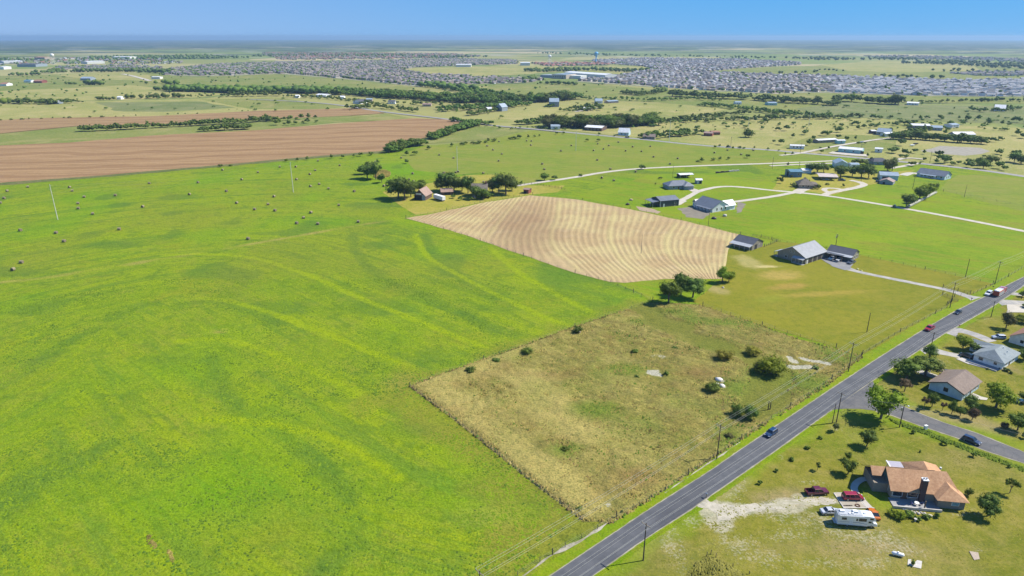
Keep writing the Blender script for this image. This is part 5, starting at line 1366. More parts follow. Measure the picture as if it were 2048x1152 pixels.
for sub, lst in far_g.items():
    mb = MB()
    for h in lst:
        V, F, M = house_vf(h['L'], h['W'], h['h'], h['r'], h['hip'])
        c, s = math.cos(h['a']), math.sin(h['a'])
        b = len(mb.v)
        mb.v += [(x * c - y * s + h['x'], x * s + y * c + h['y'], z + .2) for x, y, z in V]
        mb.f += [tuple(b + i for i in f) for f in F]
        mb.mi += [h['wall'] if m == 0 else 3 + h['roof'] for m in M]
    me = bpy.data.meshes.new('far_houses'); me.from_pydata(mb.v, [], mb.f)
    for m in WALLM + ROOFM: me.materials.append(m)
    me.polygons.foreach_set('material_index', mb.mi); me.update()
    tag(link_mesh('far_houses', me), 'packed rows of distant houses in the ' + SUBN[sub], None, None, 'stuff')
# ground under the suburbs: pale lots and streets, darker yards
def sub_ground(name, a, b):
    t = NT(name)
    n = t.noise(0.05, 3, 0.6); n2 = t.noise(0.012, 3, .6)
    c = t.mix(t.ramp(n, 0.4, 0.6), a, b); c = t.mix(t.math('MULTIPLY', t.ramp(n2, .5, .7), .5), c, (0.10, 0.14, 0.04))
    return t.fin(c, .95, .1)
M_SUB = sub_ground('suburb_lots', (0.34, 0.30, 0.23), (0.16, 0.19, 0.08)); M_SUB2 = sub_ground('new_suburb_lots', (0.30, 0.28, 0.24), (0.13, 0.14, 0.08))
zf2 = [0.3]
for poly_, m_ in (([(330, 150), (345, 138), (420, 130), (520, 126), (640, 124), (760, 122), (900, 118), (1030, 121), (1035, 128), (950, 130), (830, 135), (800, 140), (855, 150), (960, 155), (1085, 160), (1060, 165), (1000, 167), (950, 168), (868, 171), (838, 174), (760, 165), (660, 156), (560, 148), (450, 152), (390, 153)], M_SUB),
                  ([(1150, 163), (1230, 152), (1310, 140), (1290, 133), (1210, 127), (1180, 121), (1300, 117), (1480, 119), (1600, 126), (1600, 130), (1480, 137), (1400, 145), (1540, 150), (1700, 153), (1720, 184), (1620, 186), (1545, 188), (1440, 183), (1300, 174)], M_SUB),
                  ([(1660, 153), (1800, 158), (1880, 161), (2100, 161), (2100, 194), (1900, 193), (1860, 192), (1780, 190), (1660, 186)], M_SUB2)):
    zf2[0] += .02
    sheet('suburb_ground', jitter(px(poly_), 60, 4, 2), zf2[0], m_)
# trees inside the suburbs
rng = random.Random(77)
sub_tr = []
for h in HOUSES:
    dens = {3: 1.1, 14: 1.8, 16: 2.4, 13: 1.3, 9: .10, 5: .35}.get(h['sub'], .5)
    k = int(dens) + (rng.random() < dens % 1)
    u0, v0 = PROJ(h['x'], h['y'])
    if h['sub'] == 3 and u0 < 560: k += 1
    for _ in range(k):
        sub_tr.append(dict(x=h['x'] + rng.uniform(-14, 14), y=h['y'] + rng.uniform(-14, 14), h=rng.uniform(5, 9), w=rng.uniform(5, 10), fol=rng.choice(['dark', 'dark', 'mid']), shape='oak'))
wood_mass('suburb_trees', sub_tr, 'garden trees standing among the distant houses')

M_STEELW = flat('white_steel', (0.72, 0.72, 0.68), 0.5, scale=.2); M_STEELB = flat('blue_steel', (0.16, 0.45, 0.70), 0.5, scale=.2)
def leg_tower(u, v, vtop, label, mat, bands=None, pedestal=False):
    p = G(u, v)
    lo = 0.0; hi = 90.0
    for _ in range(30):
        m = (lo + hi) / 2
        if PROJ(p.x, p.y, m)[1] > vtop: lo = m
        else: hi = m
    H = lo
    root = empty('water_tower', (p.x, p.y, 0.2), 0.3, label, 'water tower')
    r = H * .17
    # tank: domed barrel
    tank = MB(); rings = []
    for z, k in ((.70, .25), (.74, .72), (.79, .98), (.90, 1.0), (.955, .82), (.985, .45), (1.0, .05)):
        rings.append([(r * k * math.cos(a), r * k * math.sin(a), H * z) for a in [2 * math.pi * i / 20 for i in range(20)]])
    tank.loft(rings); tank.build('tank', M_STEELW if bands is None else bands, parent=root, smooth=True)
    if pedestal:
        c = MB(); rings = []
        for z, k in ((0, .62), (.08, .42), (.5, .36), (.66, .5), (.72, .8)):
            rings.append([(r * k * math.cos(a), r * k * math.sin(a), H * z) for a in [2 * math.pi * i / 16 for i in range(16)]])
        c.loft(rings).build('pedestal', mat, parent=root, smooth=True)
        c2 = MB(); c2.tube((0, 0, H * .40), (0, 0, H * .50), r * .5, r * .5, 16).build('collar', M_WHITE, parent=root)
    else:
        for i in range(6):
            a = i * math.pi / 3 + .2
            MB().tube((r * 1.15 * math.cos(a), r * 1.15 * math.sin(a), 0), (r * .93 * math.cos(a), r * .93 * math.sin(a), H * .80), .55, .45, 8).build('leg', mat, parent=root)
        MB().tube((0, 0, 0), (0, 0, H * .72), .9, .9, 10).build('riser_pipe', mat, parent=root)
        b = MB()
        for zz in (.28, .52):
            k = r * (1.15 - .22 * zz / .8)
            for i in range(6):
                a, a2 = i * math.pi / 3 + .2, (i + 1) * math.pi / 3 + .2
                b.tube((k * math.cos(a), k * math.sin(a), H * zz), (k * math.cos(a2), k * math.sin(a2), H * zz), .25, .25, 5)
        b.build('brace', mat, parent=root)
leg_tower(108, 129, 107, 'white water tower on six legs over the town at the left', flat('cream_steel', (0.62, 0.60, 0.47), 0.5, scale=.2))
leg_tower(1099, 130, 109.5, 'pale white water tower left of the blue one', M_STEELW)
leg_tower(1192, 127, 103.5, 'blue water tower on a wide stem over the suburb', M_STEELB, bands=M_STEELB, pedestal=True)
# ================================================================== BUILDINGS
def shingle(name, a, b):
    t = NT(name)
    tc = t.n('ShaderNodeTexCoord').outputs['Object']
    n = t.noise(1.6, 4, 0.8, vec=t.map((1, 1, 1), vec=tc)); n2 = t.noise(0.35, 2, .5, vec=tc)
    c = t.mix(t.ramp(n, .35, .65), a, b); c = t.mix(t.math('MULTIPLY', t.ramp(n2, .4, .7), .35), c, tuple(x * .75 for x in a))
    return t.fin(c, .9, .15)
def ribbed(name, a, axis='X', sc=1.1, rough=.45):
    t = NT(name)
    tc = t.n('ShaderNodeTexCoord').outputs['Object']
    sp = t.n('ShaderNodeSeparateXYZ'); t.l(tc, sp.inputs[0])
    w = t.math('SINE', t.math('MULTIPLY', sp.outputs[axis], 2 * math.pi * sc))
    n = t.noise(.5, 3, .6, vec=tc)
    c = t.mix(t.ramp(n, .35, .65), tuple(x * .9 for x in a), tuple(min(1, x * 1.08) for x in a))
    c = t.mix(t.math('MULTIPLY', t.ramp(w, .7, 1.0), .25), c, tuple(x * .7 for x in a))
    t.bump(w, .4, .03)
    return t.fin(c, rough, .4)
def brickm(name, a, b):
    t = NT(name)
    tc = t.n('ShaderNodeTexCoord').outputs['Object']
    n = t.noise(2.5, 4, .8, vec=t.map((1, 1, 4), vec=tc)); c = t.mix(t.ramp(n, .3, .7), a, b)
    return t.fin(c, .9, .1)
RF_TAN = shingle('tan_shingles', (0.37, 0.205, 0.110), (0.50, 0.300, 0.165)); RF_BRN = shingle('brown_shingles', (0.18, 0.14, 0.115), (0.24, 0.19, 0.155)); RF_GRY = shingle('grey_green_shingles', (0.20, 0.23, 0.235), (0.26, 0.29, 0.295))
RF_RED = shingle('reddish_shingles', (0.24, 0.13, 0.095), (0.34, 0.19, 0.13)); RF_DK = shingle('charcoal_shingles', (0.075, 0.077, 0.088), (0.11, 0.112, 0.122)); RF_OLD = shingle('weathered_shingles', (0.13, 0.11, 0.09), (0.22, 0.19, 0.15))
RF_MET = ribbed('grey_metal_roof', (0.18, 0.19, 0.205), 'X'); RF_MDK = ribbed('dark_metal_roof', (0.085, 0.088, 0.10), 'X'); RF_MLT = ribbed('light_metal_roof', (0.36, 0.37, 0.38), 'X'); RF_MY = ribbed('slate_metal_roof', (0.15, 0.165, 0.19), 'X')
RF_WHT = ribbed('white_metal_roof', (0.66, 0.66, 0.65), 'X'); RF_TAN2 = ribbed('tan_metal_roof', (0.50, 0.42, 0.36), 'X'); RF_TEAL = ribbed('teal_metal_roof', (0.10, 0.20, 0.26), 'X'); RF_RUST = ribbed('rusty_metal_roof', (0.30, 0.20, 0.15), 'X'); RF_BLG = ribbed('blue_grey_metal_roof', (0.26, 0.32, 0.37), 'X')
W_STONE = brickm('tan_stone', (0.30, 0.245, 0.18), (0.38, 0.32, 0.25)); W_STONE2 = brickm('grey_brown_stone', (0.23, 0.19, 0.145), (0.31, 0.27, 0.21)); W_BLUE = flat('light_blue_siding', (0.42, 0.55, 0.60), .7, scale=.6); W_WHT = flat('white_siding', (0.70, 0.71, 0.70), .6, scale=.6)
W_OFF = flat('off_white_siding', (0.60, 0.60, 0.55), .7, scale=.6); W_CHAR = ribbed('charcoal_wall', (0.06, 0.065, 0.072), 'X'); W_TAUPE = ribbed('taupe_metal_wall', (0.235, 0.21, 0.175), 'X'); W_TAN = flat('tan_metal_wall', (0.42, 0.36, 0.29), .7, scale=.5)
W_DWOOD = flat('dark_old_boards', (0.11, 0.07, 0.055), .9, scale=2); W_BGREY = flat('blue_grey_siding', (0.24, 0.28, 0.31), .7, scale=.5); W_BLU2 = ribbed('blue_metal_wall', (0.10, 0.19, 0.27), 'X'); W_TEAL = flat('teal_siding', (0.30, 0.52, 0.50), .7, scale=.5); W_RED = flat('dark_red_siding', (0.20, 0.06, 0.045), .8, scale=.6)
M_TRIM = flat('white_trim', (0.72, 0.71, 0.68), .6); M_DTRIM = flat('dark_trim', (0.055, 0.045, 0.042), .6); M_POST = flat('brown_wood', (0.16, 0.105, 0.065), .9); M_BAYSHADE = flat('painted_interior_shade', (0.03, 0.03, 0.032), .9); M_DOOR = flat('brown_door', (0.12, 0.065, 0.04), .6); M_PLATE = flat('pale_slab', (0.46, 0.43, 0.38), .85, scale=1)  # interior-shade colour: near-black panels painted as the darkness inside open bays
M_METAL = flat('galvanised_metal', (0.45, 0.46, 0.47), .4, .6)

class Bld:
    def __init__(s, name, label, A, B, D, h, rise, wall, roof, ridge='x', ov=.5, cat='house', group=None, hip=0.0, z=.52, zA=0, roof_th=.14, open_sides='', flip=False, ridge_off=0.0, back_h=None):
        a, b = G(A[0], A[1], zA), G(B[0], B[1], zA)
        d = b - a; d.z = 0
        s.L = d.length; s.D = D; s.h = h; s.rise = rise; s.wall = wall; s.hipk = hip
        rz = math.atan2(d.y, d.x); n = Vector((-d.y, d.x, 0)).normalized()
        c = (a + b) / 2 + n * (D / 2)
        s.root = empty(name, (c.x, c.y, z), rz, label, cat, group)
        s.ridge = ridge; s.ov = ov; s.wall = wall; s.roofm = roof
        L, X, Y = s.L, s.L / 2, D / 2
        m = MB()
        T = .18
        if not open_sides:
            V = [(-X, -Y, -.3), (X, -Y, -.3), (X, Y, -.3), (-X, Y, -.3), (-X, -Y, h), (X, -Y, h), (X, Y, h), (-X, Y, h)]
            F = [(0, 1, 5, 4), (1, 2, 6, 5), (2, 3, 7, 6), (3, 0, 4, 7), (0, 3, 2, 1), (4, 5, 6, 7)]
            m.add(V, F)
            if hip < .01 and rise > .01:
                if ridge == 'x':
                    for x in (-X, X): m.add([(x, -Y, h), (x, Y, h), (x, ridge_off, h + rise)], [(0, 1, 2)])
                else:
                    for y in (-Y, Y): m.add([(-X, y, h), (X, y, h), (ridge_off, y, h + rise)], [(0, 1, 2)])
        else:
            if 'F' not in open_sides: m.box(-X, X, -Y, -Y + T, 0, h)
            if 'B' not in open_sides: m.box(-X, X, Y - T, Y, 0, h)
            if 'L' not in open_sides: m.box(-X, -X + T, -Y + T + .003, Y - T - .003, 0, h)
            if 'R' not in open_sides: m.box(X - T, X, -Y + T + .003, Y - T - .003, 0, h)
            if 'G' not in open_sides and rise > .01:
                if ridge == 'x':
                    for x in (-X, X - .15): m.loft([[(x, -Y, h), (x, Y, h), (x, 0, h + rise)], [(x + .15, -Y, h), (x + .15, Y, h), (x + .15, 0, h + rise)]])
                else:
                    for y in (-Y, Y - .15): m.loft([[(-X, y, h), (X, y, h), (0, y, h + rise)], [(-X, y + .15, h), (X, y + .15, h), (0, y + .15, h + rise)]])
        if m.v: m.build('wall', wall, parent=s.root)
        if open_sides:
            nposts = max(2, int(L / 5) + 1)
            for sy, ch in ((-1, 'F'), (1, 'B')):
                if ch in open_sides:
                    for i in range(nposts):
                        x = -X + .1 + (L - .2) * i / (nposts - 1)
                        MB().box(x - .1, x + .1, sy * (Y - .1) - .1, sy * (Y - .1) + .1, 0, h).build('post', M_METAL, parent=s.root)
        # roof: two sloping slabs (or a hipped one)
        if ridge == 'x': AX, AY, mk = X + ov, Y + ov, lambda x, y, zz: (x, y, zz)
        else: AX, AY, mk = Y + ov, X + ov, lambda x, y, zz: (-y, x, zz)
        base = Y if ridge == 'x' else X
        slope = rise / base if base else 0
        ez = h - slope * ov
        k = hip * AY
        r = MB()
        e = .02
        if rise > .01:
            top = [(-AX, -AY, ez), (AX, -AY, ez), (AX, AY, ez), (-AX, AY, ez), (-AX + k, ridge_off, h + rise), (AX - k, ridge_off, h + rise)]
            th = roof_th
            V = [mk(x, y, zz + th) for x, y, zz in top] + [mk(x, y, zz + e) for x, y, zz in top]
            F = [(0, 1, 5, 4), (2, 3, 4, 5), (6, 10, 11, 7), (8, 11, 10, 9), (0, 6, 7, 1), (2, 8, 9, 3), (1, 7, 11, 5), (1 + 1, 5, 11, 8), (3, 9, 10, 4), (0, 4, 10, 6)]
            if hip > .01: F = [(0, 1, 5, 4), (1, 2, 5), (2, 3, 4, 5), (3, 0, 4), (6, 10, 11, 7), (7, 11, 8), (8, 11, 10, 9), (9, 10, 6), (0, 6, 7, 1), (1, 7, 8, 2), (2, 8, 9, 3), (3, 9, 6, 0)]
            r.add(V, F)
        else:
            r.box(-X - ov, X + ov, -Y - ov, Y + ov, h + e, h + e + .15)
        s.roof = r.build('roof', roof, parent=s.root)
        if rise > .01:
            rc = MB()
            rc.tube(mk(-AX + k, ridge_off, h + rise + roof_th), mk(AX - k, ridge_off, h + rise + roof_th), .09, .09, 5)
            rc.build('ridge_cap', roof, parent=s.roof)
    def at(s, side, t):
        X, Y = s.L / 2, s.D / 2
        return {'F': ((-X + t, -Y), (1, 0), (0, -1)), 'R': ((X, -Y + t), (0, 1), (1, 0)), 'B': ((X - t, Y), (-1, 0), (0, 1)), 'L': ((-X, Y - t), (0, -1), (-1, 0))}[side]
    def slab(s, side, t, z, w, hh, out0, out1, inset=0):
        (x, y), (tx, ty), (nx, ny) = s.at(side, t)
        pts = []
        for zz in (z, z + hh):
            for tt, oo in ((-w / 2, out0), (w / 2, out0), (w / 2, out1), (-w / 2, out1)):
                pts.append((x + tx * tt + nx * oo, y + ty * tt + ny * oo, zz))
        return pts, [(0, 3, 2, 1), (4, 5, 6, 7), (0, 1, 5, 4), (1, 2, 6, 5), (2, 3, 7, 6), (3, 0, 4, 7)]
    def window(s, side, t, z=1.0, w=1.2, hh=1.2, frame=None, glass=None):
        fr = MB(); f = .09
        for (tt, zz, ww, h2) in ((t, z - f, w + 2 * f, f), (t, z + hh, w + 2 * f, f), (t - w / 2 - f / 2, z, f, hh), (t + w / 2 + f / 2, z, f, hh)):
            V, F = s.slab(side, tt, zz, ww, h2, .0, .07); fr.add(V, F)
        wo = fr.build('window', frame or M_TRIM, parent=s.root)
        V, F = s.slab(side, t, z, w, hh, .0, .035)
        MB().add(V, F).build('pane', glass or M_GLASS, parent=wo)
    def door(s, side, t, w=1.0, hh=2.1, mat=None, handle=True, name='door'):
        V, F = s.slab(side, t, .0, w, hh, .0, .06)
        d = MB().add(V, F).build(name, mat or M_DOOR, parent=s.root)
        if handle:
            V, F = s.slab(side, t + w * .36, .95, .12, .12, .06, .12); MB().add(V, F).build('handle', M_METAL, parent=d)
    def trim(s, mat):
        """corner boards and barge boards"""
        X, Y = s.L / 2, s.D / 2
        for x in (-X, X):
            for y in (-Y, Y): MB().box(x - .1, x + .1, y - .1, y + .1, 0, s.h - .06).build('corner_trim', mat, parent=s.root)
    def porch(s, side, t, w, depth, h0, h1, roofm, postm=M_POST, npost=3, floor=True, name='porch_roof'):
        V = []
        (x, y), (tx, ty), (nx, ny) = s.at(side, t)
        def P_(tt, oo, zz): return (x + tx * tt + nx * oo, y + ty * tt + ny * oo, zz)
        V = [P_(-w / 2, .02, h1), P_(w / 2, .02, h1), P_(w / 2, depth, h0), P_(-w / 2, depth, h0), P_(-w / 2, .02, h1 - .12), P_(w / 2, .02, h1 - .12), P_(w / 2, depth, h0 - .12), P_(-w / 2, depth, h0 - .12)]
        MB().add(V, [(0, 1, 2, 3), (7, 6, 5, 4), (0, 4, 5, 1), (1, 5, 6, 2), (2, 6, 7, 3), (3, 7, 4, 0)]).build(name, roofm, parent=s.root)
        for i in range(npost):
            tt = -w / 2 + .2 + (w - .4) * i / max(1, npost - 1)
            p = P_(tt, depth - .2, 0)
            MB().box(p[0] - .09, p[0] + .09, p[1] - .09, p[1] + .09, 0, h0 - .13).build('post', postm, parent=s.root)
        if floor:
            V = [P_(a, b, c) for c in (.0, .12) for a, b in ((-w / 2, .03), (w / 2, .03), (w / 2, depth), (-w / 2, depth))]
            MB().add(V, [(0, 3, 2, 1), (4, 5, 6, 7), (0, 1, 5, 4), (1, 2, 6, 5), (2, 3, 7, 6), (3, 0, 4, 7)]).build('porch_floor', M_PLATE, parent=s.root)

# ---- brown-roofed house (the biggest, lower right). Built from the shape of its roofs.
A0 = G(1783, 1003); B0 = G(1912, 1019)
d_ = (B0 - A0).normalized()
b = Bld('house', 'large tan stone house with brown shingle roof and chimney, beside the parked motorhome', (1780, 1000), (1869, 1008), 9.5, 2.9, 3.1, W_STONE, RF_TAN, ov=.6, cat='house')
X, Y = b.L / 2, b.D / 2
root = b.root
# long roof carried on to the left as a lower shed end, gable between
m = MB(); m.box(-X - 3.6, -X - .02, Y - 7.2, Y, -.3, 2.7); m.build('garage_wing', W_STONE2, parent=root)
m = MB(); sl = 3.1 / Y
def rz_(y): return 2.9 + 3.1 - abs(y) * sl + .14
m.loft([[(-X - 4.3, Y + .6, rz_(Y + .6)), (-X - 4.3, 0, rz_(0)), (-X - 4.3, -2.2, rz_(2.2)), (-X - 4.3, -2.2, rz_(2.2) - .14), (-X - 4.3, 0, rz_(0) - .14), (-X - 4.3, Y + .6, rz_(Y + .6) - .14)],
        [(-X - .62, Y + .6, rz_(Y + .6)), (-X - .62, 0, rz_(0)), (-X - 2.2, -2.2, rz_(2.2)), (-X - 2.2, -2.2, rz_(2.2) - .14), (-X - .62, 0, rz_(0) - .14), (-X - .62, Y + .6, rz_(Y + .6) - .14)]])
m.build('roof', RF_TAN, parent=root)
m = MB(); m.add([(-X - .10, -Y, 2.9), (-X - .10, Y, 2.9), (-X - .10, 0, 5.95), (-X - .02, -Y, 2.9), (-X - .02, Y, 2.9), (-X - .02, 0, 5.95)], [(0, 1, 2), (5, 4, 3), (0, 3, 4, 1), (1, 4, 5, 2), (2, 5, 3, 0)]).build('gable_boards', flat('teal_boards', (0.10, 0.20, 0.20), .7), parent=root)
# front right wing with hipped end, carried forward and right
W2 = MB(); W2.box(X + .02, X + 5.7, -Y - 2.2, Y - 1.0, -.3, 2.55); W2.box(X - .4, X + .01, -Y - 2.2, -Y - .02, -.3, 2.55); W2.build('wing_wall', W_STONE2, parent=root)
xb, ya, rt = X + 6.3, -Y - 2.9, 6.14
ze = rt - (Y + .6) * sl
m = MB()
m.add([(X + .6, 0, rt), (X + 3.4, 0, rt), (X + 5.5, -Y - .6, ze), (X + .6, -Y - .6, ze), (X + 5.5, Y + .6, ze), (X + .6, Y + .6, ze)], [(0, 3, 2, 1), (1, 2, 4), (0, 1, 4, 5), (3, 5, 4, 2)])
m.build('roof', RF_TAN, parent=root)
m = MB()
m.add([(X - 1.1, ya, 2.6), (xb, ya, 2.6), (X + 2.6, ya + 3.0, 4.75), (X + 2.6, -2.0, 4.8), (xb, -Y + 1.4, 2.6), (X - 1.1, -Y + 1.4, 2.6)], [(0, 1, 2), (1, 4, 3, 2), (5, 0, 2, 3), (0, 5, 4, 1), (4, 5, 3)])
m.build('roof', RF_TAN, parent=root)
# rear wing
m = MB(); m.box(1.9, X + 4.3, Y + .02, Y + 3.0, -.3, 2.6); m.build('rear_wing_wall', W_STONE, parent=root)
m = MB(); xm = (X - 2.7) / 2
V = [(-1.9, Y + 7.6, 2.6), (X - .9, Y + 7.6, 2.6), (X - .9, -0.0 + 1.2, 5.3), (-1.9, 1.2, 5.3), (xm, Y + 3.6, 5.75), (xm, 1.0, 5.75)]
V = [(1.3, Y + 3.6, 2.6), (X + 4.9, Y + 3.6, 2.6), (X + 4.9, Y - .9, 2.9), (1.3, Y - .9, 2.9), (5.2, Y + .3, 5.5), (4.6, .5, 5.75)]
m.add(V, [(0, 1, 4), (1, 2, 5, 4), (0, 4, 5, 3), (3, 5, 2), (0, 3, 2, 1)])
m.build('roof', RF_TAN, parent=root)
# white covered patio behind
m = MB(); m.box(-2.1, 1.25, Y + .65, Y + 3.6, 2.55, 2.66); m.build('patio_cover', flat('grey_patio_cover', (0.34, 0.32, 0.36), .5), parent=root)
m = MB(); m.box(-2.4, -2.12, Y + .65, Y + 3.6, 2.5, 2.78); m.build('patio_edge', M_TRIM, parent=root)
for x in (-2.0, 1.0): MB().box(x, x + .15, Y + 3.4, Y + 3.55, 0, 2.5).build('post', M_TRIM, parent=root)
# chimney through the front eave
cx_ = 1.7
ch = MB().box(cx_ - .62, cx_ + .62, -Y - .72, -Y + .5, -.3, 6.4).build('chimney', brickm('dark_brick', (0.07, 0.05, 0.05), (0.12, 0.085, 0.075)), parent=root)
MB().box(cx_ - .7, cx_ + .7, -Y - .8, -Y + .6, 6.403, 6.6).build('chimney_cap', M_TRIM, parent=ch)
for dx in (-.3, .3): MB().tube((cx_ + dx, -Y - .1, 6.6), (cx_ + dx, -Y - .1, 7.0), .22, .2, 10).build('flue', M_METAL, parent=ch)
# porch wall and floor in front
m = MB(); m.box(-X - .6, X + .0, -Y - 3.8, -Y - .02, -.35, .25); m.build('porch_floor', flat('grey_concrete', (0.27, 0.26, 0.25), .85), parent=root)
m = MB(); m.box(-X - .8, X - .05, -Y - 4.1, -Y - 3.82, -.4, .75); m.build('porch_wall', M_PLATE, parent=root)
m = MB(); m.box(-X - 5.6, -X - .8, -Y - 2.0, -Y + 2.2, -.06, .02); m.build('front_paving', flat('grey_paving', (0.30, 0.30, 0.30), .85, scale=.5), parent=root)
for i, x in enumerate((-X + .6, -X + 5.2, X - 4.0)): MB().box(x, x + .25, -Y - 3.6, -Y - 3.35, .25, 2.5).build('porch_post', M_POST, parent=root) if i == 2 else None
b.door('F', b.L * .29, 1.6, 2.2, M_DOOR); b.window('F', b.L * .13, .9, 2.2, 1.3); b.window('F', b.L * .47, .9, 2.4, 1.4); b.window('L', 3.0, .8, 1.4, 1.5); b.window('L', 6.5, .8, 1.4, 1.5)
w = MB(); w.box(X + 2.6, X + 4.4, -Y - 2.27, -Y - 2.2, 1.0, 2.0); wo = w.build('window', M_TRIM, parent=root); MB().box(X + 2.75, X + 4.25, -Y - 2.3, -Y - 2.272, 1.1, 1.9).build('pane', flat('sky_reflection_glass', (0.20, 0.34, 0.38), .1), parent=wo)  # this pane has the sky's reflection painted into its colour
# porch table and chairs
M_BLU = flat('dark_blue_paint', (0.03, 0.04, 0.14), .5)
pt = A0 + (B0 - A0) * .40; rzH = root.rotation_euler.z
t_ = empty('patio_table', root.matrix_basis @ Vector((0, -Y - 2.2, .26)), rzH, 'white patio table on the porch of the brown roofed house', 'table')
MB().tube((0, 0, .7), (0, 0, .74), .55, .55, 14).build('tabletop', M_TRIM, parent=t_); MB().tube((0, 0, 0), (0, 0, .7), .06, .05, 8).build('leg', M_METAL, parent=t_)
for i, (dx, dy, lb) in enumerate(((-1.1, 0, 'left'), (1.1, .1, 'right'))):
    c_ = empty('patio_chair', root.matrix_basis @ Vector((dx, -Y - 2.2 + dy, .26)), rzH + (math.pi / 2 if i == 0 else -math.pi / 2), 'dark blue porch chair on the %s of the white patio table' % lb, 'chair', 'porch chairs')
    MB().box(-.25, .25, -.25, .25, .38, .44).build('seat', M_BLU, parent=c_); MB().box(-.25, .25, .2, .26, .44, .95).build('backrest', M_BLU, parent=c_)
    for qx in (-.22, .18):
        for qy in (-.22, .18): MB().box(qx, qx + .04, qy, qy + .04, 0, .38).build('leg', M_BLU, parent=c_)
MB().tube((0, 0, 0), (0, 0, .5), .3, .25, 10).build('pot', M_TRIM)
bpy.data.objects['pot'].location = G(1880, 941); bpy.data.objects['pot'].location.z = .52
o = bpy.data.objects['pot']; o.name = 'propane_drum'; tag(o, 'small white drum behind the brown roofed house near its rear wing', 'drum')

# ---- light blue house with brown shingles
b = Bld('house', 'light blue house with brown shingle roof above the row of small trees', (1857, 781), (1922, 804.6), 13.3, 2.8, 2.0, W_BLUE, RF_BRN, ridge='y', ov=.6)
b.window('F', b.L * .49, 1.3, 1.2, 1.2, M_DTRIM); b.window('R', 4, 1, 1.2, 1.2); b.window('R', 9, 1, 1.4, 1.4); b.door('R', 6.5); b.window('R', 11.5, .9, 1.2, 1.4); b.trim(M_TRIM)
b.slab('F', 1, 1, 1, 1, 0, .1)
m = MB(); sl = 2.0 / (b.L / 2)
for sx in (-1, 1):
    x1 = sx * (b.L / 2 + .6); z1 = 2.8 - sl * .6
    m.add([(0, -b.D / 2 - .66, 4.8), (x1, -b.D / 2 - .66, z1), (x1, -b.D / 2 - .66, z1 - .22), (0, -b.D / 2 - .66, 4.58), (0, -b.D / 2 - .61, 4.8), (x1, -b.D / 2 - .61, z1), (x1, -b.D / 2 - .61, z1 - .22), (0, -b.D / 2 - .61, 4.58)], [(0, 1, 2, 3), (7, 6, 5, 4), (0, 4, 5, 1), (2, 6, 7, 3)])
m.build('barge_board', M_DTRIM, parent=b.root)
MB().box(-b.L / 2 - 5.5, -b.L / 2 - .05, 4, b.D / 2 + .4, 2.45, 2.6).build('carport_roof', RF_BRN, parent=b.root)
for yy in (4.2, b.D / 2): MB().box(-b.L / 2 - 5.3, -b.L / 2 - 5.1, yy, yy + .2, 0, 2.45).build('post', M_TRIM, parent=b.root)
# ---- grey roofed white house
b = Bld('house', 'white walled house with grey green hipped roof and a side patio', (1945, 723), (2002.7, 742), 13.7, 2.7, 2.2, W_WHT, RF_GRY, ridge='y', hip=.75, ov=.6)
b.window('F', b.L * .25, 1, 1.4, 1.1); b.window('F', b.L * .75, 1, 1.0, 1.0); b.window('R', 3, 1, 1.2, 1.2); b.window('R', 9, 1, 1.2, 1.2); b.door('R', 6)
m = MB(); Lx = b.L / 2
m.box(-Lx - 4.4, -Lx - .02, 1.0, b.D / 2, -.3, 2.6); m.build('wing_wall', W_WHT, parent=b.root)
m = MB(); m.add([(-Lx - 5, .4, 2.5), (-Lx + 2.4, .4, 3.4), (-Lx + 2.4, 6.6, 3.4), (-Lx - 5, 6.6, 2.5), (-Lx - 5, 3.5, 4.1), (-Lx + 3.4, 3.5, 4.1)], [(0, 1, 5, 4), (3, 4, 5, 2), (0, 4, 3), (1, 2, 5), (0, 3, 2, 1)]); m.build('roof', RF_GRY, parent=b.root)
for (x, y) in ((1.0, 1.6), (3.0, -.6)):
    MB().tube((x, y, 4.2), (x, y, 5.1), .14, .14, 8).build('roof_vent', M_TRIM, parent=b.root)
w_ = MB(); w_.box(-Lx - 1, Lx * .9, -b.D / 2 - 3.6, -b.D / 2 - 3.4, -.2, .5); w_.build('patio_kerb', M_PLATE, parent=b.root)
# ---- house at right edge
b = Bld('house', 'house with reddish brown roof cut by the right edge of the picture', (2017, 687), (2066, 702), 13, 2.8, 2.6, W_OFF, RF_RED, ridge='y', ov=.6)
b.window('F', 4, 1.1, 1.2, 1.2); b.trim(M_TRIM); b.door('L', 4, 2.4, 2.2, M_TRIM)
# ---- shed with lean-to by the stubble field
b = Bld('shed', 'taupe shed with dark roof and front lean-to at the corner of the stubble field', (1465, 493.8), (1503, 503), 11.5, 3.1, 2.4, W_TAUPE, RF_MDK, ov=.4, cat='shed')
b.porch('F', b.L / 2, b.L + .8, 3.2, 2.5, 3.25, RF_MLT, M_METAL, 5, False); b.door('R', 4.0, 2.6, 2.7, M_BAYSHADE, False, 'painted_doorway_shade'); b.window('R', 7.2, 1.3, .9, .9)
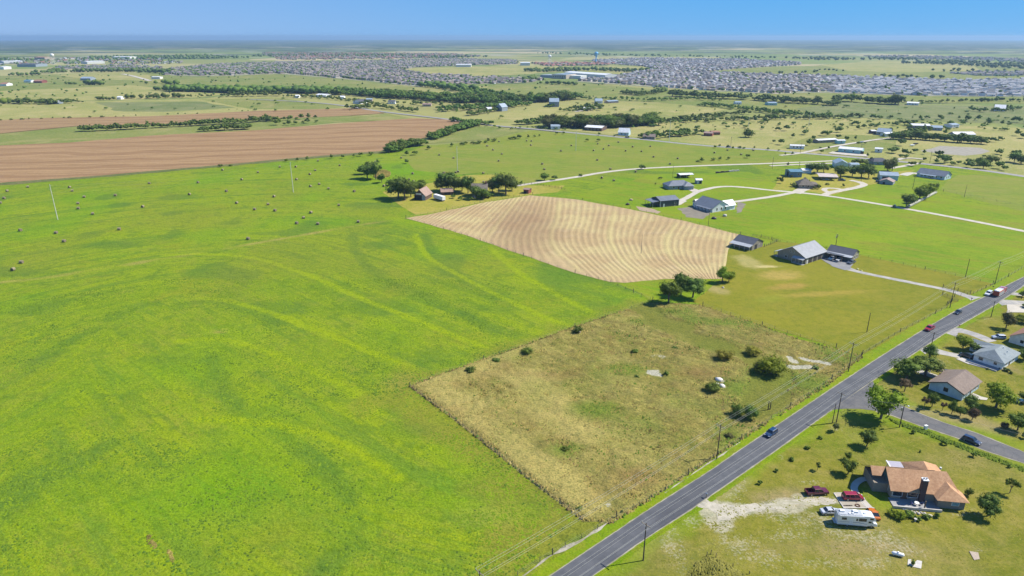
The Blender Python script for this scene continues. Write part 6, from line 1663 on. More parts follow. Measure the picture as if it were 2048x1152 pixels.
# ---- grey metal house
b = Bld('house', 'big taupe metal house with grey gable roof beside the gravel court', (1555, 516.2), (1609, 531), 19.7, 3.5, 4.0, W_TAUPE, RF_MET, ridge='y', ov=.5)
b.porch('F', b.L * .80, b.L * .42, 2.4, 2.7, 3.4, RF_MLT, M_METAL, 4); b.porch('L', b.D - 3, 6, 2.6, 2.7, 3.5, RF_MLT, M_METAL, 3)
b.door('R', 4.8, 3.0, 3.1, M_DTRIM, False, 'garage_door'); b.door('R', 9.2, 3.0, 3.1, M_DTRIM, False, 'garage_door'); b.door('R', 13.6, 3.0, 3.1, M_DTRIM, False, 'garage_door'); b.door('R', 2.0, 1.0, 2.1, M_TRIM)
b.window('F', b.L * .44, 4.6, .7, .9); b.window('F', b.L * .56, 4.6, .7, .9); b.window('F', b.L * .3, 1.0, 1.3, 1.3); b.trim(M_DTRIM)
MB().box(b.L / 2 + .05, b.L / 2 + 9.5, b.D / 2 - 1.6, b.D / 2 + .6, 3.3, 3.45).build('breezeway_roof', RF_MDK, parent=b.root)
for x in (3, 6, 9): MB().box(b.L / 2 + x, b.L / 2 + x + .25, b.D / 2 - 1.5, b.D / 2 - 1.25, 0, 3.3).build('timber_post', M_POST, parent=b.root)
b = Bld('garage', 'low carport building with dark ridge roof and pale front lean-to behind the parked cars', (1653, 513.8), (1703.6, 524.4), 9.0, 3.1, 2.1, W_TAUPE, RF_MDK, ov=.4, cat='garage')
b.porch('F', b.L * .45, b.L + 2.2, 3.4, 2.6, 3.05, RF_MLT, M_DTRIM, 5, False); b.window('R', 3, 1, 1.1, 1.3); b.window('R', 5.6, 1, 1.1, 1.3); b.door('F', b.L * .2, 2.4, 2.3, M_BAYSHADE, False, 'painted_bay_shade'); b.door('F', b.L * .5, 2.4, 2.3, M_BAYSHADE, False, 'painted_bay_shade')
# ---- charcoal barn
b = Bld('barn', 'charcoal metal barn with grey roof and white trimmed end by the curved drive', (1320, 416), (1357, 412.7), 11.8, 4.3, 1.8, W_CHAR, RF_MY, ridge='x', ov=.3, cat='barn')
b.trim(M_TRIM); b.door('F', b.L * .2, 1.0, 2.2, M_TRIM); b.window('F', b.L * .8, 1.4, 1.2, 1.4); b.door('R', 3.4, 3.8, 3.4, M_TRIM, False, 'roller_door'); b.door('R', 8.4, 3.8, 3.4, M_TRIM, False, 'roller_door')
b.porch('L', b.D / 2, b.D * .9, 5.5, 3.6, 4.2, RF_MY, M_METAL, 4, False)
# ---- white farmhouse with porch
b = Bld('farmhouse', 'white farmhouse with slate roof and long shaded porch facing the stubble field', (1387.7, 415.8), (1424.3, 426.7), 15, 3.0, 4.0, W_WHT, RF_MY, ridge='x', ov=.5)
b.porch('F', b.L * .6, b.L * .78, 2.6, 2.4, 2.9, RF_MY, M_DTRIM, 5); b.window('R', 4, 1, 1, 1.6); b.window('R', 8, 1, 1, 1.6); b.window('R', 11.5, 1, 1, 1.6); b.trim(M_TRIM)
for t_ in (.2, .4, .6, .8): b.window('F', b.L * t_, .9, 1.2, 1.4)
m = MB(); Lx = b.L / 2; m.box(-Lx - 3.5, -Lx - .02, -5.5, 3.5, -.3, 3.0); m.add([(-Lx - 3.5, -5.5, 3), (-Lx - .05, -5.5, 3), (-Lx - 1.8, -5.5, 4.6)], [(0, 1, 2)]); m.build('wing_wall', W_BLUE, parent=b.root)
m = MB(); m.loft([[(-Lx - 4, -6, 2.95), (-Lx - 1.8, -6, 4.9), (-Lx + .6, -6, 2.95)], [(-Lx - 4, 5, 2.95), (-Lx - 1.8, 5, 4.9), (-Lx + .6, 5, 2.95)]]); m.build('roof', RF_MET, parent=b.root)
m = MB(); m.box(2, 9, b.D / 2 + .02, b.D / 2 + 5, -.3, 3.0); m.build('rear_wing_wall', W_WHT, parent=b.root)
m = MB(); m.loft([[(1.4, 3, 3.0), (5.5, 3, 6.2), (9.6, 3, 3.0)], [(1.4, b.D / 2 + 5.6, 3.0), (5.5, b.D / 2 + 5.6, 6.2), (9.6, b.D / 2 + 5.6, 3.0)]]); m.build('roof', RF_BLG, parent=b.root)
# ---- blue-grey hip house and its neighbours
b = Bld('house', 'blue grey house with hipped slate roof at the bend of the white drive', (1337, 381), (1384, 379), 11, 3.0, 2.8, W_BGREY, RF_MY, hip=.9, ov=.5)
b.window('F', 4, 1, 1.6, 1.4); b.door('F', b.L * .42); b.door('F', b.L * .82, 4.6, 2.5, M_DTRIM, False, 'garage_door'); b.window('L', 4, 1, 1.2, 1.2)
m = MB(); m.box(2, b.L / 2 - .3, -b.D / 2 - 3.0, -b.D / 2 - .02, -.3, 3.0); m.build('wing_wall', W_BGREY, parent=b.root)
m = MB(); V = [(1.4, -b.D / 2 - 3.6, 2.9), (b.L / 2 + .3, -b.D / 2 - 3.6, 2.9), (b.L / 2 + .3, 0, 3.6), (1.4, 0, 3.6), ((b.L / 2 + 1.7) / 2, -b.D / 2 + .4, 5.2), ((b.L / 2 + 1.7) / 2, .2, 5.3)]
m.add(V, [(0, 1, 4), (1, 2, 5, 4), (0, 4, 5, 3), (2, 3, 5), (0, 3, 2, 1)]); m.build('roof', RF_MET, parent=b.root)
b = Bld('shelter', 'long open shelter with white roof behind the blue grey house', (1360, 358), (1386, 357), 7, 2.8, .5, W_DWOOD, RF_WHT, cat='shelter', open_sides='FLRG')
b = Bld('shed', 'small white roofed shed right of the open shelter', (1392, 369), (1403.5, 369), 4.5, 3.0, .8, W_BGREY, RF_WHT, cat='shed'); b.door('F', b.L * .3, 1.0, 2.2, M_TRIM); b.door('F', b.L * .75, 1.6, 2.2, M_BAYSHADE, False, 'painted_bay_shade')
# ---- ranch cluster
b = Bld('barn', 'blue metal workshop at the left of the ranch cluster', (1580, 356), (1603, 356), 12, 4.6, 1.0, W_BLU2, RF_TEAL, cat='workshop'); b.window('F', b.L * .7, 2, 1.4, 1.2); b.door('L', 6, 4, 3.6, M_BAYSHADE, False, 'painted_bay_shade')
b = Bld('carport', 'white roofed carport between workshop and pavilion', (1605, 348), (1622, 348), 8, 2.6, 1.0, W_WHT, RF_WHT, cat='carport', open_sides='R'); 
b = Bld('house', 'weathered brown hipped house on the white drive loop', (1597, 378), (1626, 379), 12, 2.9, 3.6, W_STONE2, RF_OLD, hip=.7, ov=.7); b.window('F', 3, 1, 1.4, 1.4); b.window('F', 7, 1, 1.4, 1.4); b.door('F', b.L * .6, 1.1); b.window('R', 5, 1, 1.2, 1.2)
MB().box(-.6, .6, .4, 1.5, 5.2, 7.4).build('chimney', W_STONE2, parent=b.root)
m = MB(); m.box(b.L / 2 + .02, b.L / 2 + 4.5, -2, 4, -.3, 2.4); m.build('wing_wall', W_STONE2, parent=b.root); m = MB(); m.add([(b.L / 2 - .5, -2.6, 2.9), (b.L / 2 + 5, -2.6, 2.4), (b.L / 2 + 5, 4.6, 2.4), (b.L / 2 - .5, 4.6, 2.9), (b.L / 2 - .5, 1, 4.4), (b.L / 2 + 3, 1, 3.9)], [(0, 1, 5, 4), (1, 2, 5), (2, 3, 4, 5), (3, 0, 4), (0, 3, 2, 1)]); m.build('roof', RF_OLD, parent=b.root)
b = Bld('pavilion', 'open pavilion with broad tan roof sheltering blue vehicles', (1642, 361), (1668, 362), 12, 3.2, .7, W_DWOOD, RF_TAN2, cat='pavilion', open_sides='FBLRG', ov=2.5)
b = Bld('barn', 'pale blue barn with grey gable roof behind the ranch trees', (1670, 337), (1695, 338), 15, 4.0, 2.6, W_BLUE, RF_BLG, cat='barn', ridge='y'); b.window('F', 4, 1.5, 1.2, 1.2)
b = Bld('shed', 'white shed with pale roof to the right of the pale blue barn', (1702, 338), (1718, 338), 9, 3.4, .8, W_WHT, RF_BLG, cat='shed'); b.door('F', 2.5, 2.2, 2.6, M_BAYSHADE, False, 'painted_bay_shade'); b.window('F', b.L * .7, 1.2, 1, 1)
b = Bld('barn', 'grey blue barn with white end wall right of the ranch trees', (1759, 361), (1795, 363), 12, 4.0, 1.8, W_BLUE, RF_BLG, cat='barn'); b.door('F', 4, 5, 3.0, M_BAYSHADE, False, 'painted_bay_shade'); b.trim(M_TRIM); b.door('R', 9, 2.4, 3, M_TRIM, False, 'roller_door')
b = Bld('shed', 'low old gabled shed with rust striped roof in front of the grey blue barn', (1758, 368.5), (1785, 371.5), 9, 2.2, 1.9, W_BGREY, RF_RUST, cat='shed', ridge='y', ov=.3); b.door('F', b.L * .33, 1.6, 1.6, M_BAYSHADE, False, 'painted_bay_shade')
b = Bld('house', 'long low house with slate blue roof and white gable at the right', (1833, 353.5), (1888, 361.5), 12.5, 3.0, 3.2, W_BLUE, RF_MY, ridge='x', ov=.6); b.trim(M_TRIM)
for t_ in (.18, .3, .45, .58, .7, .88): b.window('F', b.L * t_, 1, 1.3, 1.4)
b.door('F', b.L * .52, 1.1); b.window('R', 4, 1, 1.1, 1.6); b.window('R', 8, 1, 1.1, 1.6)
b.porch('F', b.L * .42, b.L * .6, 2.2, 2.4, 2.9, RF_BLG, M_TRIM, 5)
b = Bld('house', 'dark slate roofed house half hidden behind the ranch trees', (1746, 331), (1776, 331), 11, 3.0, 2.4, W_BGREY, RF_DK, hip=.6); b.window('F', 4, 1, 1.4, 1.2); b.window('F', 9, 1, 1.4, 1.2)
b = Bld('long_barn', 'long turquoise building with white roof above the county road', (1676, 305), (1722, 309), 14, 3.6, 1.2, W_TEAL, RF_WHT, cat='building'); b.window('F', 6, 1.2, 1.4, 1.2); b.window('F', 14, 1.2, 1.4, 1.2); b.door('F', 22, 3, 2.8, M_BAYSHADE, False, 'painted_bay_shade')
for (A, B, D, h, r, wl, rf, rd, nm, lb, cat) in [
    ((1749, 305), (1764, 306), 6, 3.4, .8, W_WHT, RF_WHT, 'x', 'trailer_house', 'white container-like trailer right of the turquoise building', 'trailer'),
    ((1580, 298), (1608, 299), 6, 3.0, .8, W_WHT, RF_WHT, 'x', 'trailer_house', 'white trailer home left above the county road', 'trailer'),
    ((1636, 287), (1674, 285), 9, 2.8, .8, W_STONE2, RF_WHT, 'x', 'house', 'long brown trailer house with white roof beyond the white trailer home', 'house'),
    ((1674, 288), (1690, 288), 6, 3.2, .6, W_TEAL, RF_WHT, 'x', 'shed', 'small pale shed at the right end of the long brown trailer house', 'shed'),
    ((1752, 270), (1778, 272), 16, 3.4, 3.6, W_BGREY, RF_BLG, 'x', 'house', 'blue grey house with big roof left of the windbreak', 'house'),
    ((1771, 274), (1788, 273), 8, 3.2, .8, W_WHT, RF_WHT, 'x', 'shed', 'white annex in front of the blue grey house by the windbreak', 'shed'),
    ((1743, 268), (1752, 268), 8, 3.0, .8, W_DWOOD, RF_WHT, 'x', 'shed', 'dark open shed left of the blue grey house by the windbreak', 'shed'),
    ((1823, 257), (1860, 258), 13, 3.4, 1.6, W_STONE, RF_WHT, 'x', 'barn', 'long bright white roofed barn behind the windbreak', 'barn'),
    ((1863, 261), (1884, 262), 16, 3.2, 1.8, W_BGREY, RF_BLG, 'x', 'barn', 'pale blue roofed barn right of the long bright barn', 'barn'),
    ((1904, 256), (1918, 255), 12, 3.2, 1.2, W_WHT, RF_BLG, 'x', 'shed', 'small pale shed under the round oak on the far pasture', 'shed'),
    ((1895, 275), (1909, 278), 24, 4.5, 2.2, W_BGREY, RF_WHT, 'y', 'barn', 'white roofed open barn standing behind the windbreak at the right', 'barn'),
    ((1988, 222), (2010, 223), 18, 4.0, 5.0, W_WHT, RF_WHT, 'x', 'farmhouse', 'far white farmhouse ringed by trees near the right edge', 'house'),
    ((1813, 210), (1837, 211), 20, 3.2, 1.2, W_WHT, RF_WHT, 'x', 'shed', 'far pale shed below the creek wood at the right', 'shed'),
    ((1537, 211), (1554, 211), 18, 3.6, 1.2, W_TEAL, RF_BLG, 'x', 'shed', 'far pale blue shed by the upper creek', 'shed'),
    ((1471, 209), (1483, 209), 12, 3.2, 1.2, W_WHT, RF_BLG, 'x', 'shed', 'tiny pale shed alone on the far green field', 'shed'),
    ((1169, 261), (1203, 263), 20, 3.6, 1.6, W_DWOOD, RF_WHT, 'x', 'shelter', 'wide white roofed shelter above the county road', 'shelter'),
    ((1236, 271), (1257, 272), 12, 3.4, 4.4, W_BLUE, RF_WHT, 'x', 'house', 'blue and white house with steep white roof above the county road', 'house'),
    ((1286, 279), (1309, 280), 12, 3.0, 2.4, W_STONE2, RF_BRN, 'x', 'house', 'low brown house right of the steep white roof', 'house'),
    ((1102, 259), (1120, 259), 12, 3.4, 1.6, W_WHT, RF_BLG, 'x', 'house', 'small pale house under the tall wood', 'house'),
    ((1407, 272), (1424, 273), 10, 3.0, 1.2, W_RED, RF_RUST, 'x', 'shed', 'reddish shed by the junk yard above the county road', 'shed'),
    ((1424, 270), (1440, 270), 12, 2.6, 1.0, W_RED, RF_RED, 'x', 'shed', 'second red shed at the right of the junk yard', 'shed'),
    ((1099, 214), (1118, 214), 20, 8, 5.0, W_BGREY, RF_BLG, 'x', 'barn', 'grey gabled barn in the pale field by the creek', 'barn'),
    ((1159, 221), (1177, 222), 12, 3.2, 1.2, W_STONE2, RF_WHT, 'x', 'barn', 'low white roofed barn before the dark grove', 'barn'),
    ((1191, 207), (1205, 207), 18, 4, 3.4, W_WHT, RF_BLG, 'x', 'house', 'white house with dark windows behind the dark grove', 'house'),
    ((1217, 207), (1237, 206), 14, 3, 1.2, W_STONE2, RF_BLG, 'x', 'shed', 'long low grey shed right behind the dark grove', 'shed'),
    ((973, 223), (983, 223), 14, 3.2, 2.4, W_BGREY, RF_WHT, 'x', 'house', 'small white roofed house at the creek wood edge', 'house'),
    ((992, 222), (1004, 223), 14, 6, 5, W_BGREY, RF_BLG, 'y', 'barn', 'tall grey gabled house between the creek trees', 'house'),
    ((845, 213), (862, 213), 14, 3, 1.4, W_STONE, RF_RUST, 'x', 'house', 'low rusty roofed house beyond the cottages', 'house'),
    ((706, 207), (722, 208), 16, 3.4, 3.2, W_WHT, RF_DK, 'y', 'house', 'white gabled cottage with dark roof by the county road', 'house'),
    ((632, 194), (652, 195), 16, 3.6, 2.0, W_WHT, RF_WHT, 'x', 'house', 'white roofed cottage left in the roadside row', 'house'),
    ((680, 198), (688, 198), 12, 3.4, 1.6, W_WHT, RF_WHT, 'x', 'house', 'small white cottage middle in the roadside row', 'house'),
    ((590, 196), (597, 196), 12, 3.4, 1.6, W_WHT, RF_WHT, 'x', 'shed', 'small white shed at the left end of the roadside row', 'shed'),
    ((732, 203), (744, 203), 12, 3.2, 1.4, W_STONE2, RF_BLG, 'x', 'shed', 'grey low shed behind the white gabled cottage', 'shed'),
    ((776, 208), (790, 208), 14, 3.4, 2.0, W_WHT, RF_DK, 'x', 'house', 'dark roofed cottage right in the roadside row', 'house'),
    ((94, 207), (116, 208), 10, 3.6, 1.0, W_BGREY, RF_WHT, 'x', 'barn', 'long silver roofed barn at the left edge', 'barn'),
    ((234, 199), (242, 199), 12, 3.6, 1.6, W_WHT, RF_WHT, 'x', 'shed', 'white shed at the left end of the left treeline', 'shed'),
    ((67, 166), (84, 166), 22, 4, 3, W_RED, RF_RED, 'x', 'barn', 'dark red roofed barn below the town', 'barn'),
    ((0, 172), (13, 172), 22, 4, 3, W_WHT, RF_RED, 'x', 'barn', 'bright red roofed barn at the left picture edge', 'barn'),
    ((161, 161), (181, 161), 26, 5, 3.5, W_BGREY, RF_BLG, 'x', 'barn', 'far grey blue barn on the green rise at the left', 'barn'),
    ((48, 165), (62, 165), 16, 4, 2, W_WHT, RF_TEAL, 'x', 'barn', 'dark green roofed shed left of the dark red barn', 'barn'),
    ((0, 139), (8, 139), 40, 8, 2, W_WHT, RF_WHT, 'x', 'warehouse', 'white warehouse on the left picture edge below the town', 'warehouse'),
    ((303, 158), (320, 158), 18, 5, 1, W_OFF, RF_WHT, 'x', 'warehouse', 'white box building beside the pale track under the suburb', 'warehouse'),
    ((35, 134), (72, 134), 70, 9, 3, W_BGREY, RF_DK, 'x', 'warehouse', 'long dark roofed warehouse left of the cream water tower', 'warehouse'),
    ((175, 128), (210, 127), 60, 9, 2, W_OFF, RF_WHT, 'x', 'warehouse', 'long bright warehouse right of the cream water tower', 'warehouse'),
    ((8, 127), (46, 126), 60, 8, 2, W_OFF, RF_WHT, 'x', 'warehouse', 'pale warehouse at the far left of the town', 'warehouse'),
    ((70, 121), (90, 121), 60, 14, 3, W_STONE, RF_RED, 'x', 'warehouse', 'reddish block in the far left town', 'warehouse'),
    ((225, 118), (260, 118), 70, 10, 2, W_OFF, RF_WHT, 'x', 'warehouse', 'white block above the green strip in the far town', 'warehouse'),
    ((912, 134), (942, 134), 40, 8, 2, W_OFF, RF_WHT, 'x', 'warehouse', 'small white building at the rim of the pale far field', 'warehouse'),
    ((1041, 131), (1060, 131), 50, 10, 2, W_OFF, RF_WHT, 'x', 'warehouse', 'white roofed hall left under the pale water tower', 'hall')]:
    b = Bld(nm, lb, A, B, D, h, r, wl, rf, ridge=rd, cat=cat, ov=.4, z=.4 if A[1] < 240 else .52)
    if A[1] > 205:
        for k in range(1, int(b.L / 4.5) + 1): b.window('F', b.L * k / (int(b.L / 4.5) + 1), 1.0, 1.4, 1.3)
# far works / school
b = Bld('school', 'long pale school building with white flat roofs at the corner of the suburb', (1104, 157), (1132, 158), 60, 11, 0, W_TAN, RF_BLG, cat='school', ov=.2, z=.4)
for i in range(6): b.window('F', b.L * (i + .6) / 6.2, 3.5, 4, 3)
MB().box(b.L / 2 + .05, b.L / 2 + 34, -8, 28, -.3, 8).build('classroom_block', W_OFF, parent=b.root)
MB().box(-b.L / 2 - 52, -b.L / 2 - .05, -6, 40, -.3, 7).build('west_block', W_BGREY, parent=b.root)
Bld('hall', 'very long white roofed hall behind the school', (1128, 152), (1210, 158), 45, 10, 3, W_OFF, RF_WHT, cat='hall', ov=.2, z=.4)
# ---- old farm buildings
b = Bld('barn', 'old open barn with dark red brown roof and pale tin side under the big trees', (829, 401), (851, 402.5), 12, 3.4, 4.2, W_DWOOD, RF_RUST, ridge='y', ov=.6, cat='barn')
b.door('F', b.L * .36, b.L * .66, 3.0, M_BAYSHADE, False, 'painted_bay_shade'); V, F = b.slab('F', b.L * .84, 0, b.L * .30, 4.0, .0, .12); MB().add(V, F).build('tin_wall', W_BGREY, parent=b.root)
for i in range(4): b.window('F', b.L * (.2 + .13 * i), 4.0, .8, .8, M_TRIM, M_TRIM)
b = Bld('shed', 'low shed with faded red roof left of the old farmhouse', (883, 392), (906, 391), 9, 2.4, 1.8, W_DWOOD, RF_RUST, cat='shed'); b.door('F', b.L * .5, 4, 2.0, M_BAYSHADE, False, 'painted_bay_shade')
b = Bld('farmhouse', 'old two storey farmhouse with weathered brown roof among dark trees', (944, 396), (974, 396), 12, 5.2, 3.6, W_STONE2, RF_OLD, ov=.6, cat='farmhouse')
for t_ in (.15, .35, .6, .85): b.window('F', b.L * t_, 1, 1.1, 1.5); b.window('F', b.L * t_, 3.4, 1.1, 1.2)
b.porch('F', b.L * .5, b.L * .7, 2.4, 2.6, 3.1, RF_OLD, M_TRIM, 4)
MB().box(b.L / 2 - 1.6, b.L / 2 - .4, -.6, .6, 6, 10.6).build('chimney', brickm('red_brick', (0.20, 0.09, 0.06), (0.27, 0.13, 0.09)), parent=b.root)
b = Bld('shed', 'small dark red shed near the farm track', (1047, 388), (1057, 389), 5.5, 3.0, .5, W_RED, RF_RUST, cat='shed'); b.door('F', b.L * .35, 1.8, 2.0, M_BAYSHADE, False, 'painted_bay_shade')
# white box trailer on the farm
a = G(870, 399); bb = G(888, 404.5)
tr = empty('box_trailer', (a + bb) / 2 + Vector((0, 0, .5)), math.atan2((bb - a).y, (bb - a).x), 'long white box trailer parked between old barn and farmhouse', 'trailer')
Lt = (bb - a).length
MB().box(-Lt / 2, Lt / 2, -1.3, 1.3, 1.0, 3.6).build('box', M_WHITE, parent=tr); MB().box(-Lt / 2 + .5, Lt / 2 - .5, -1.1, 1.1, .7, .99).build('chassis', M_DTRIM, parent=tr)
for x in (Lt / 2 - 1.5, Lt / 2 - 2.8):
    for y in (-1.2, 1.0): MB().tube((x, y, .5), (x, y + .25, .5), .5, .5, 14).build('wheel', M_DTRIM, parent=tr)
# ================================================================== VEHICLES
M_TYRE = flat('tyre_rubber', (0.018, 0.018, 0.018), .9); M_RIM = flat('rim_metal', (0.42, 0.42, 0.43), .3, .7); M_LAMP = flat('lamp_glass', (0.65, 0.66, 0.68), .1, spec=.8); M_TAIL = flat('tail_glass', (0.25, 0.01, 0.01), .2); M_PLAST = flat('black_plastic', (0.02, 0.02, 0.022), .6)
_w = MB(); _w.tube((0, -.11, 0), (0, .11, 0), .35, .35, 20); ME_TYRE = _w.mesh('tyre', M_TYRE)
_w = MB(); _w.tube((0, -.125, 0), (0, .125, 0), .22, .22, 12); ME_RIM = _w.mesh('rim', M_RIM)
def paint(name, col): 
    m = flat(name, col, .28, .15, .5, .04, 1.0, coat=.8); return m
def car(kind, u, v, ur, vr, col, label, cat='car', name=None, scale=1.0):
    """(u,v) centre on the ground; (ur,vr) a second point: the direction the nose points"""
    p, q = G(u, v), G(u + ur, v + vr)
    rz = math.atan2(q.y - p.y, q.x - p.x)
    dims = {'sedan': (4.7, 1.84, .28, .92, 1.42), 'suv': (4.7, 1.9, .30, 1.05, 1.70), 'van': (5.1, 1.96, .26, 1.08, 1.76), 'pickup': (5.7, 2.0, .38, 1.12, 1.85), 'sport': (4.4, 1.84, .22, .82, 1.25)}[kind]
    L, W, zb, belt, top = dims
    root = empty(name or {'pickup': 'pickup_truck', 'van': 'minivan', 'suv': 'suv'}.get(kind, 'car'), (p.x, p.y, .605), rz, label, cat)
    root.scale = (scale,) * 3
    w = W / 2; h = L / 2
    pm = paint('paint_' + '_'.join(str(int(c * 100)) for c in col), col)
    def ring(x, zt, k=1.0, zbt=None):
        z0 = zb if zbt is None else zbt
        return [(x, -w * .90 * k, z0), (x, -w * k, z0 + .16), (x, -w * k, zt - .16), (x, -w * .90 * k, zt), (x, w * .90 * k, zt), (x, w * k, zt - .16), (x, w * k, z0 + .16), (x, w * .90 * k, z0)]
    hood = belt - {'sedan': .12, 'suv': .06, 'van': .10, 'pickup': .02, 'sport': .1}[kind]
    prof = {'sedan': [(-h, belt - .16, .86), (-h + .12, belt - .04, .95), (-h + .9, belt, 1), (0, belt, 1), (h - 1.35, belt - .02, 1), (h - .6, hood - .08, .98), (h - .12, hood - .2, .92), (h, hood - .34, .84)],
            'suv': [(-h, belt - .12, .90), (-h + .12, belt, .97), (0, belt, 1), (h - 1.3, belt, 1), (h - .5, hood - .06, .98), (h - .1, hood - .18, .93), (h, hood - .36, .86)],
            'van': [(-h, belt - .10, .92), (-h + .12, belt, .98), (0, belt, 1), (h - 1.1, belt, 1), (h - .5, hood - .10, .97), (h - .1, hood - .30, .92), (h, hood - .44, .85)],
            'pickup': [(-h, belt - .06, .97), (-h + .08, belt, 1), (0, belt, 1), (h - 1.5, belt + .03, 1), (h - .3, hood, .98), (h - .06, hood - .1, .95), (h, hood - .3, .92)],
            'sport': [(-h, belt - .14, .88), (-h + .15, belt - .02, .96), (0, belt - .02, 1), (h - 1.6, belt - .04, 1), (h - .6, hood - .10, .97), (h - .1, hood - .26, .9), (h, hood - .36, .8)]}[kind]
    m = MB()
    if kind == 'pickup':
        bed0, bed1 = -h + .1, -h + 1.75
        m.loft([ring(x, z, k) for x, z, k in [(bed1 + .02, belt, 1)] + prof[2:]])
        m.loft([ring(x, belt - .62, k) for x, k in ((-h, .97), (bed1 + .02, 1))])
        for s in (-1, 1): m.box(-h + .02, bed1 + .015, s * (w - .06) - .06, s * (w - .06) + .06, belt - .64, belt)
        m.box(-h - .01, -h + .08, -w + .12, w - .12, belt - .63, belt - .01)
    else: m.loft([ring(x, z, k) for x, z, k in prof])
    m.build('body', pm, parent=root, smooth=False)
    # cabin: glass with a painted roof
    cab = {'sedan': (-h + .75, h - 1.35, -h + 1.45, h - 2.15), 'suv': (-h + .15, h - 1.25, -h + .45, h - 1.95), 'van': (-h + .12, h - .95, -h + .32, h - 1.85), 'pickup': (-h + 1.78, h - 1.4, -h + 1.95, h - 2.15), 'sport': (-h + .55, h - 1.65, -h + 1.5, h - 2.3)}[kind]
    x0, x1, x2, x3 = cab; k0, k1 = w * .93, w * .76
    bz = belt - .03; tz = top - .05
    V = [(x0, -k0, bz), (x1, -k0, bz), (x1, k0, bz), (x0, k0, bz), (x2, -k1, tz), (x3, -k1, tz), (x3, k1, tz), (x2, k1, tz)]
    MB().add(V, [(0, 3, 2, 1), (4, 5, 6, 7), (0, 1, 5, 4), (1, 2, 6, 5), (2, 3, 7, 6), (3, 0, 4, 7)]).build('window_glass', M_GLASS, parent=root)
    r = MB()
    r.loft([[(x2 - .05, -k1 * 1.02, tz + .01), (x2 - .02, -k1 * .85, tz + .07), (x2 - .02, k1 * .85, tz + .07), (x2 - .05, k1 * 1.02, tz + .01)], [(x3 + .06, -k1 * 1.02, tz + .01), (x3, -k1 * .85, tz + .07), (x3, k1 * .85, tz + .07), (x3 + .06, k1 * 1.02, tz + .01)]])
    r.build('roof', pm, parent=root)
    nm = {'sedan': 1, 'suv': 2, 'van': 2, 'pickup': 1, 'sport': 0}[kind]
    for s in (-1, 1):
        for i in range(nm + 2):
            t = i / (nm + 1); MB().tube((x0 + (x1 - x0) * t, s * (k0 + .005), bz), (x2 + (x3 - x2) * t, s * (k1 + .005), tz), .05, .05, 5).build('pillar', pm, parent=root)
    for sx in (-1, 1):
        for sy in (-1, 1):
            wh = link_mesh('wheel', ME_TYRE, root, (sx * h * .62 + (.05 if sx > 0 else -.02), sy * (w - .10), .35))
            link_mesh('rim', ME_RIM, wh)
    for sy in (-1, 1):
        MB().box(h - .14, h + .012, sy * w * .68 - .2, sy * w * .68 + .2, hood - .38, hood - .22).build('headlight', M_LAMP, parent=root)
        MB().box(-h - .015, -h + .1, sy * w * .74 - .15, sy * w * .74 + .15, belt - .38, belt - .16).build('tail_light', M_TAIL, parent=root)
        MB().box(x1 - .35, x1 - .15, sy * (w + .1) - .09, sy * (w + .1) + .09, belt - .02, belt + .14).build('mirror', pm, parent=root)
    MB().box(-h - .03, h + .02, -w * .88, w * .88, zb - .06, zb + .02).build('underbody', M_PLAST, parent=root)
    MB().box(h - .03, h + .016, -w * .42, w * .42, zb + .2, hood - .38).build('grille', M_PLAST, parent=root)
    return root
# direction of the main road in the picture, near each car: (-1,+.62) comes towards the camera
car('suv', 1541, 873, -30, 20, (0.02, 0.045, 0.10), 'dark blue car driving on the main road, the nearest one to the camera')
car('pickup', 1858, 662, -30, 18, (0.36, 0.02, 0.03), 'bright red pickup driving on the main road', 'pickup')
car('sedan', 1915, 629, -30, 18, (0.02, 0.025, 0.035), 'black sedan on the main road between red pickup and white vehicle')
car('suv', 1976, 592, -30, 17, (0.70, 0.70, 0.70), 'white car beside the fire engine on the main road', scale=1.05)
car('suv', 1941, 888, 30, 12, (0.03, 0.045, 0.09), 'dark blue car parked half on the grass of the side road')
car('pickup', 1632, 991, 30, -1.5, (0.12, 0.012, 0.025), 'burgundy pickup at the end of the gravel drive', 'pickup')
car('van', 1704, 1002, 30, .5, (0.30, 0.010, 0.03), 'crimson minivan standing on the framed gravel pad', 'minivan').location.z = .705
car('sedan', 1659, 1030, 30, -1, (0.50, 0.51, 0.54), 'silver sedan behind the motorhome')
car('sport', 1746, 1034, -12, -22, (0.60, 0.17, 0.02), 'orange car between motorhome and lawn')
car('suv', 1996, 680, -30, -1, (0.42, 0.45, 0.50), 'silver car parked at the house on the right edge')
car('suv', 1932, 717, -30, -11, (0.015, 0.02, 0.03), 'black car on the pale slab by the grey roofed house')
car('suv', 1899, 753, 30, 4, (0.02, 0.03, 0.07), 'dark blue car behind the light blue house')
car('suv', 1663, 521, -26, 9, (0.70, 0.70, 0.70), 'white car leftmost on the gravel court under the low carport')
car('sedan', 1678, 523, -26, 9, (0.62, 0.64, 0.66), 'pale silver car second on the gravel court')
car('pickup', 1702, 529, -26, 10, (0.10, 0.12, 0.15), 'dark grey car at the right corner of the gravel court', 'pickup')
car('pickup', 1652, 362, 30, 1, (0.10, 0.16, 0.24), 'blue pickup under the tan pavilion edge', 'pickup')
car('pickup', 1683, 363, 30, 1, (0.05, 0.09, 0.15), 'dark blue pickup right of the pavilion', 'pickup')
car('suv', 1757, 366, 30, 2, (0.12, 0.14, 0.16), 'grey car left of the rust striped shed')
car('sedan', 2031, 806, 30, 2, (0.50, 0.51, 0.52), 'silver car half hidden behind the bright tree at the right edge')
car('pickup', 1590, 297, 30, 1, (0.65, 0.65, 0.65), 'tiny white pickup by the white trailer home', 'pickup')
car('suv', 1254, 276.5, 30, 2.2, (0.08, 0.09, 0.10), 'tiny dark car on the county road below the steep white roof')
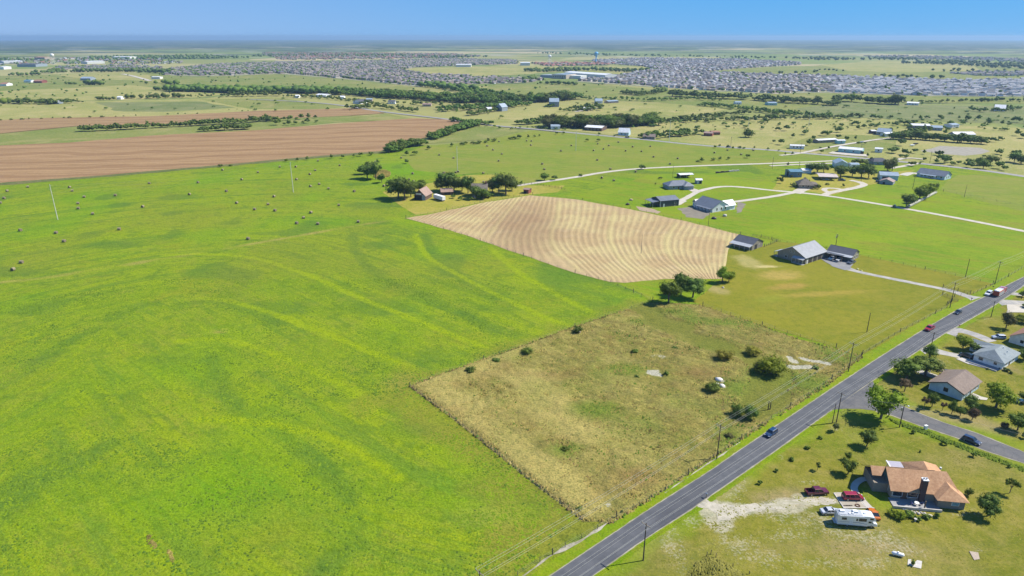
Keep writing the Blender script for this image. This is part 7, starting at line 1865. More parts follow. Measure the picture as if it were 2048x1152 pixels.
car('suv', 1457, 295.5, 30, 2.2, (0.03, 0.035, 0.04), 'tiny black car on the county road at mid right')
car('suv', 1993, 688, 1, 1, (0.3, 0.3, 0.3), 'x') if False else None

# fire engine
p, q = G(1983, 600), G(2012, 583)
rz = math.atan2(q.y - p.y, q.x - p.x); c = (p + q) / 2
fe = empty('fire_engine', (c.x, c.y, .61), rz, 'red fire engine with white roof equipment on the main road', 'fire engine')
RED = paint('fire_red', (0.42, 0.02, 0.02)); M_ALU = flat('ladder_metal', (0.55, 0.56, 0.57), .4, .5)
m = MB(); m.box(1.8, 4.6, -1.22, 1.22, .55, 2.75); m.loft([[(4.6, -1.22, .55), (4.6, 1.22, .55), (4.6, 1.22, 2.7), (4.6, -1.22, 2.7)], [(4.95, -1.1, .6), (4.95, 1.1, .6), (4.85, 1.1, 1.6), (4.85, -1.1, 1.6)]]); m.build('cab', RED, parent=fe)
MB().box(-4.8, 1.7, -1.22, 1.22, .55, 2.55).build('body', flat('fire_body_orange', (0.40, 0.07, 0.03), .4), parent=fe)
MB().box(-4.7, -1.0, -1.05, 1.05, 2.553, 2.95).build('hose_bed', M_WHITE, parent=fe)
MB().box(-.9, 1.5, -1.0, 1.0, 2.553, 2.75).build('pump_panel', M_ALU, parent=fe)
for s in (-1, 1):
    MB().box(3.0, 4.3, s * 1.235 - .01, s * 1.235 + .01, 1.7, 2.45).build('window_glass', M_GLASS, parent=fe)
    for i in range(4): MB().box(-4.5 + i * 1.55, -3.15 + i * 1.55, s * 1.235 - .012, s * 1.235 + .012, .8, 2.2).build('locker_door', M_ALU, parent=fe)
    MB().box(-4.8, 4.6, s * 1.24 - .012, s * 1.24 + .012, .62, .74).build('stripe', M_WHITE, parent=fe)
MB().box(4.66, 4.9, -1.05, 1.05, 1.7, 2.5).build('windshield', M_GLASS, parent=fe)
MB().box(3.0, 3.4, -1.0, 1.0, 2.753, 2.93).build('light_bar', flat('beacon_white', (.7, .7, .75), .2), parent=fe)
ld = MB()
for y in (-.3, .3): ld.tube((-4.6, .6 + y, 3.05), (1.6, .6 + y, 3.05), .05, .05, 5)
for i in range(14): ld.tube((-4.4 + i * .44, .3, 3.05), (-4.4 + i * .44, .9, 3.05), .03, .03, 4)
ld.build('ladder', M_ALU, parent=fe)
for x in (3.2, -3.0):
    for s in (-1, 1):
        w_ = link_mesh('wheel', ME_TYRE, fe, (x, s * 1.08, .5)); w_.scale = (1.45, 1.4, 1.45); link_mesh('rim', ME_RIM, w_)

# motorhome
p, q = G(1674, 1056), G(1747, 1062)
rz = math.atan2(q.y - p.y, q.x - p.x); c = (p + q) / 2
nrm = Vector((-(q - p).y, (q - p).x, 0)).normalized()
c = c + nrm * 1.25
rv = empty('motorhome', (c.x, c.y, .575), rz, 'white motorhome with roof air conditioners parked below the framed gravel pad', 'motorhome')
W_RV = paint('motorhome_white', (0.72, 0.74, 0.75))
m = MB()
prof = [(-4.3, .55), (-4.3, 3.2), (2.7, 3.3), (3.75, 3.15), (4.25, 2.5), (4.1, 2.05), (2.6, 2.0), (2.6, .55)]
m.loft([[(x, y, z) for x, z in prof] for y in (-1.22, 1.22)], caps=True); m.build('body', W_RV, parent=rv)
m = MB(); prof = [(2.62, .5), (2.62, 1.98), (3.35, 1.95), (3.95, 1.35), (4.75, 1.15), (4.85, .5)]
m.loft([[(x, y, z) for x, z in prof] for y in (-1.0, 1.0)]); m.build('cab', W_RV, parent=rv)
for s in (-1, 1):
    for (x0, x1, z0, z1) in ((-3.4, -2.4, 2.0, 2.55), (.45, 2.1, 1.9, 2.6), (-.15, .15, 1.9, 2.45), (2.9, 3.6, 2.45, 2.8)):
        f = MB().box(x0 - .05, x1 + .05, s * 1.235 - .012, s * 1.235 + .012, z0 - .05, z1 + .05).build('window', M_PLAST, parent=rv)
        MB().box(x0, x1, s * 1.25 - .01, s * 1.25 + .01, z0, z1).build('pane', M_GLASS, parent=f)
    MB().box(2.75, 3.4, s * 1.01 - .01, s * 1.01 + .01, 1.35, 1.85).build('cab_window', M_GLASS, parent=rv)
    m = MB(); m.add([(-4.2, s * 1.228, 1.35), (.5, s * 1.228, 1.35), (2.4, s * 1.228, 1.05), (2.4, s * 1.228, 1.15), (.5, s * 1.228, 1.5), (-4.2, s * 1.228, 1.45)], [(0, 1, 4, 5), (1, 2, 3, 4)]); m.build('stripe', flat('stripe_grey_blue', (.22, .26, .34), .5), parent=rv)
MB().box(-1.6, -.9, -1.262, -1.232, .6, 2.4).build('door', M_WHITE, parent=rv)
MB().add([(3.38, -.9, 1.93), (3.38, .9, 1.93), (3.98, .9, 1.38), (3.98, -.9, 1.38)], [(0, 1, 2, 3)]).build('windshield', M_GLASS, parent=rv).location = (.02, 0, .02)
M_RVR = flat('rv_roof_grey', (0.36, 0.38, 0.40), .7)
MB().box(-4.1, 1.2, -1.05, 1.05, 3.30, 3.33).build('roof_walkway', M_RVR, parent=rv)
for (x, y, a, bq, h_) in ((-3.2, .2, .5, .4, .28), (-.2, .3, .55, .4, .32), (-1.7, -.6, .2, .2, .18), (-.9, -.5, .2, .2, .2), (1.9, .0, .22, .22, .12)):
    MB().box(x - a, x + a, y - bq, y + bq, 3.335, 3.35 + h_).build('roof_unit', M_WHITE, parent=rv)
MB().tube((-4.0, -1.26, 3.05), (1.5, -1.26, 3.12), .07, .07, 8).build('awning_roll', M_TRIM, parent=rv)
for x in (-1.9, 3.55):
    for s in (-1, 1):
        w_ = link_mesh('wheel', ME_TYRE, rv, (x, s * (1.02 if x < 0 else .9), .36)); link_mesh('rim', ME_RIM, w_)
for s in (-1, 1):
    MB().box(4.83, 4.87, s * .7 - .16, s * .7 + .16, .85, 1.05).build('headlight', M_LAMP, parent=rv)
    MB().box(3.6, 3.7, s * 1.15 - .08, s * 1.15 + .08, 1.4, 1.7).build('mirror', M_PLAST, parent=rv)
MB().box(-4.9, -4.35, -1.0, 1.0, .55, .65).build('rear_rack', M_METAL, parent=rv)
m = MB()
for y in (.5, .85): m.tube((-4.36, y, .7), (-4.36, y, 3.3), .03, .03, 5)
for i in range(8): m.tube((-4.36, .5, .9 + i * .3), (-4.36, .85, .9 + i * .3), .02, .02, 4)
m.build('rear_ladder', M_METAL, parent=rv)

# framed gravel pad with fire ring and sleepers
pad = [G2(1667, 990.5), G2(1711, 990), G2(1733, 1020.5), G2(1687, 1021)]
M_PADG = asphalt('pad_gravel', (0.34, 0.30, 0.23), (0.44, 0.39, 0.31))
sheet('gravel_pad', pad, 0.70, M_PADG)
pm_ = MB()
for i in range(4):
    a, b_ = Vector((*pad[i], 0)), Vector((*pad[(i + 1) % 4], 0)); d = (b_ - a).normalized(); n = Vector((-d.y, d.x, 0)) * .09
    V = [a - n, b_ - n, b_ + n, a + n]; pm_.add([(v.x, v.y, .5) for v in V] + [(v.x, v.y, .76 + i * .003) for v in V], [(4, 5, 6, 7), (0, 1, 5, 4), (1, 2, 6, 5), (2, 3, 7, 6), (3, 0, 4, 7)])
tag(pm_.build('pad_edging', M_PLATE), kind='structure')
c = G(1714, 1016)
ring = MB()
for i in range(14):
    a = 2 * math.pi * i / 14; ring.box(c.x + .5 * math.cos(a) - .1, c.x + .5 * math.cos(a) + .1, c.y + .5 * math.sin(a) - .1, c.y + .5 * math.sin(a) + .1, .70, .87)
tag(ring.build('fire_ring', flat('rusty_iron', (0.12, 0.055, 0.03), .9)), 'round rusty fire ring at the front corner of the gravel pad', 'fire ring')
for i, u in enumerate((1690, 1695, 1700)):
    q = G(u, 1016.2); tag(MB().box(q.x - .45, q.x + .45, q.y - .09, q.y + .09, .70, .88).build('log', M_BARK), 'dark log on the gravel pad, %s from the left' % ordinal(i + 1), 'log', 'logs on the gravel pad')

# white gas tank, slabs, stone block, covered grill
def gastank(u, v, rzd, label, L=2.6, r=.42):
    p = G(u, v); t = empty('gas_tank', (p.x, p.y, .52), R(rzd), label, 'gas tank')
    rings = []
    for x, k in ((-L / 2, .1), (-L / 2 + .12, .65), (-L / 2 + .35, 1), (L / 2 - .35, 1), (L / 2 - .12, .65), (L / 2, .1)): rings.append([(x, r * k * math.cos(a), r * k * math.sin(a) + r + .2) for a in [2 * math.pi * i / 16 for i in range(16)]])
    MB().loft(rings).build('tank', M_WHITE, parent=t, smooth=True)
    MB().tube((0, 0, 2 * r + .15), (0, 0, 2 * r + .4), .18, .18, 10).build('valve_dome', M_WHITE, parent=t)
    for x in (-L * .3, L * .3): MB().box(x - .08, x + .08, -.3, .3, 0, .3).build('foot', M_METAL, parent=t)
gastank(1794, 1116, -22, 'white gas tank lying in the lawn at the bottom right')
def slabs(poly, z, label, mat=None):
    w = px(poly); m = MB(); n = len(w)
    m.add([(x, y, .4) for x, y in w] + [(x, y, z) for x, y in w], [tuple(range(n, 2 * n))] + [(i, (i + 1) % n, n + (i + 1) % n, n + i) for i in range(n)])
    tag(m.build('concrete_slab', mat or M_PLATE), label, 'slab')
slabs([(1815, 1123), (1821, 1123), (1824, 1136), (1814, 1134)], .66, 'narrow pale slab left of the little bright tree')
slabs([(1827, 1131), (1833, 1125), (1843, 1127), (1841, 1142), (1824, 1138)], .68, 'wide pale slab right of the little bright tree')
slabs([(1937, 1107), (1955, 1110), (1958, 1123), (1947, 1125)], .72, 'pinkish stone slab in the lawn at the bottom right', flat('pink_stone', (0.36, 0.29, 0.22), .9))
# white pedestal box by the side road, small box by the drive
for (u, v, w_, d_, h_, lb, cat, nm) in ((1849.5, 863, .9, .6, 1.5, 'white utility cabinet on the grass edge of the side road', 'cabinet', 'utility_cabinet'), (1712, 999, 0, 0, 0, '', '', '')):
    if not w_: continue
    p = G(u, v); e = empty(nm, (p.x, p.y, .5), .3, lb, cat)
    MB().box(-w_ / 2, w_ / 2, -d_ / 2, d_ / 2, 0, h_).build('cabinet_body', M_WHITE, parent=e); MB().box(-w_ / 2 - .05, w_ / 2 + .05, -d_ / 2 - .05, d_ / 2 + .05, h_ + .002, h_ + .1).build('lid', M_TRIM, parent=e)
# mailboxes
def mailbox(u, v, label, col):
    p = G(u, v); e = empty('mailbox', (p.x, p.y, .52), .6, label, 'mailbox', 'roadside mailboxes')
    MB().box(-.06, .06, -.06, .06, 0, 1.1).build('post', M_POST, parent=e)
    m = MB(); n = 8; pr = [(-.14, 1.1), (.14, 1.1)] + [(.14 * math.cos(a), 1.3 + .12 * math.sin(a)) for a in [math.pi * i / n for i in range(n + 1)]]
    m.loft([[(x, y, z) for x, z in pr] for y in (-.3, .3)]); m.build('box', col, parent=e)
mailbox(1412, 999, 'grey mailbox at the mouth of the gravel drive', M_METAL); mailbox(1942, 604, 'dark mailbox at the mouth of the long drive', M_PLAST); mailbox(1917, 659, 'red box on a post at the gravel drive right of the road', flat('red_box', (.4, .04, .03), .5)); mailbox(1985, 580, 'dark roadside mailbox behind the white car', M_PLAST)
# well head / bird bath in the garden
p = G(1829, 1047); tag(MB().tube((p.x, p.y, .5), (p.x, p.y, 1.3), .15, .2, 10).tube((p.x, p.y, 1.3), (p.x, p.y, 1.42), .35, .35, 12).build('bird_bath', M_PLATE), 'stone bird bath below the garden shrubs', 'bird bath')
# garden stones
rng = random.Random(4)
M_ROCK = flat('pale_rock', (0.42, 0.38, 0.32), .9, scale=2); M_ROCK2 = flat('white_rock', (0.60, 0.57, 0.52), .9, scale=2)
def rock(u, v, r, label, group=None, mat=None, z=.5):
    p = G(u, v); s = np.random.RandomState(int(u * 7 + v))
    V = ICO1 * (1 + s.uniform(-.25, .2, (len(ICO1), 1))) * [r * 1.2, r, r * .7] + [0, 0, r * .3]
    o = link_mesh('rock', np_mesh('rock', V, ICO1F, mat or M_ROCK), None, (p.x, p.y, z), (0, 0, s.uniform(0, 6))); tag(o, label, 'rock', group)
for i in range(14): rock(1806 + i * 4.2 + rng.uniform(-1, 1), 1024 + i * .9 + rng.uniform(-2.5, 2.5), rng.uniform(.25, .5), 'pale garden stone, %s from the left in the bed below the house' % ordinal(i + 1), 'garden stones')
rock(1437, 764, 1.3, 'big white rock at the top right of the rocks bush', mat=M_ROCK2); rock(1444, 776, 1.0, 'white rock lower right of the rocks bush', mat=M_ROCK2); rock(1434, 771, .7, 'small white rock right against the rocks bush', mat=M_ROCK2)
rock(1159, 668, .8, 'white rock under the small tree on the meadow edge', mat=M_ROCK2); rock(1446, 578, .7, 'flat pale stone below the yellow green tree pair')

# ================================================================== POLES AND WIRES
M_POLE = flat('dark_pole_wood', (0.075, 0.055, 0.042), .9); M_POLEL = flat('weathered_pole', (0.22, 0.18, 0.14), .9); M_STEELP = flat('pale_steel_pole', (0.55, 0.54, 0.47), .6); M_INS = flat('insulator', (0.45, 0.46, 0.48), .3); M_WIRE = flat('wire', (0.42, 0.41, 0.36), .5, .3)
_i = MB(); _i.tube((0, 0, 0), (0, 0, .28), .07, .04, 7); ME_INS = _i.mesh('insulator', M_INS)
rdir = Vector((CTR[40][0] - CTR[20][0], CTR[40][1] - CTR[20][1], 0)).normalized(); rperp = Vector((-rdir.y, rdir.x, 0))
RZ_ROAD = math.atan2(rdir.y, rdir.x)
TIPS = {}
def pole(u, v, vt, label, arm=0.0, r=.16, mat=None, transformer=False, lamp=False, ut=None, rz=None, key=None, h=None, group=None, cat='utility pole'):
    p = G(u, v)
    if h is None:
        lo, hi = 0., 40.
        for _ in range(30):
            m = (lo + hi) / 2
            if PROJ(p.x, p.y, m)[1] > vt: lo = m
            else: hi = m
        h = lo
    e = empty('utility_pole', (p.x, p.y, .5), RZ_ROAD if rz is None else rz, label, cat, group)
    MB().tube((0, 0, -.3), (0, 0, h), r, r * .65, 10).build('pole', mat or M_POLE, parent=e)
    tips = [Vector((p.x, p.y, .5 + h))]
    if arm:
        MB().box(-.07, .07, -arm, arm, h - .55, h - .40).build('crossarm', M_POLEL, parent=e)
        MB().tube((0.09, -arm * .6, h - .5), (0.09, 0, h - 1.3), .03, .03, 4).tube((0.09, arm * .6, h - .5), (0.09, 0, h - 1.3), .03, .03, 4).build('brace', M_METAL, parent=e)
        mw = e.matrix_basis
        tips = []
        for y in (-arm * .93, 0.12, arm * .93):
            z = h - .40 if abs(y) > .2 else h
            link_mesh('insulator', ME_INS, e, (0, y, z)); tips.append(Matrix.Translation(e.location) @ Matrix.Rotation(e.rotation_euler.z, 4, 'Z') @ Vector((0, y, z + .28)))
        tips.append(Matrix.Translation(e.location) @ Matrix.Rotation(e.rotation_euler.z, 4, 'Z') @ Vector((0, .2, h - 2.3)))
    if transformer:
        MB().tube((0, .42, h - 2.2), (0, .42, h - 1.2), .26, .26, 12).build('transformer', M_METAL, parent=e)
    if lamp:
        MB().tube((0, 0, h - .3), (.0, -1.1, h + .05), .04, .04, 5).build('lamp_arm', M_METAL, parent=e); MB().tube((0, -1.1, h - .1), (0, -1.1, h + .12), .28, .15, 8).build('lamp', M_WHITE, parent=e)
    if key: TIPS[key] = tips
    return e
pole(1286, 1125, 1050, 'roadside pole with crossarm at the bottom, right of the main road', 1.25, transformer=False, key='B1')
pole(1433, 921, 853, 'pole with crossarm on the verge left of the nearest car', 1.25, key='A1')
pole(1696, 746, 688, 'pole with crossarm on the rough lot corner left of the road', 1.25, key='A2')
pole(1899, 618, 567, 'pole with crossarm by the entrance gate of the long drive', 1.25, key='A3')
pole(1989, 571, 525, 'pole left of the road behind the fire engine', 1.1, key='A4')
pole(1672, 848, 788, 'taller of the two poles at the road junction', 1.2, key='B2')
pole(1664, 850, 810, 'shorter leaning pole beside the junction pole', 0, r=.13)
pole(1857, 716, 667, 'pole behind the dark upright roadside tree', 1.2, key='B3')
pole(1981, 637, 604, 'roadside pole right of the black sedan', 1.1, key='B4', lamp=False)
pole(1798, 858, 812, 'pole with transformer beside the side road', .0, transformer=True, key='S1', lamp=True)
pole(1733, 667, 628, 'bare single pole standing in the mown yard')
pole(1930, 557, 520, 'bare pole in the green field left of the road, near the fence')
pole(1670.7, 495.5, 470, 'pole behind the low carport building', .8, transformer=True)
pole(1282, 509, 470, 'thin pole standing in the stubble field', r=.13, mat=M_POLEL)
pole(1416, 455, 427, 'pole in front of the white farmhouse', r=.13)
pole(1345, 357, 333, 'pole left of the open shelter', r=.13)
pole(1928, 396, 370, 'pole alone in the pasture right of the long low house', r=.14)
pole(1825, 379, 354, 'pole with crossarm left of the wrapped bale trees', 1.3)
pole(1721.6, 364, 343, 'farmyard pole with lamp among the ranch trees', lamp=True)
pole(1859, 327, 304, 'pole by the rust coloured bushes', 1.1)
pole(1720.7, 307, 289, 'pole at the right end of the turquoise building', 1.0)
pole(1544, 338.6, 316, 'pole beside the farm track at mid right', .9)
pole(1600, 308, 287, 'pole by the white trailer home', 1.0)
pole(1597, 342, 325, 'pole behind the blue workshop', .8)
pole(963, 398, 381, 'farmyard lamp pole before the old farmhouse', lamp=True, mat=M_POLEL)
pole(2042, 600, 583, 'short pole at the right edge beside the dark tree', lamp=True)
pole(1461, 296, 275, 'pole on the county road at mid right', .9)
for i, (u, v, t, lb) in enumerate(((116, 441, 370, 'tall pale steel pole leftmost in the bright meadow'), (587, 386, 325, 'tall pale steel pole in the middle of the bale meadow'), (915, 343, 293, 'tall pale steel pole above the old farm'), (1151.5, 303, 264, 'tall pale steel pole in the hay pasture'), (1338, 284, 240, 'tall pale steel pole by the county road'), (1495, 266, 234, 'tall pale steel pole beyond the county road'), (1617, 252, 226, 'farthest tall pale steel pole at the right'))):
    p = G(u, v); e = pole(u, v, t, lb, 0, r=.26, mat=M_STEELP, rz=0, group='line of tall pale steel poles', cat='transmission pole')
    h_ = max(c_.dimensions.z for c_ in e.children) - .3
    for k in (0, 1, 2): MB().tube((0, 0, h_ - 1 - 2.2 * k), ((-1) ** k * 1.2, 0, h_ - .8 - 2.2 * k), .07, .05, 5).build('insulator_arm', M_STEELP, parent=e)
    TIPS['T%d' % i] = [Vector((p.x + (-1) ** k * 1.2, p.y, .5 + h_ - .8 - 2.2 * k)) for k in (0, 1, 2)]
# pole just below the frame whose top shows at the bottom edge
def pole_at(x, y, h, label, key):
    u, v = PROJ(x, y); pole(u, v, 0, label, 1.25, key=key, h=h)
pt = G(959, 1143, 10.5); pole_at(pt.x, pt.y, 10.2, 'pole whose top just shows at the bottom edge left of the main road', 'A0')
d = TIPS['B1'][1] - TIPS['B2'][1]; q = TIPS['B1'][1] + d * 1.0; pole_at(q.x, q.y, 10.2, 'pole of the road line just below the picture', 'B0')
d = TIPS['A4'][1] - TIPS['A3'][1]; q = TIPS['A4'][1] + d; pole_at(q.x, q.y, 10.2, 'pole of the road line beyond the right edge', 'A5')
d = TIPS['B4'][1] - TIPS['B3'][1]; q = TIPS['B4'][1] + d; pole_at(q.x, q.y, 10.2, 'next roadside pole beyond the right edge', 'B5')
d = TIPS['S1'][0]; pole_at(d.x + 60, d.y - 42, 10, 'side road pole beyond the right edge', 'S2')
def wires(keys, label, r=.022, sag=.7):
    root = empty('power_line', TIPS[keys[0]][0], 0, label, 'power line')
    o0 = root.location
    for k in range(min(len(TIPS[q]) for q in keys)):
        m = MB()
        for a, b in zip(keys[:-1], keys[1:]):
            p, q = TIPS[a][k], TIPS[b][k]; prev = p
            for i in range(1, 13):
                t = i / 12; c = p.lerp(q, t); c.z -= sag * 4 * t * (1 - t); m.tube(prev - o0, c - o0, r, r, 4, cap=False); prev = c
        m.build('wire', M_WIRE, parent=root)
wires(['A0', 'A1', 'A2', 'A3', 'A4', 'A5'], 'bundle of wires along the left side of the main road')
wires(['B0', 'B1', 'B2', 'B3', 'B4', 'B5'], 'bundle of wires hanging over the main road')
wires(['T0', 'T1', 'T2', 'T3', 'T4', 'T5', 'T6'], 'thin wires between the tall pale steel poles', r=.012, sag=3)
TIPS['B2s'] = [TIPS['B2'][1]] ; wires(['B2s', 'S1', 'S2'], 'single wire along the side road', r=.02)
# two black stumps of an old gate in the rough lot
for i, (u, v, t) in enumerate(((1535.5, 823, 800), (1539.5, 822, 805))):
    p = G(u, v); tag(MB().tube((p.x, p.y, .4), (p.x, p.y, 3.6 - i * .5), .17, .15, 8).build('gate_post', M_POLE), 'tall black gate post in the rough lot, the %s one' % ('taller left', 'shorter right')[i], 'post', 'gate posts in the rough lot')

# ================================================================== FENCES
M_FPOST = flat('fence_post_wood', (0.10, 0.085, 0.065), .9); M_FW = flat('fence_wire', (0.30, 0.29, 0.27), .6, .4)
_p = MB(); _p.tube((0, 0, -.2), (0, 0, 1.35), .07, .06, 6); ME_FP = _p.mesh('post', M_FPOST)
_p = MB(); _p.tube((0, 0, -.2), (0, 0, 1.9), .14, .13, 7); ME_FPB = _p.mesh('post', M_FPOST)
def fence(line, label, gap=5.0, big=6, wire=.012, nw=4, rails=False, rng_seed=1):
    W = [Vector((*q, 0)) for q in px(line)]; rr = random.Random(rng_seed)
    root = empty('fence', (W[0].x, W[0].y, .52), 0, label, 'fence'); o0 = Vector((W[0].x, W[0].y, 0))
    k = 0; pts = []
    for a, b in zip(W[:-1], W[1:]):
        d = b - a; n = max(1, int(round(d.length / gap)))
        for i in range(n): pts.append(a + d * (i / n))
    pts.append(W[-1])
    for i, p in enumerate(pts):
        o = link_mesh('post', ME_FPB if i % big == 0 else ME_FP, root, p - o0, (rr.uniform(-.05, .05), rr.uniform(-.05, .05), 0)); o.scale = (1, 1, rr.uniform(.9, 1.1))
    for w in range(nw):
        m = MB(); z = .3 + w * (1.0 / max(1, nw - 1))
        for a, b in zip(pts[:-1], pts[1:]): m.tube(a - o0 + Vector((0, 0, z)), b - o0 + Vector((0, 0, z)), wire * (3.5 if rails else 1), None, 4, cap=False)
        m.build('rail' if rails else 'wire', M_FPOST if rails else M_FW, parent=root)
fence([(1405, 614), (1500, 645), (1600, 677), (1722, 713)], 'wire fence between the mown yard and the rough lot')
fence([(1724, 712), (1800, 666), (1870, 630), (1893, 618)], 'wire fence along the road beside the mown yard')
fence([(1893, 613), (1903, 606)], 'short fence left of the entrance gate', 2.2, 1)
fence([(1908, 596), (1946, 590), (1962, 583), (1988, 571), (2048, 537), (2100, 512)], 'wire fence along the road beyond the long drive', 4.5)
fence([(1714, 512), (1760, 521), (1830, 537), (1910, 554), (1985, 571)], 'wire fence between mown yard and bright green field', 5)
fence([(1545, 484), (1590, 489)], 'wire fence left of the big metal house', 4)
fence([(1528, 496), (1545, 489), (1556, 484), (1530, 478), (1505, 474)], 'low dark fence of the small pen behind the shed', 2.2, 3, nw=3, rails=True)
fence([(812, 438), (900, 463), (1000, 497), (1080, 525), (1150, 549), (1220, 567), (1300, 602)], 'wire fence along the lower edge of the stubble field', 6)
fence([(1065, 391), (1150, 399), (1260, 419), (1380, 446), (1480, 472)], 'wire fence along the upper edge of the stubble field', 7)
fence([(812, 437), (870, 427), (960, 407), (1060, 391)], 'farmyard fence between old farm and stubble field', 5)
fence([(1035, 371), (1070, 370), (1110, 377), (1130, 381)], 'dark rail fence beside the farm track', 3, 2, nw=3, rails=True)
fence([(965, 350), (985, 351), (1010, 356), (1030, 366)], 'dark fence behind the old farm', 4, 3, nw=3)
fence([(1305, 604), (1240, 627), (1150, 656), (1030, 701), (900, 746), (820, 777)], 'wire fence between bright meadow and rough lot', 8, 6, nw=3)
fence([(820, 777), (900, 837), (1000, 917), (1080, 983), (1160, 1042)], 'low wire fence on the lower left edge of the rough lot', 8, 6, nw=3)
fence([(1232, 1040), (1195, 1062), (1130, 1098), (1080, 1128), (1035, 1155)], 'wire fence on the chalky ditch at the bottom', 5, 4, nw=3)
fence([(1232, 1040), (1330, 985), (1440, 910), (1560, 830), (1650, 772), (1722, 716)], 'wire fence between rough lot and main road', 5.5, 5, nw=3)
fence([(1886, 385), (1940, 394), (2048, 415), (2100, 428)], 'far wire fence below the long low house', 9)
fence([(1880, 312), (1960, 316), (2048, 330)], 'far fence along the bare lot', 12)
# entrance fence of the long drive: dark metal panels
fence([(1885, 578), (1902, 583), (1940, 590)], 'dark rail fence right of the long drive entrance', 2.6, 2, nw=4, rails=True)
fence([(1884, 592), (1903, 600), (1915, 606)], 'dark rail fence left of the long drive entrance', 2.6, 2, nw=4, rails=True)
# posts round the mound at the bottom
for i, (u, v) in enumerate(((1413, 1117), (1421, 1113), (1431, 1120), (1465, 1137), (1498, 1152))):
    p = G(u, v); tag(MB().tube((p.x, p.y, .4), (p.x, p.y, 1.9 - (i > 2) * .5), .09, .08, 7).build('fence_post', M_FPOST), 'weathered post by the grassy mound at the bottom, %s from the left' % ordinal(i + 1), 'post', 'posts round the grassy mound')

# ================================================================== HAY BALES
M_BALE = flat('hay', (0.235, 0.20, 0.115), .95, scale=6, vary=.35); M_BALEN = flat('hay_end', (0.17, 0.135, 0.085), .95, scale=8, vary=.3); M_WRAP = flat('bale_wrap', (0.36, 0.35, 0.27), .7, scale=3, vary=.2)
def bale_mesh(mat, seed, L=1.6, r=.88):
    rr = np.random.RandomState(seed); rings = []; n = 18
    for x, k in ((-L / 2, .90), (-L / 2 + .08, 1.0), (-L / 4, 1.02), (0, 1.0), (L / 4, 1.02), (L / 2 - .08, 1.0), (L / 2, .90)):
        rings.append([(x, r * k * (1 + rr.uniform(-.02, .02)) * math.cos(a), max(-.80, r * k * (1 + rr.uniform(-.03, .02)) * math.sin(a) / r) * r + r * .86) for a in [2 * math.pi * i / n for i in range(n)]])
    m = MB(); m.loft(rings, caps=False)
    b = len(m.v); m.f += [tuple(range(n - 1, -1, -1)), tuple(range(6 * n, 7 * n))]; m.mi += [1, 1]
    return m.mesh('hay_bale', mat, M_BALEN if mat is M_BALE else M_BALE)
BM = [bale_mesh(M_BALE, i) for i in range(4)]
C5 = [(203, 487), (55, 517), (32, 569), (5, 603), (504, 490), (522, 515), (608, 560), (564, 607), (566, 643), (670, 682), (832, 548), (1076, 461), (1030, 631), (1366, 541), (1428, 455), (1632, 518), (1706, 604), (1742, 433), (1604, 364), (1835, 650), (1788, 863), (860, 794), (150, 802), (406, 820), (464, 881), (158, 1034), (98, 1087)]
C6 = [(15, 381), (172, 342), (288, 341), (389, 395), (427, 367), (293, 433), (393, 483), (456, 467), (523, 500), (708, 519), (131, 557), (88, 613), (138, 658), (397, 673), (344, 711), (295, 750), (446, 755), (737, 740), (597, 620), (603, 331), (447, 298), (860, 305), (1047, 276), (1128, 390), (1103, 434), (1133, 446), (921, 480), (1440, 382), (1457, 377), (1320, 255), (1423, 277), (1637, 387), (1707, 218), (1770, 248), (1747, 298), (1665, 190), (1750, 158), (1325, 393), (1342, 393), (1355, 385), (1638, 452), (1833, 418)]
C7 = [(105, 152), (140, 154), (137, 184), (427, 187), (353, 226), (588, 223), (658, 212), (697, 187), (617, 174), (766, 162), (869, 196), (818, 226), (932, 230), (995, 193), (1019, 269), (1193, 281), (1137, 320), (614, 292), (709, 357), (218, 320), (233, 359), (890, 377), (647, 421), (733, 440), (1457, 239), (1649, 252), (1737, 222), (1551, 220)]
bales = [(x / 3.6, y / 3.6 + 240) for x, y in C5] + [(x / 3.6 + 512, y / 3.6 + 240) for x, y in C6] + [(x / 3.6 + 1024, y / 3.6 + 240) for x, y in C7]
zones = defaultdict(list)
for u, v in bales:
    if u < 60: z_ = 'at the left edge of the meadow'
    elif u < 300: z_ = 'round the leftmost tall steel pole'
    elif u < 500: z_ = 'between the two left steel poles'
    elif u < 730: z_ = 'round the second tall steel pole' if v < 400 else 'in the middle of the meadow'
    elif u < 1000: z_ = 'near the old farm'
    elif v < 300: z_ = 'in the upper hay pasture beside the county road'
    else: z_ = 'in the pasture beside the farm track'
    zones[z_].append((u, v + 1.2))
for z_, lst in zones.items():
    lst.sort()
    for i, (u, v) in enumerate(lst):
        p = G(u, v); rr = random.Random(int(u * 31 + v))
        o = link_mesh('hay_bale', BM[rr.randrange(4)], None, (p.x, p.y, .51), (0, 0, rr.choice([0.25, .3, 1.2, -.4]) + rr.uniform(-.3, .3)))
        tag(o, 'hay bale %s, %s from the left' % (z_, ordinal(i + 1)), 'hay bale', 'round hay bales on the pastures')
# wrapped bales end to end
a, b_ = G(1814, 418), G(1871, 388); d = b_ - a; n = int(d.length / 1.75); rz = math.atan2(d.y, d.x)
BW = bale_mesh(M_WRAP, 9, 1.68, .95)
for i in range(n):
    p = a + d * ((i + .5) / n)
    tag(link_mesh('wrapped_bale', BW, None, (p.x, p.y, .55), (0, 0, rz + random.Random(i).uniform(-.04, .04))), 'pale wrapped bale, %s from the near end of the long row beside the dark trees' % ordinal(i + 1), 'wrapped bale', 'wrapped bales laid end to end')
p = G(1788, 416); tag(link_mesh('wrapped_bale', BW, None, (p.x, p.y, .55), (0, 0, rz)), 'single wrapped bale left of the dark trees', 'wrapped bale')
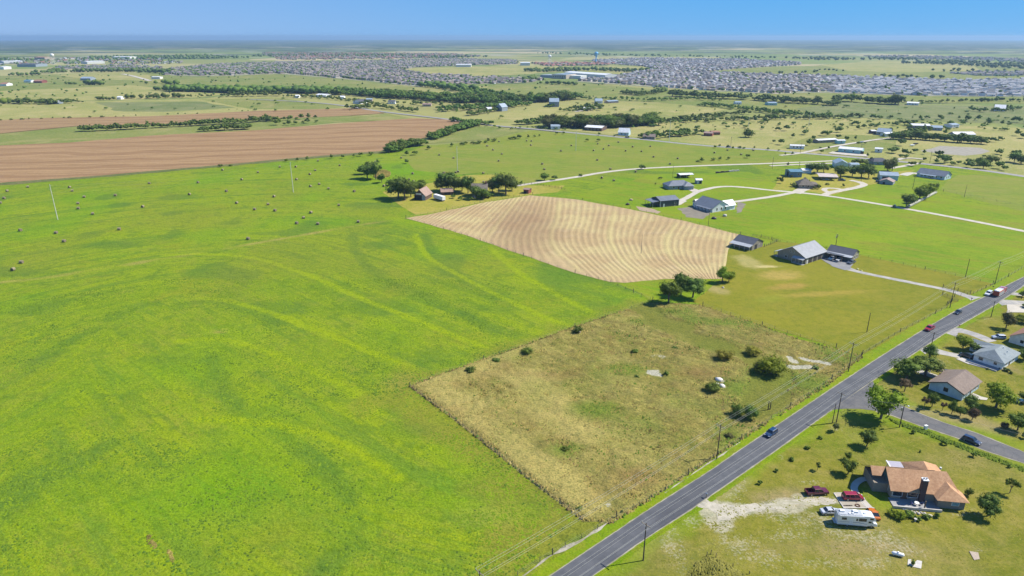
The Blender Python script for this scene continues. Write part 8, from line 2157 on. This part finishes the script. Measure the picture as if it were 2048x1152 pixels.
# junk by the farm track and brush piles
for i, (u, v, r) in enumerate(((1428, 440, 1.7), (1426, 439, 1.1))): rock(u, v - .5, r, ('dark brush heap below the white farmhouse', 'small lump on the left of the brush heap')[i], mat=M_DTRIM)
rock(1449, 434, 1.4, 'pale rubble heap right below the white farmhouse', mat=M_PLATE); rock(1255, 411, 1.5, 'dark soil heap left of the charcoal barn', mat=flat('soil_heap', (.10, .085, .06), .95)); rock(1262, 402, 1.4, 'orange sand heap left of the charcoal barn', mat=flat('sand_heap', (.45, .33, .22), .95)); rock(1715, 541, .7, 'yellowish rock at the edge of the gravel court', mat=flat('yellow_rock', (.5, .47, .2), .9)); rock(1722, 544, .6, 'smaller yellowish rock by the long drive', mat=flat('yellow_rock', (.5, .47, .2), .9))
for i in range(9):
    p = G(1434 + i * 5.2, 347.5 - i * .55); rr = random.Random(i)
    tag(MB().box(-1.1, 1.1, -.7, .7, 0, 1.1 + rr.uniform(-.3, .3)).build('cattle_feeder' if False else 'feed_trough', M_DTRIM if i < 5 else M_PLATE, loc=(p.x, p.y, .52), rot=(0, 0, .3)), '%s box of the long line of junk beside the farm track, %s from the left' % ('dark' if i < 5 else 'pale', ordinal(i + 1)), 'box', 'line of boxes beside the farm track')
# small far vehicles and trailers by the county road
for i, (u, v, c_) in enumerate(((1824, 293, 'white'), (1831, 290, 'dark'), (1722, 287, 'blue'))):
    p = G(u, v); mt = {'white': M_WHITE, 'dark': M_PLAST, 'blue': W_BLU2}[c_]
    e = empty('stock_trailer', (p.x, p.y, .52), .3, '%s trailer standing %s' % (c_, ('left on the green lot before the windbreak', 'right on the green lot before the windbreak', 'above the turquoise building')[i]), 'trailer')
    MB().box(-2.6, 2.6, -1.0, 1.0, .6, 1.6).build('trailer_box', mt, parent=e); MB().box(2.6, 4.0, -.06, .06, .5, .62).build('drawbar', M_METAL, parent=e)
    for s in (-1, 1): w_ = link_mesh('wheel', ME_TYRE, e, (-.5, s * 1.0, .35)); link_mesh('rim', ME_RIM, w_)

# ================================================================== LOOSE GROUND COVER (clumps of grass)
def clumps(name, poly, n, h0, h1, r0, r1, mat, z, dens=None, seed=1, label=None):
    rg = np.random.RandomState(seed); xs = [p[0] for p in poly]; ys = [p[1] for p in poly]
    X = rg.uniform(min(xs), max(xs), n * 3); Y = rg.uniform(min(ys), max(ys), n * 3)
    m = inside(poly, X, Y)
    if dens is not None: m &= rg.rand(len(X)) < dens(X, Y)
    X, Y = X[m][:n], Y[m][:n]; N = len(X)
    h = rg.uniform(h0, h1, N) * (.7 + .6 * vnoise(X, Y, 3, seed)); r = rg.uniform(r0, r1, N)
    k = 5; ang = rg.uniform(0, 6.28, N)[:, None] + np.arange(k)[None] * 2 * math.pi / k
    rr = r[:, None] * rg.uniform(.6, 1.3, (N, k))
    bx = X[:, None] + np.cos(ang) * rr; by = Y[:, None] + np.sin(ang) * rr; bz = np.full((N, k), 0.0) + z
    tx = X + rg.uniform(-.3, .3, N) * r; ty = Y + rg.uniform(-.3, .3, N) * r; tz = z + h
    V = np.concatenate([np.stack([bx, by, bz], 2), np.stack([tx, ty, tz], 1)[:, None]], 1).reshape(-1, 3)
    b = np.arange(N)[:, None] * (k + 1)
    F = np.concatenate([b + [i, (i + 1) % k, k] for i in range(k)], 0)
    tag(link_mesh(name, np_mesh(name, V, F, mat)), label, kind='stuff')
def clump_mat(name, lo, hi):
    t = NT(name); g = t.n('ShaderNodeNewGeometry'); n = t.ramp(t.noise(.085, 6, .78), .44, .58); n2 = t.ramp(t.noise(.5, 4, .7), .38, .62); c = t.mix(t.math('ADD', t.math('ADD', t.math('MULTIPLY', g.outputs['Random Per Island'], .3), t.math('MULTIPLY', n, .42)), t.math('MULTIPLY', n2, .28)), lo, hi)
    return t.fin(c, .95, .1)
M_CL1 = clump_mat('dry_clumps', (0.075, 0.072, 0.017), (0.33, 0.255, 0.072)); M_CL2 = clump_mat('meadow_clumps', (0.085, 0.150, 0.008), (0.175, 0.250, 0.010)); M_CL3 = clump_mat('green_weeds', (0.045, 0.085, 0.012), (0.10, 0.16, 0.018)); M_CL4 = clump_mat('straw', (0.20, 0.155, 0.045), (0.44, 0.35, 0.12))
pth = lambda X, Y: 1 - np.clip(l_path(X, Y) * 1.6 + lot_attrs['bare'](X, Y) * 3, 0, 1)
l_edge = band([[(875, 800), (960, 862), (1060, 938), (1180, 1018)], [(830, 772), (930, 742), (1040, 706), (1160, 664)]], 5.5, 0.6)
clumps('dry_grass', LOTW, 30000, .35, .85, .18, .5, M_CL1, .55, pth, 3, 'knee-high dry grass clumps filling the rough lot')
clumps('green_weeds', LOTW, 10000, .4, .9, .25, .6, M_CL3, .55, lambda X, Y: pth(X, Y) * np.clip(lot_attrs['green'](X, Y) * 1.3 + .14 + np.clip(vnoise(X, Y, 9, 71) - .6, 0, 1) * 2, 0, 1), 4, 'green weeds in the rough lot')
clumps('straw_grass', LOTW, 11000, .5, 1.1, .2, .45, M_CL4, .6, lambda X, Y: np.clip(l_edge(X, Y) * (.4 + vnoise(X, Y, 5, 81)), 0, 1), 5, 'tall straw coloured grass along the lot edge')
NEARM = px([(-300, 1250), (-150, 640), (300, 560), (900, 560), (1290, 604), (1030, 698), (820, 774), (1000, 918), (1150, 1045), (1050, 1140), (950, 1250)])
clumps('meadow_grass', NEARM, 42000, .10, .26, .14, .42, M_CL2, .5, lambda X, Y: np.clip(-.12 + 2.2 * vnoise(X, Y, 16, 31) * vnoise(X, Y, 5, 32), .04, 1), 6, 'low grass clumps all over the bright meadow')
clumps('mound_grass', px([(1375, 1152), (1395, 1128), (1420, 1117), (1445, 1126), (1475, 1145), (1500, 1165), (1480, 1185), (1360, 1185)]), 900, .3, .7, .25, .5, clump_mat('mound_clumps', (.08, .085, .014), (.25, .23, .055)), .57, None, 8, 'tall dry grass on the mound at the bottom')
hedge_ = px([(1770, 838), (1800, 848), (1850, 864), (1900, 884), (1960, 908), (2048, 940), (2100, 960), (2100, 966), (2040, 945), (1950, 912), (1895, 891), (1845, 871), (1795, 853)])
clumps('verge_weeds', hedge_, 2200, .35, .8, .25, .55, clump_mat('verge_weed', (.06, .10, .012), (.13, .18, .018)), .5, None, 9, 'tall green weeds between lawn and side road')

clumps('reeds', px([(748, 356), (752, 345), (768, 342), (781, 347), (779, 354), (765, 358)]), 1500, .8, 1.8, .4, .8, M_CL1, .5, None, 12, 'brown reeds right of the pond clump of trees')
clumps('lawn_tufts', px([(1240, 1200), (1400, 1045), (1640, 880), (1700, 840), (1800, 870), (2048, 960), (2100, 1200)]), 9000, .05, .16, .12, .3, clump_mat('lawn_tuft', (.11, .115, .012), (.24, .22, .04)), .572, lambda X, Y: np.clip(-.1 + 2 * vnoise(X, Y, 7, 41) * vnoise(X, Y, 2.5, 42), .03, 1), 13, 'short tufts all over the lawns')

def weedy(X, Y):
    k = np.clip(1.2 - b_wd(X, Y) / 7, 0, 1) + np.clip(vnoise(X, Y, 22, 51) - .58, 0, 1) * 3.2 + np.clip(vnoise(X, Y, 7, 52) - .66, 0, 1) * 1.6
    return np.clip(k * np.clip(vnoise(X, Y, 2.6, 53) * 1.8 - .35, 0, 1) * np.clip((b_st(X, Y) - 2) / 3, 0.05, 1), 0, 1)
clumps('meadow_weeds', NEARM, 26000, .18, .42, .18, .46, clump_mat('meadow_weed', (.055, .105, .012), (.125, .20, .014)), .5, weedy, 14, 'darker weeds growing in patches in the bright meadow')

M_CL5 = clump_mat('brown_clumps', (0.05, 0.038, 0.018), (0.20, 0.135, 0.055))
for pp, wh in (([(294, 1076), (300, 1073), (315, 1096), (308, 1101), (297, 1093)], 'upper left'), ([(335, 1104), (341, 1103), (350, 1126), (342, 1129)], 'lower right')):
    clumps('dead_grass', px(pp), 75, .12, .3, .2, .4, M_CL1, .5, None, 15, '%s strip of dead grass at the bottom of the meadow' % wh)
clumps('brown_grass', LOTW, 9000, .4, .8, .2, .55, M_CL5, .55, lambda X, Y: pth(X, Y) * np.clip(vnoise(X, Y, 6, 61) * 2.6 - 1.25 + np.clip(1.3 - pdist(px([(818, 778), (1000, 918), (1165, 1045)]), X, Y)[0] / 2.2, 0, 1), 0, 1), 16, 'brown dead weeds in patches of the rough lot')
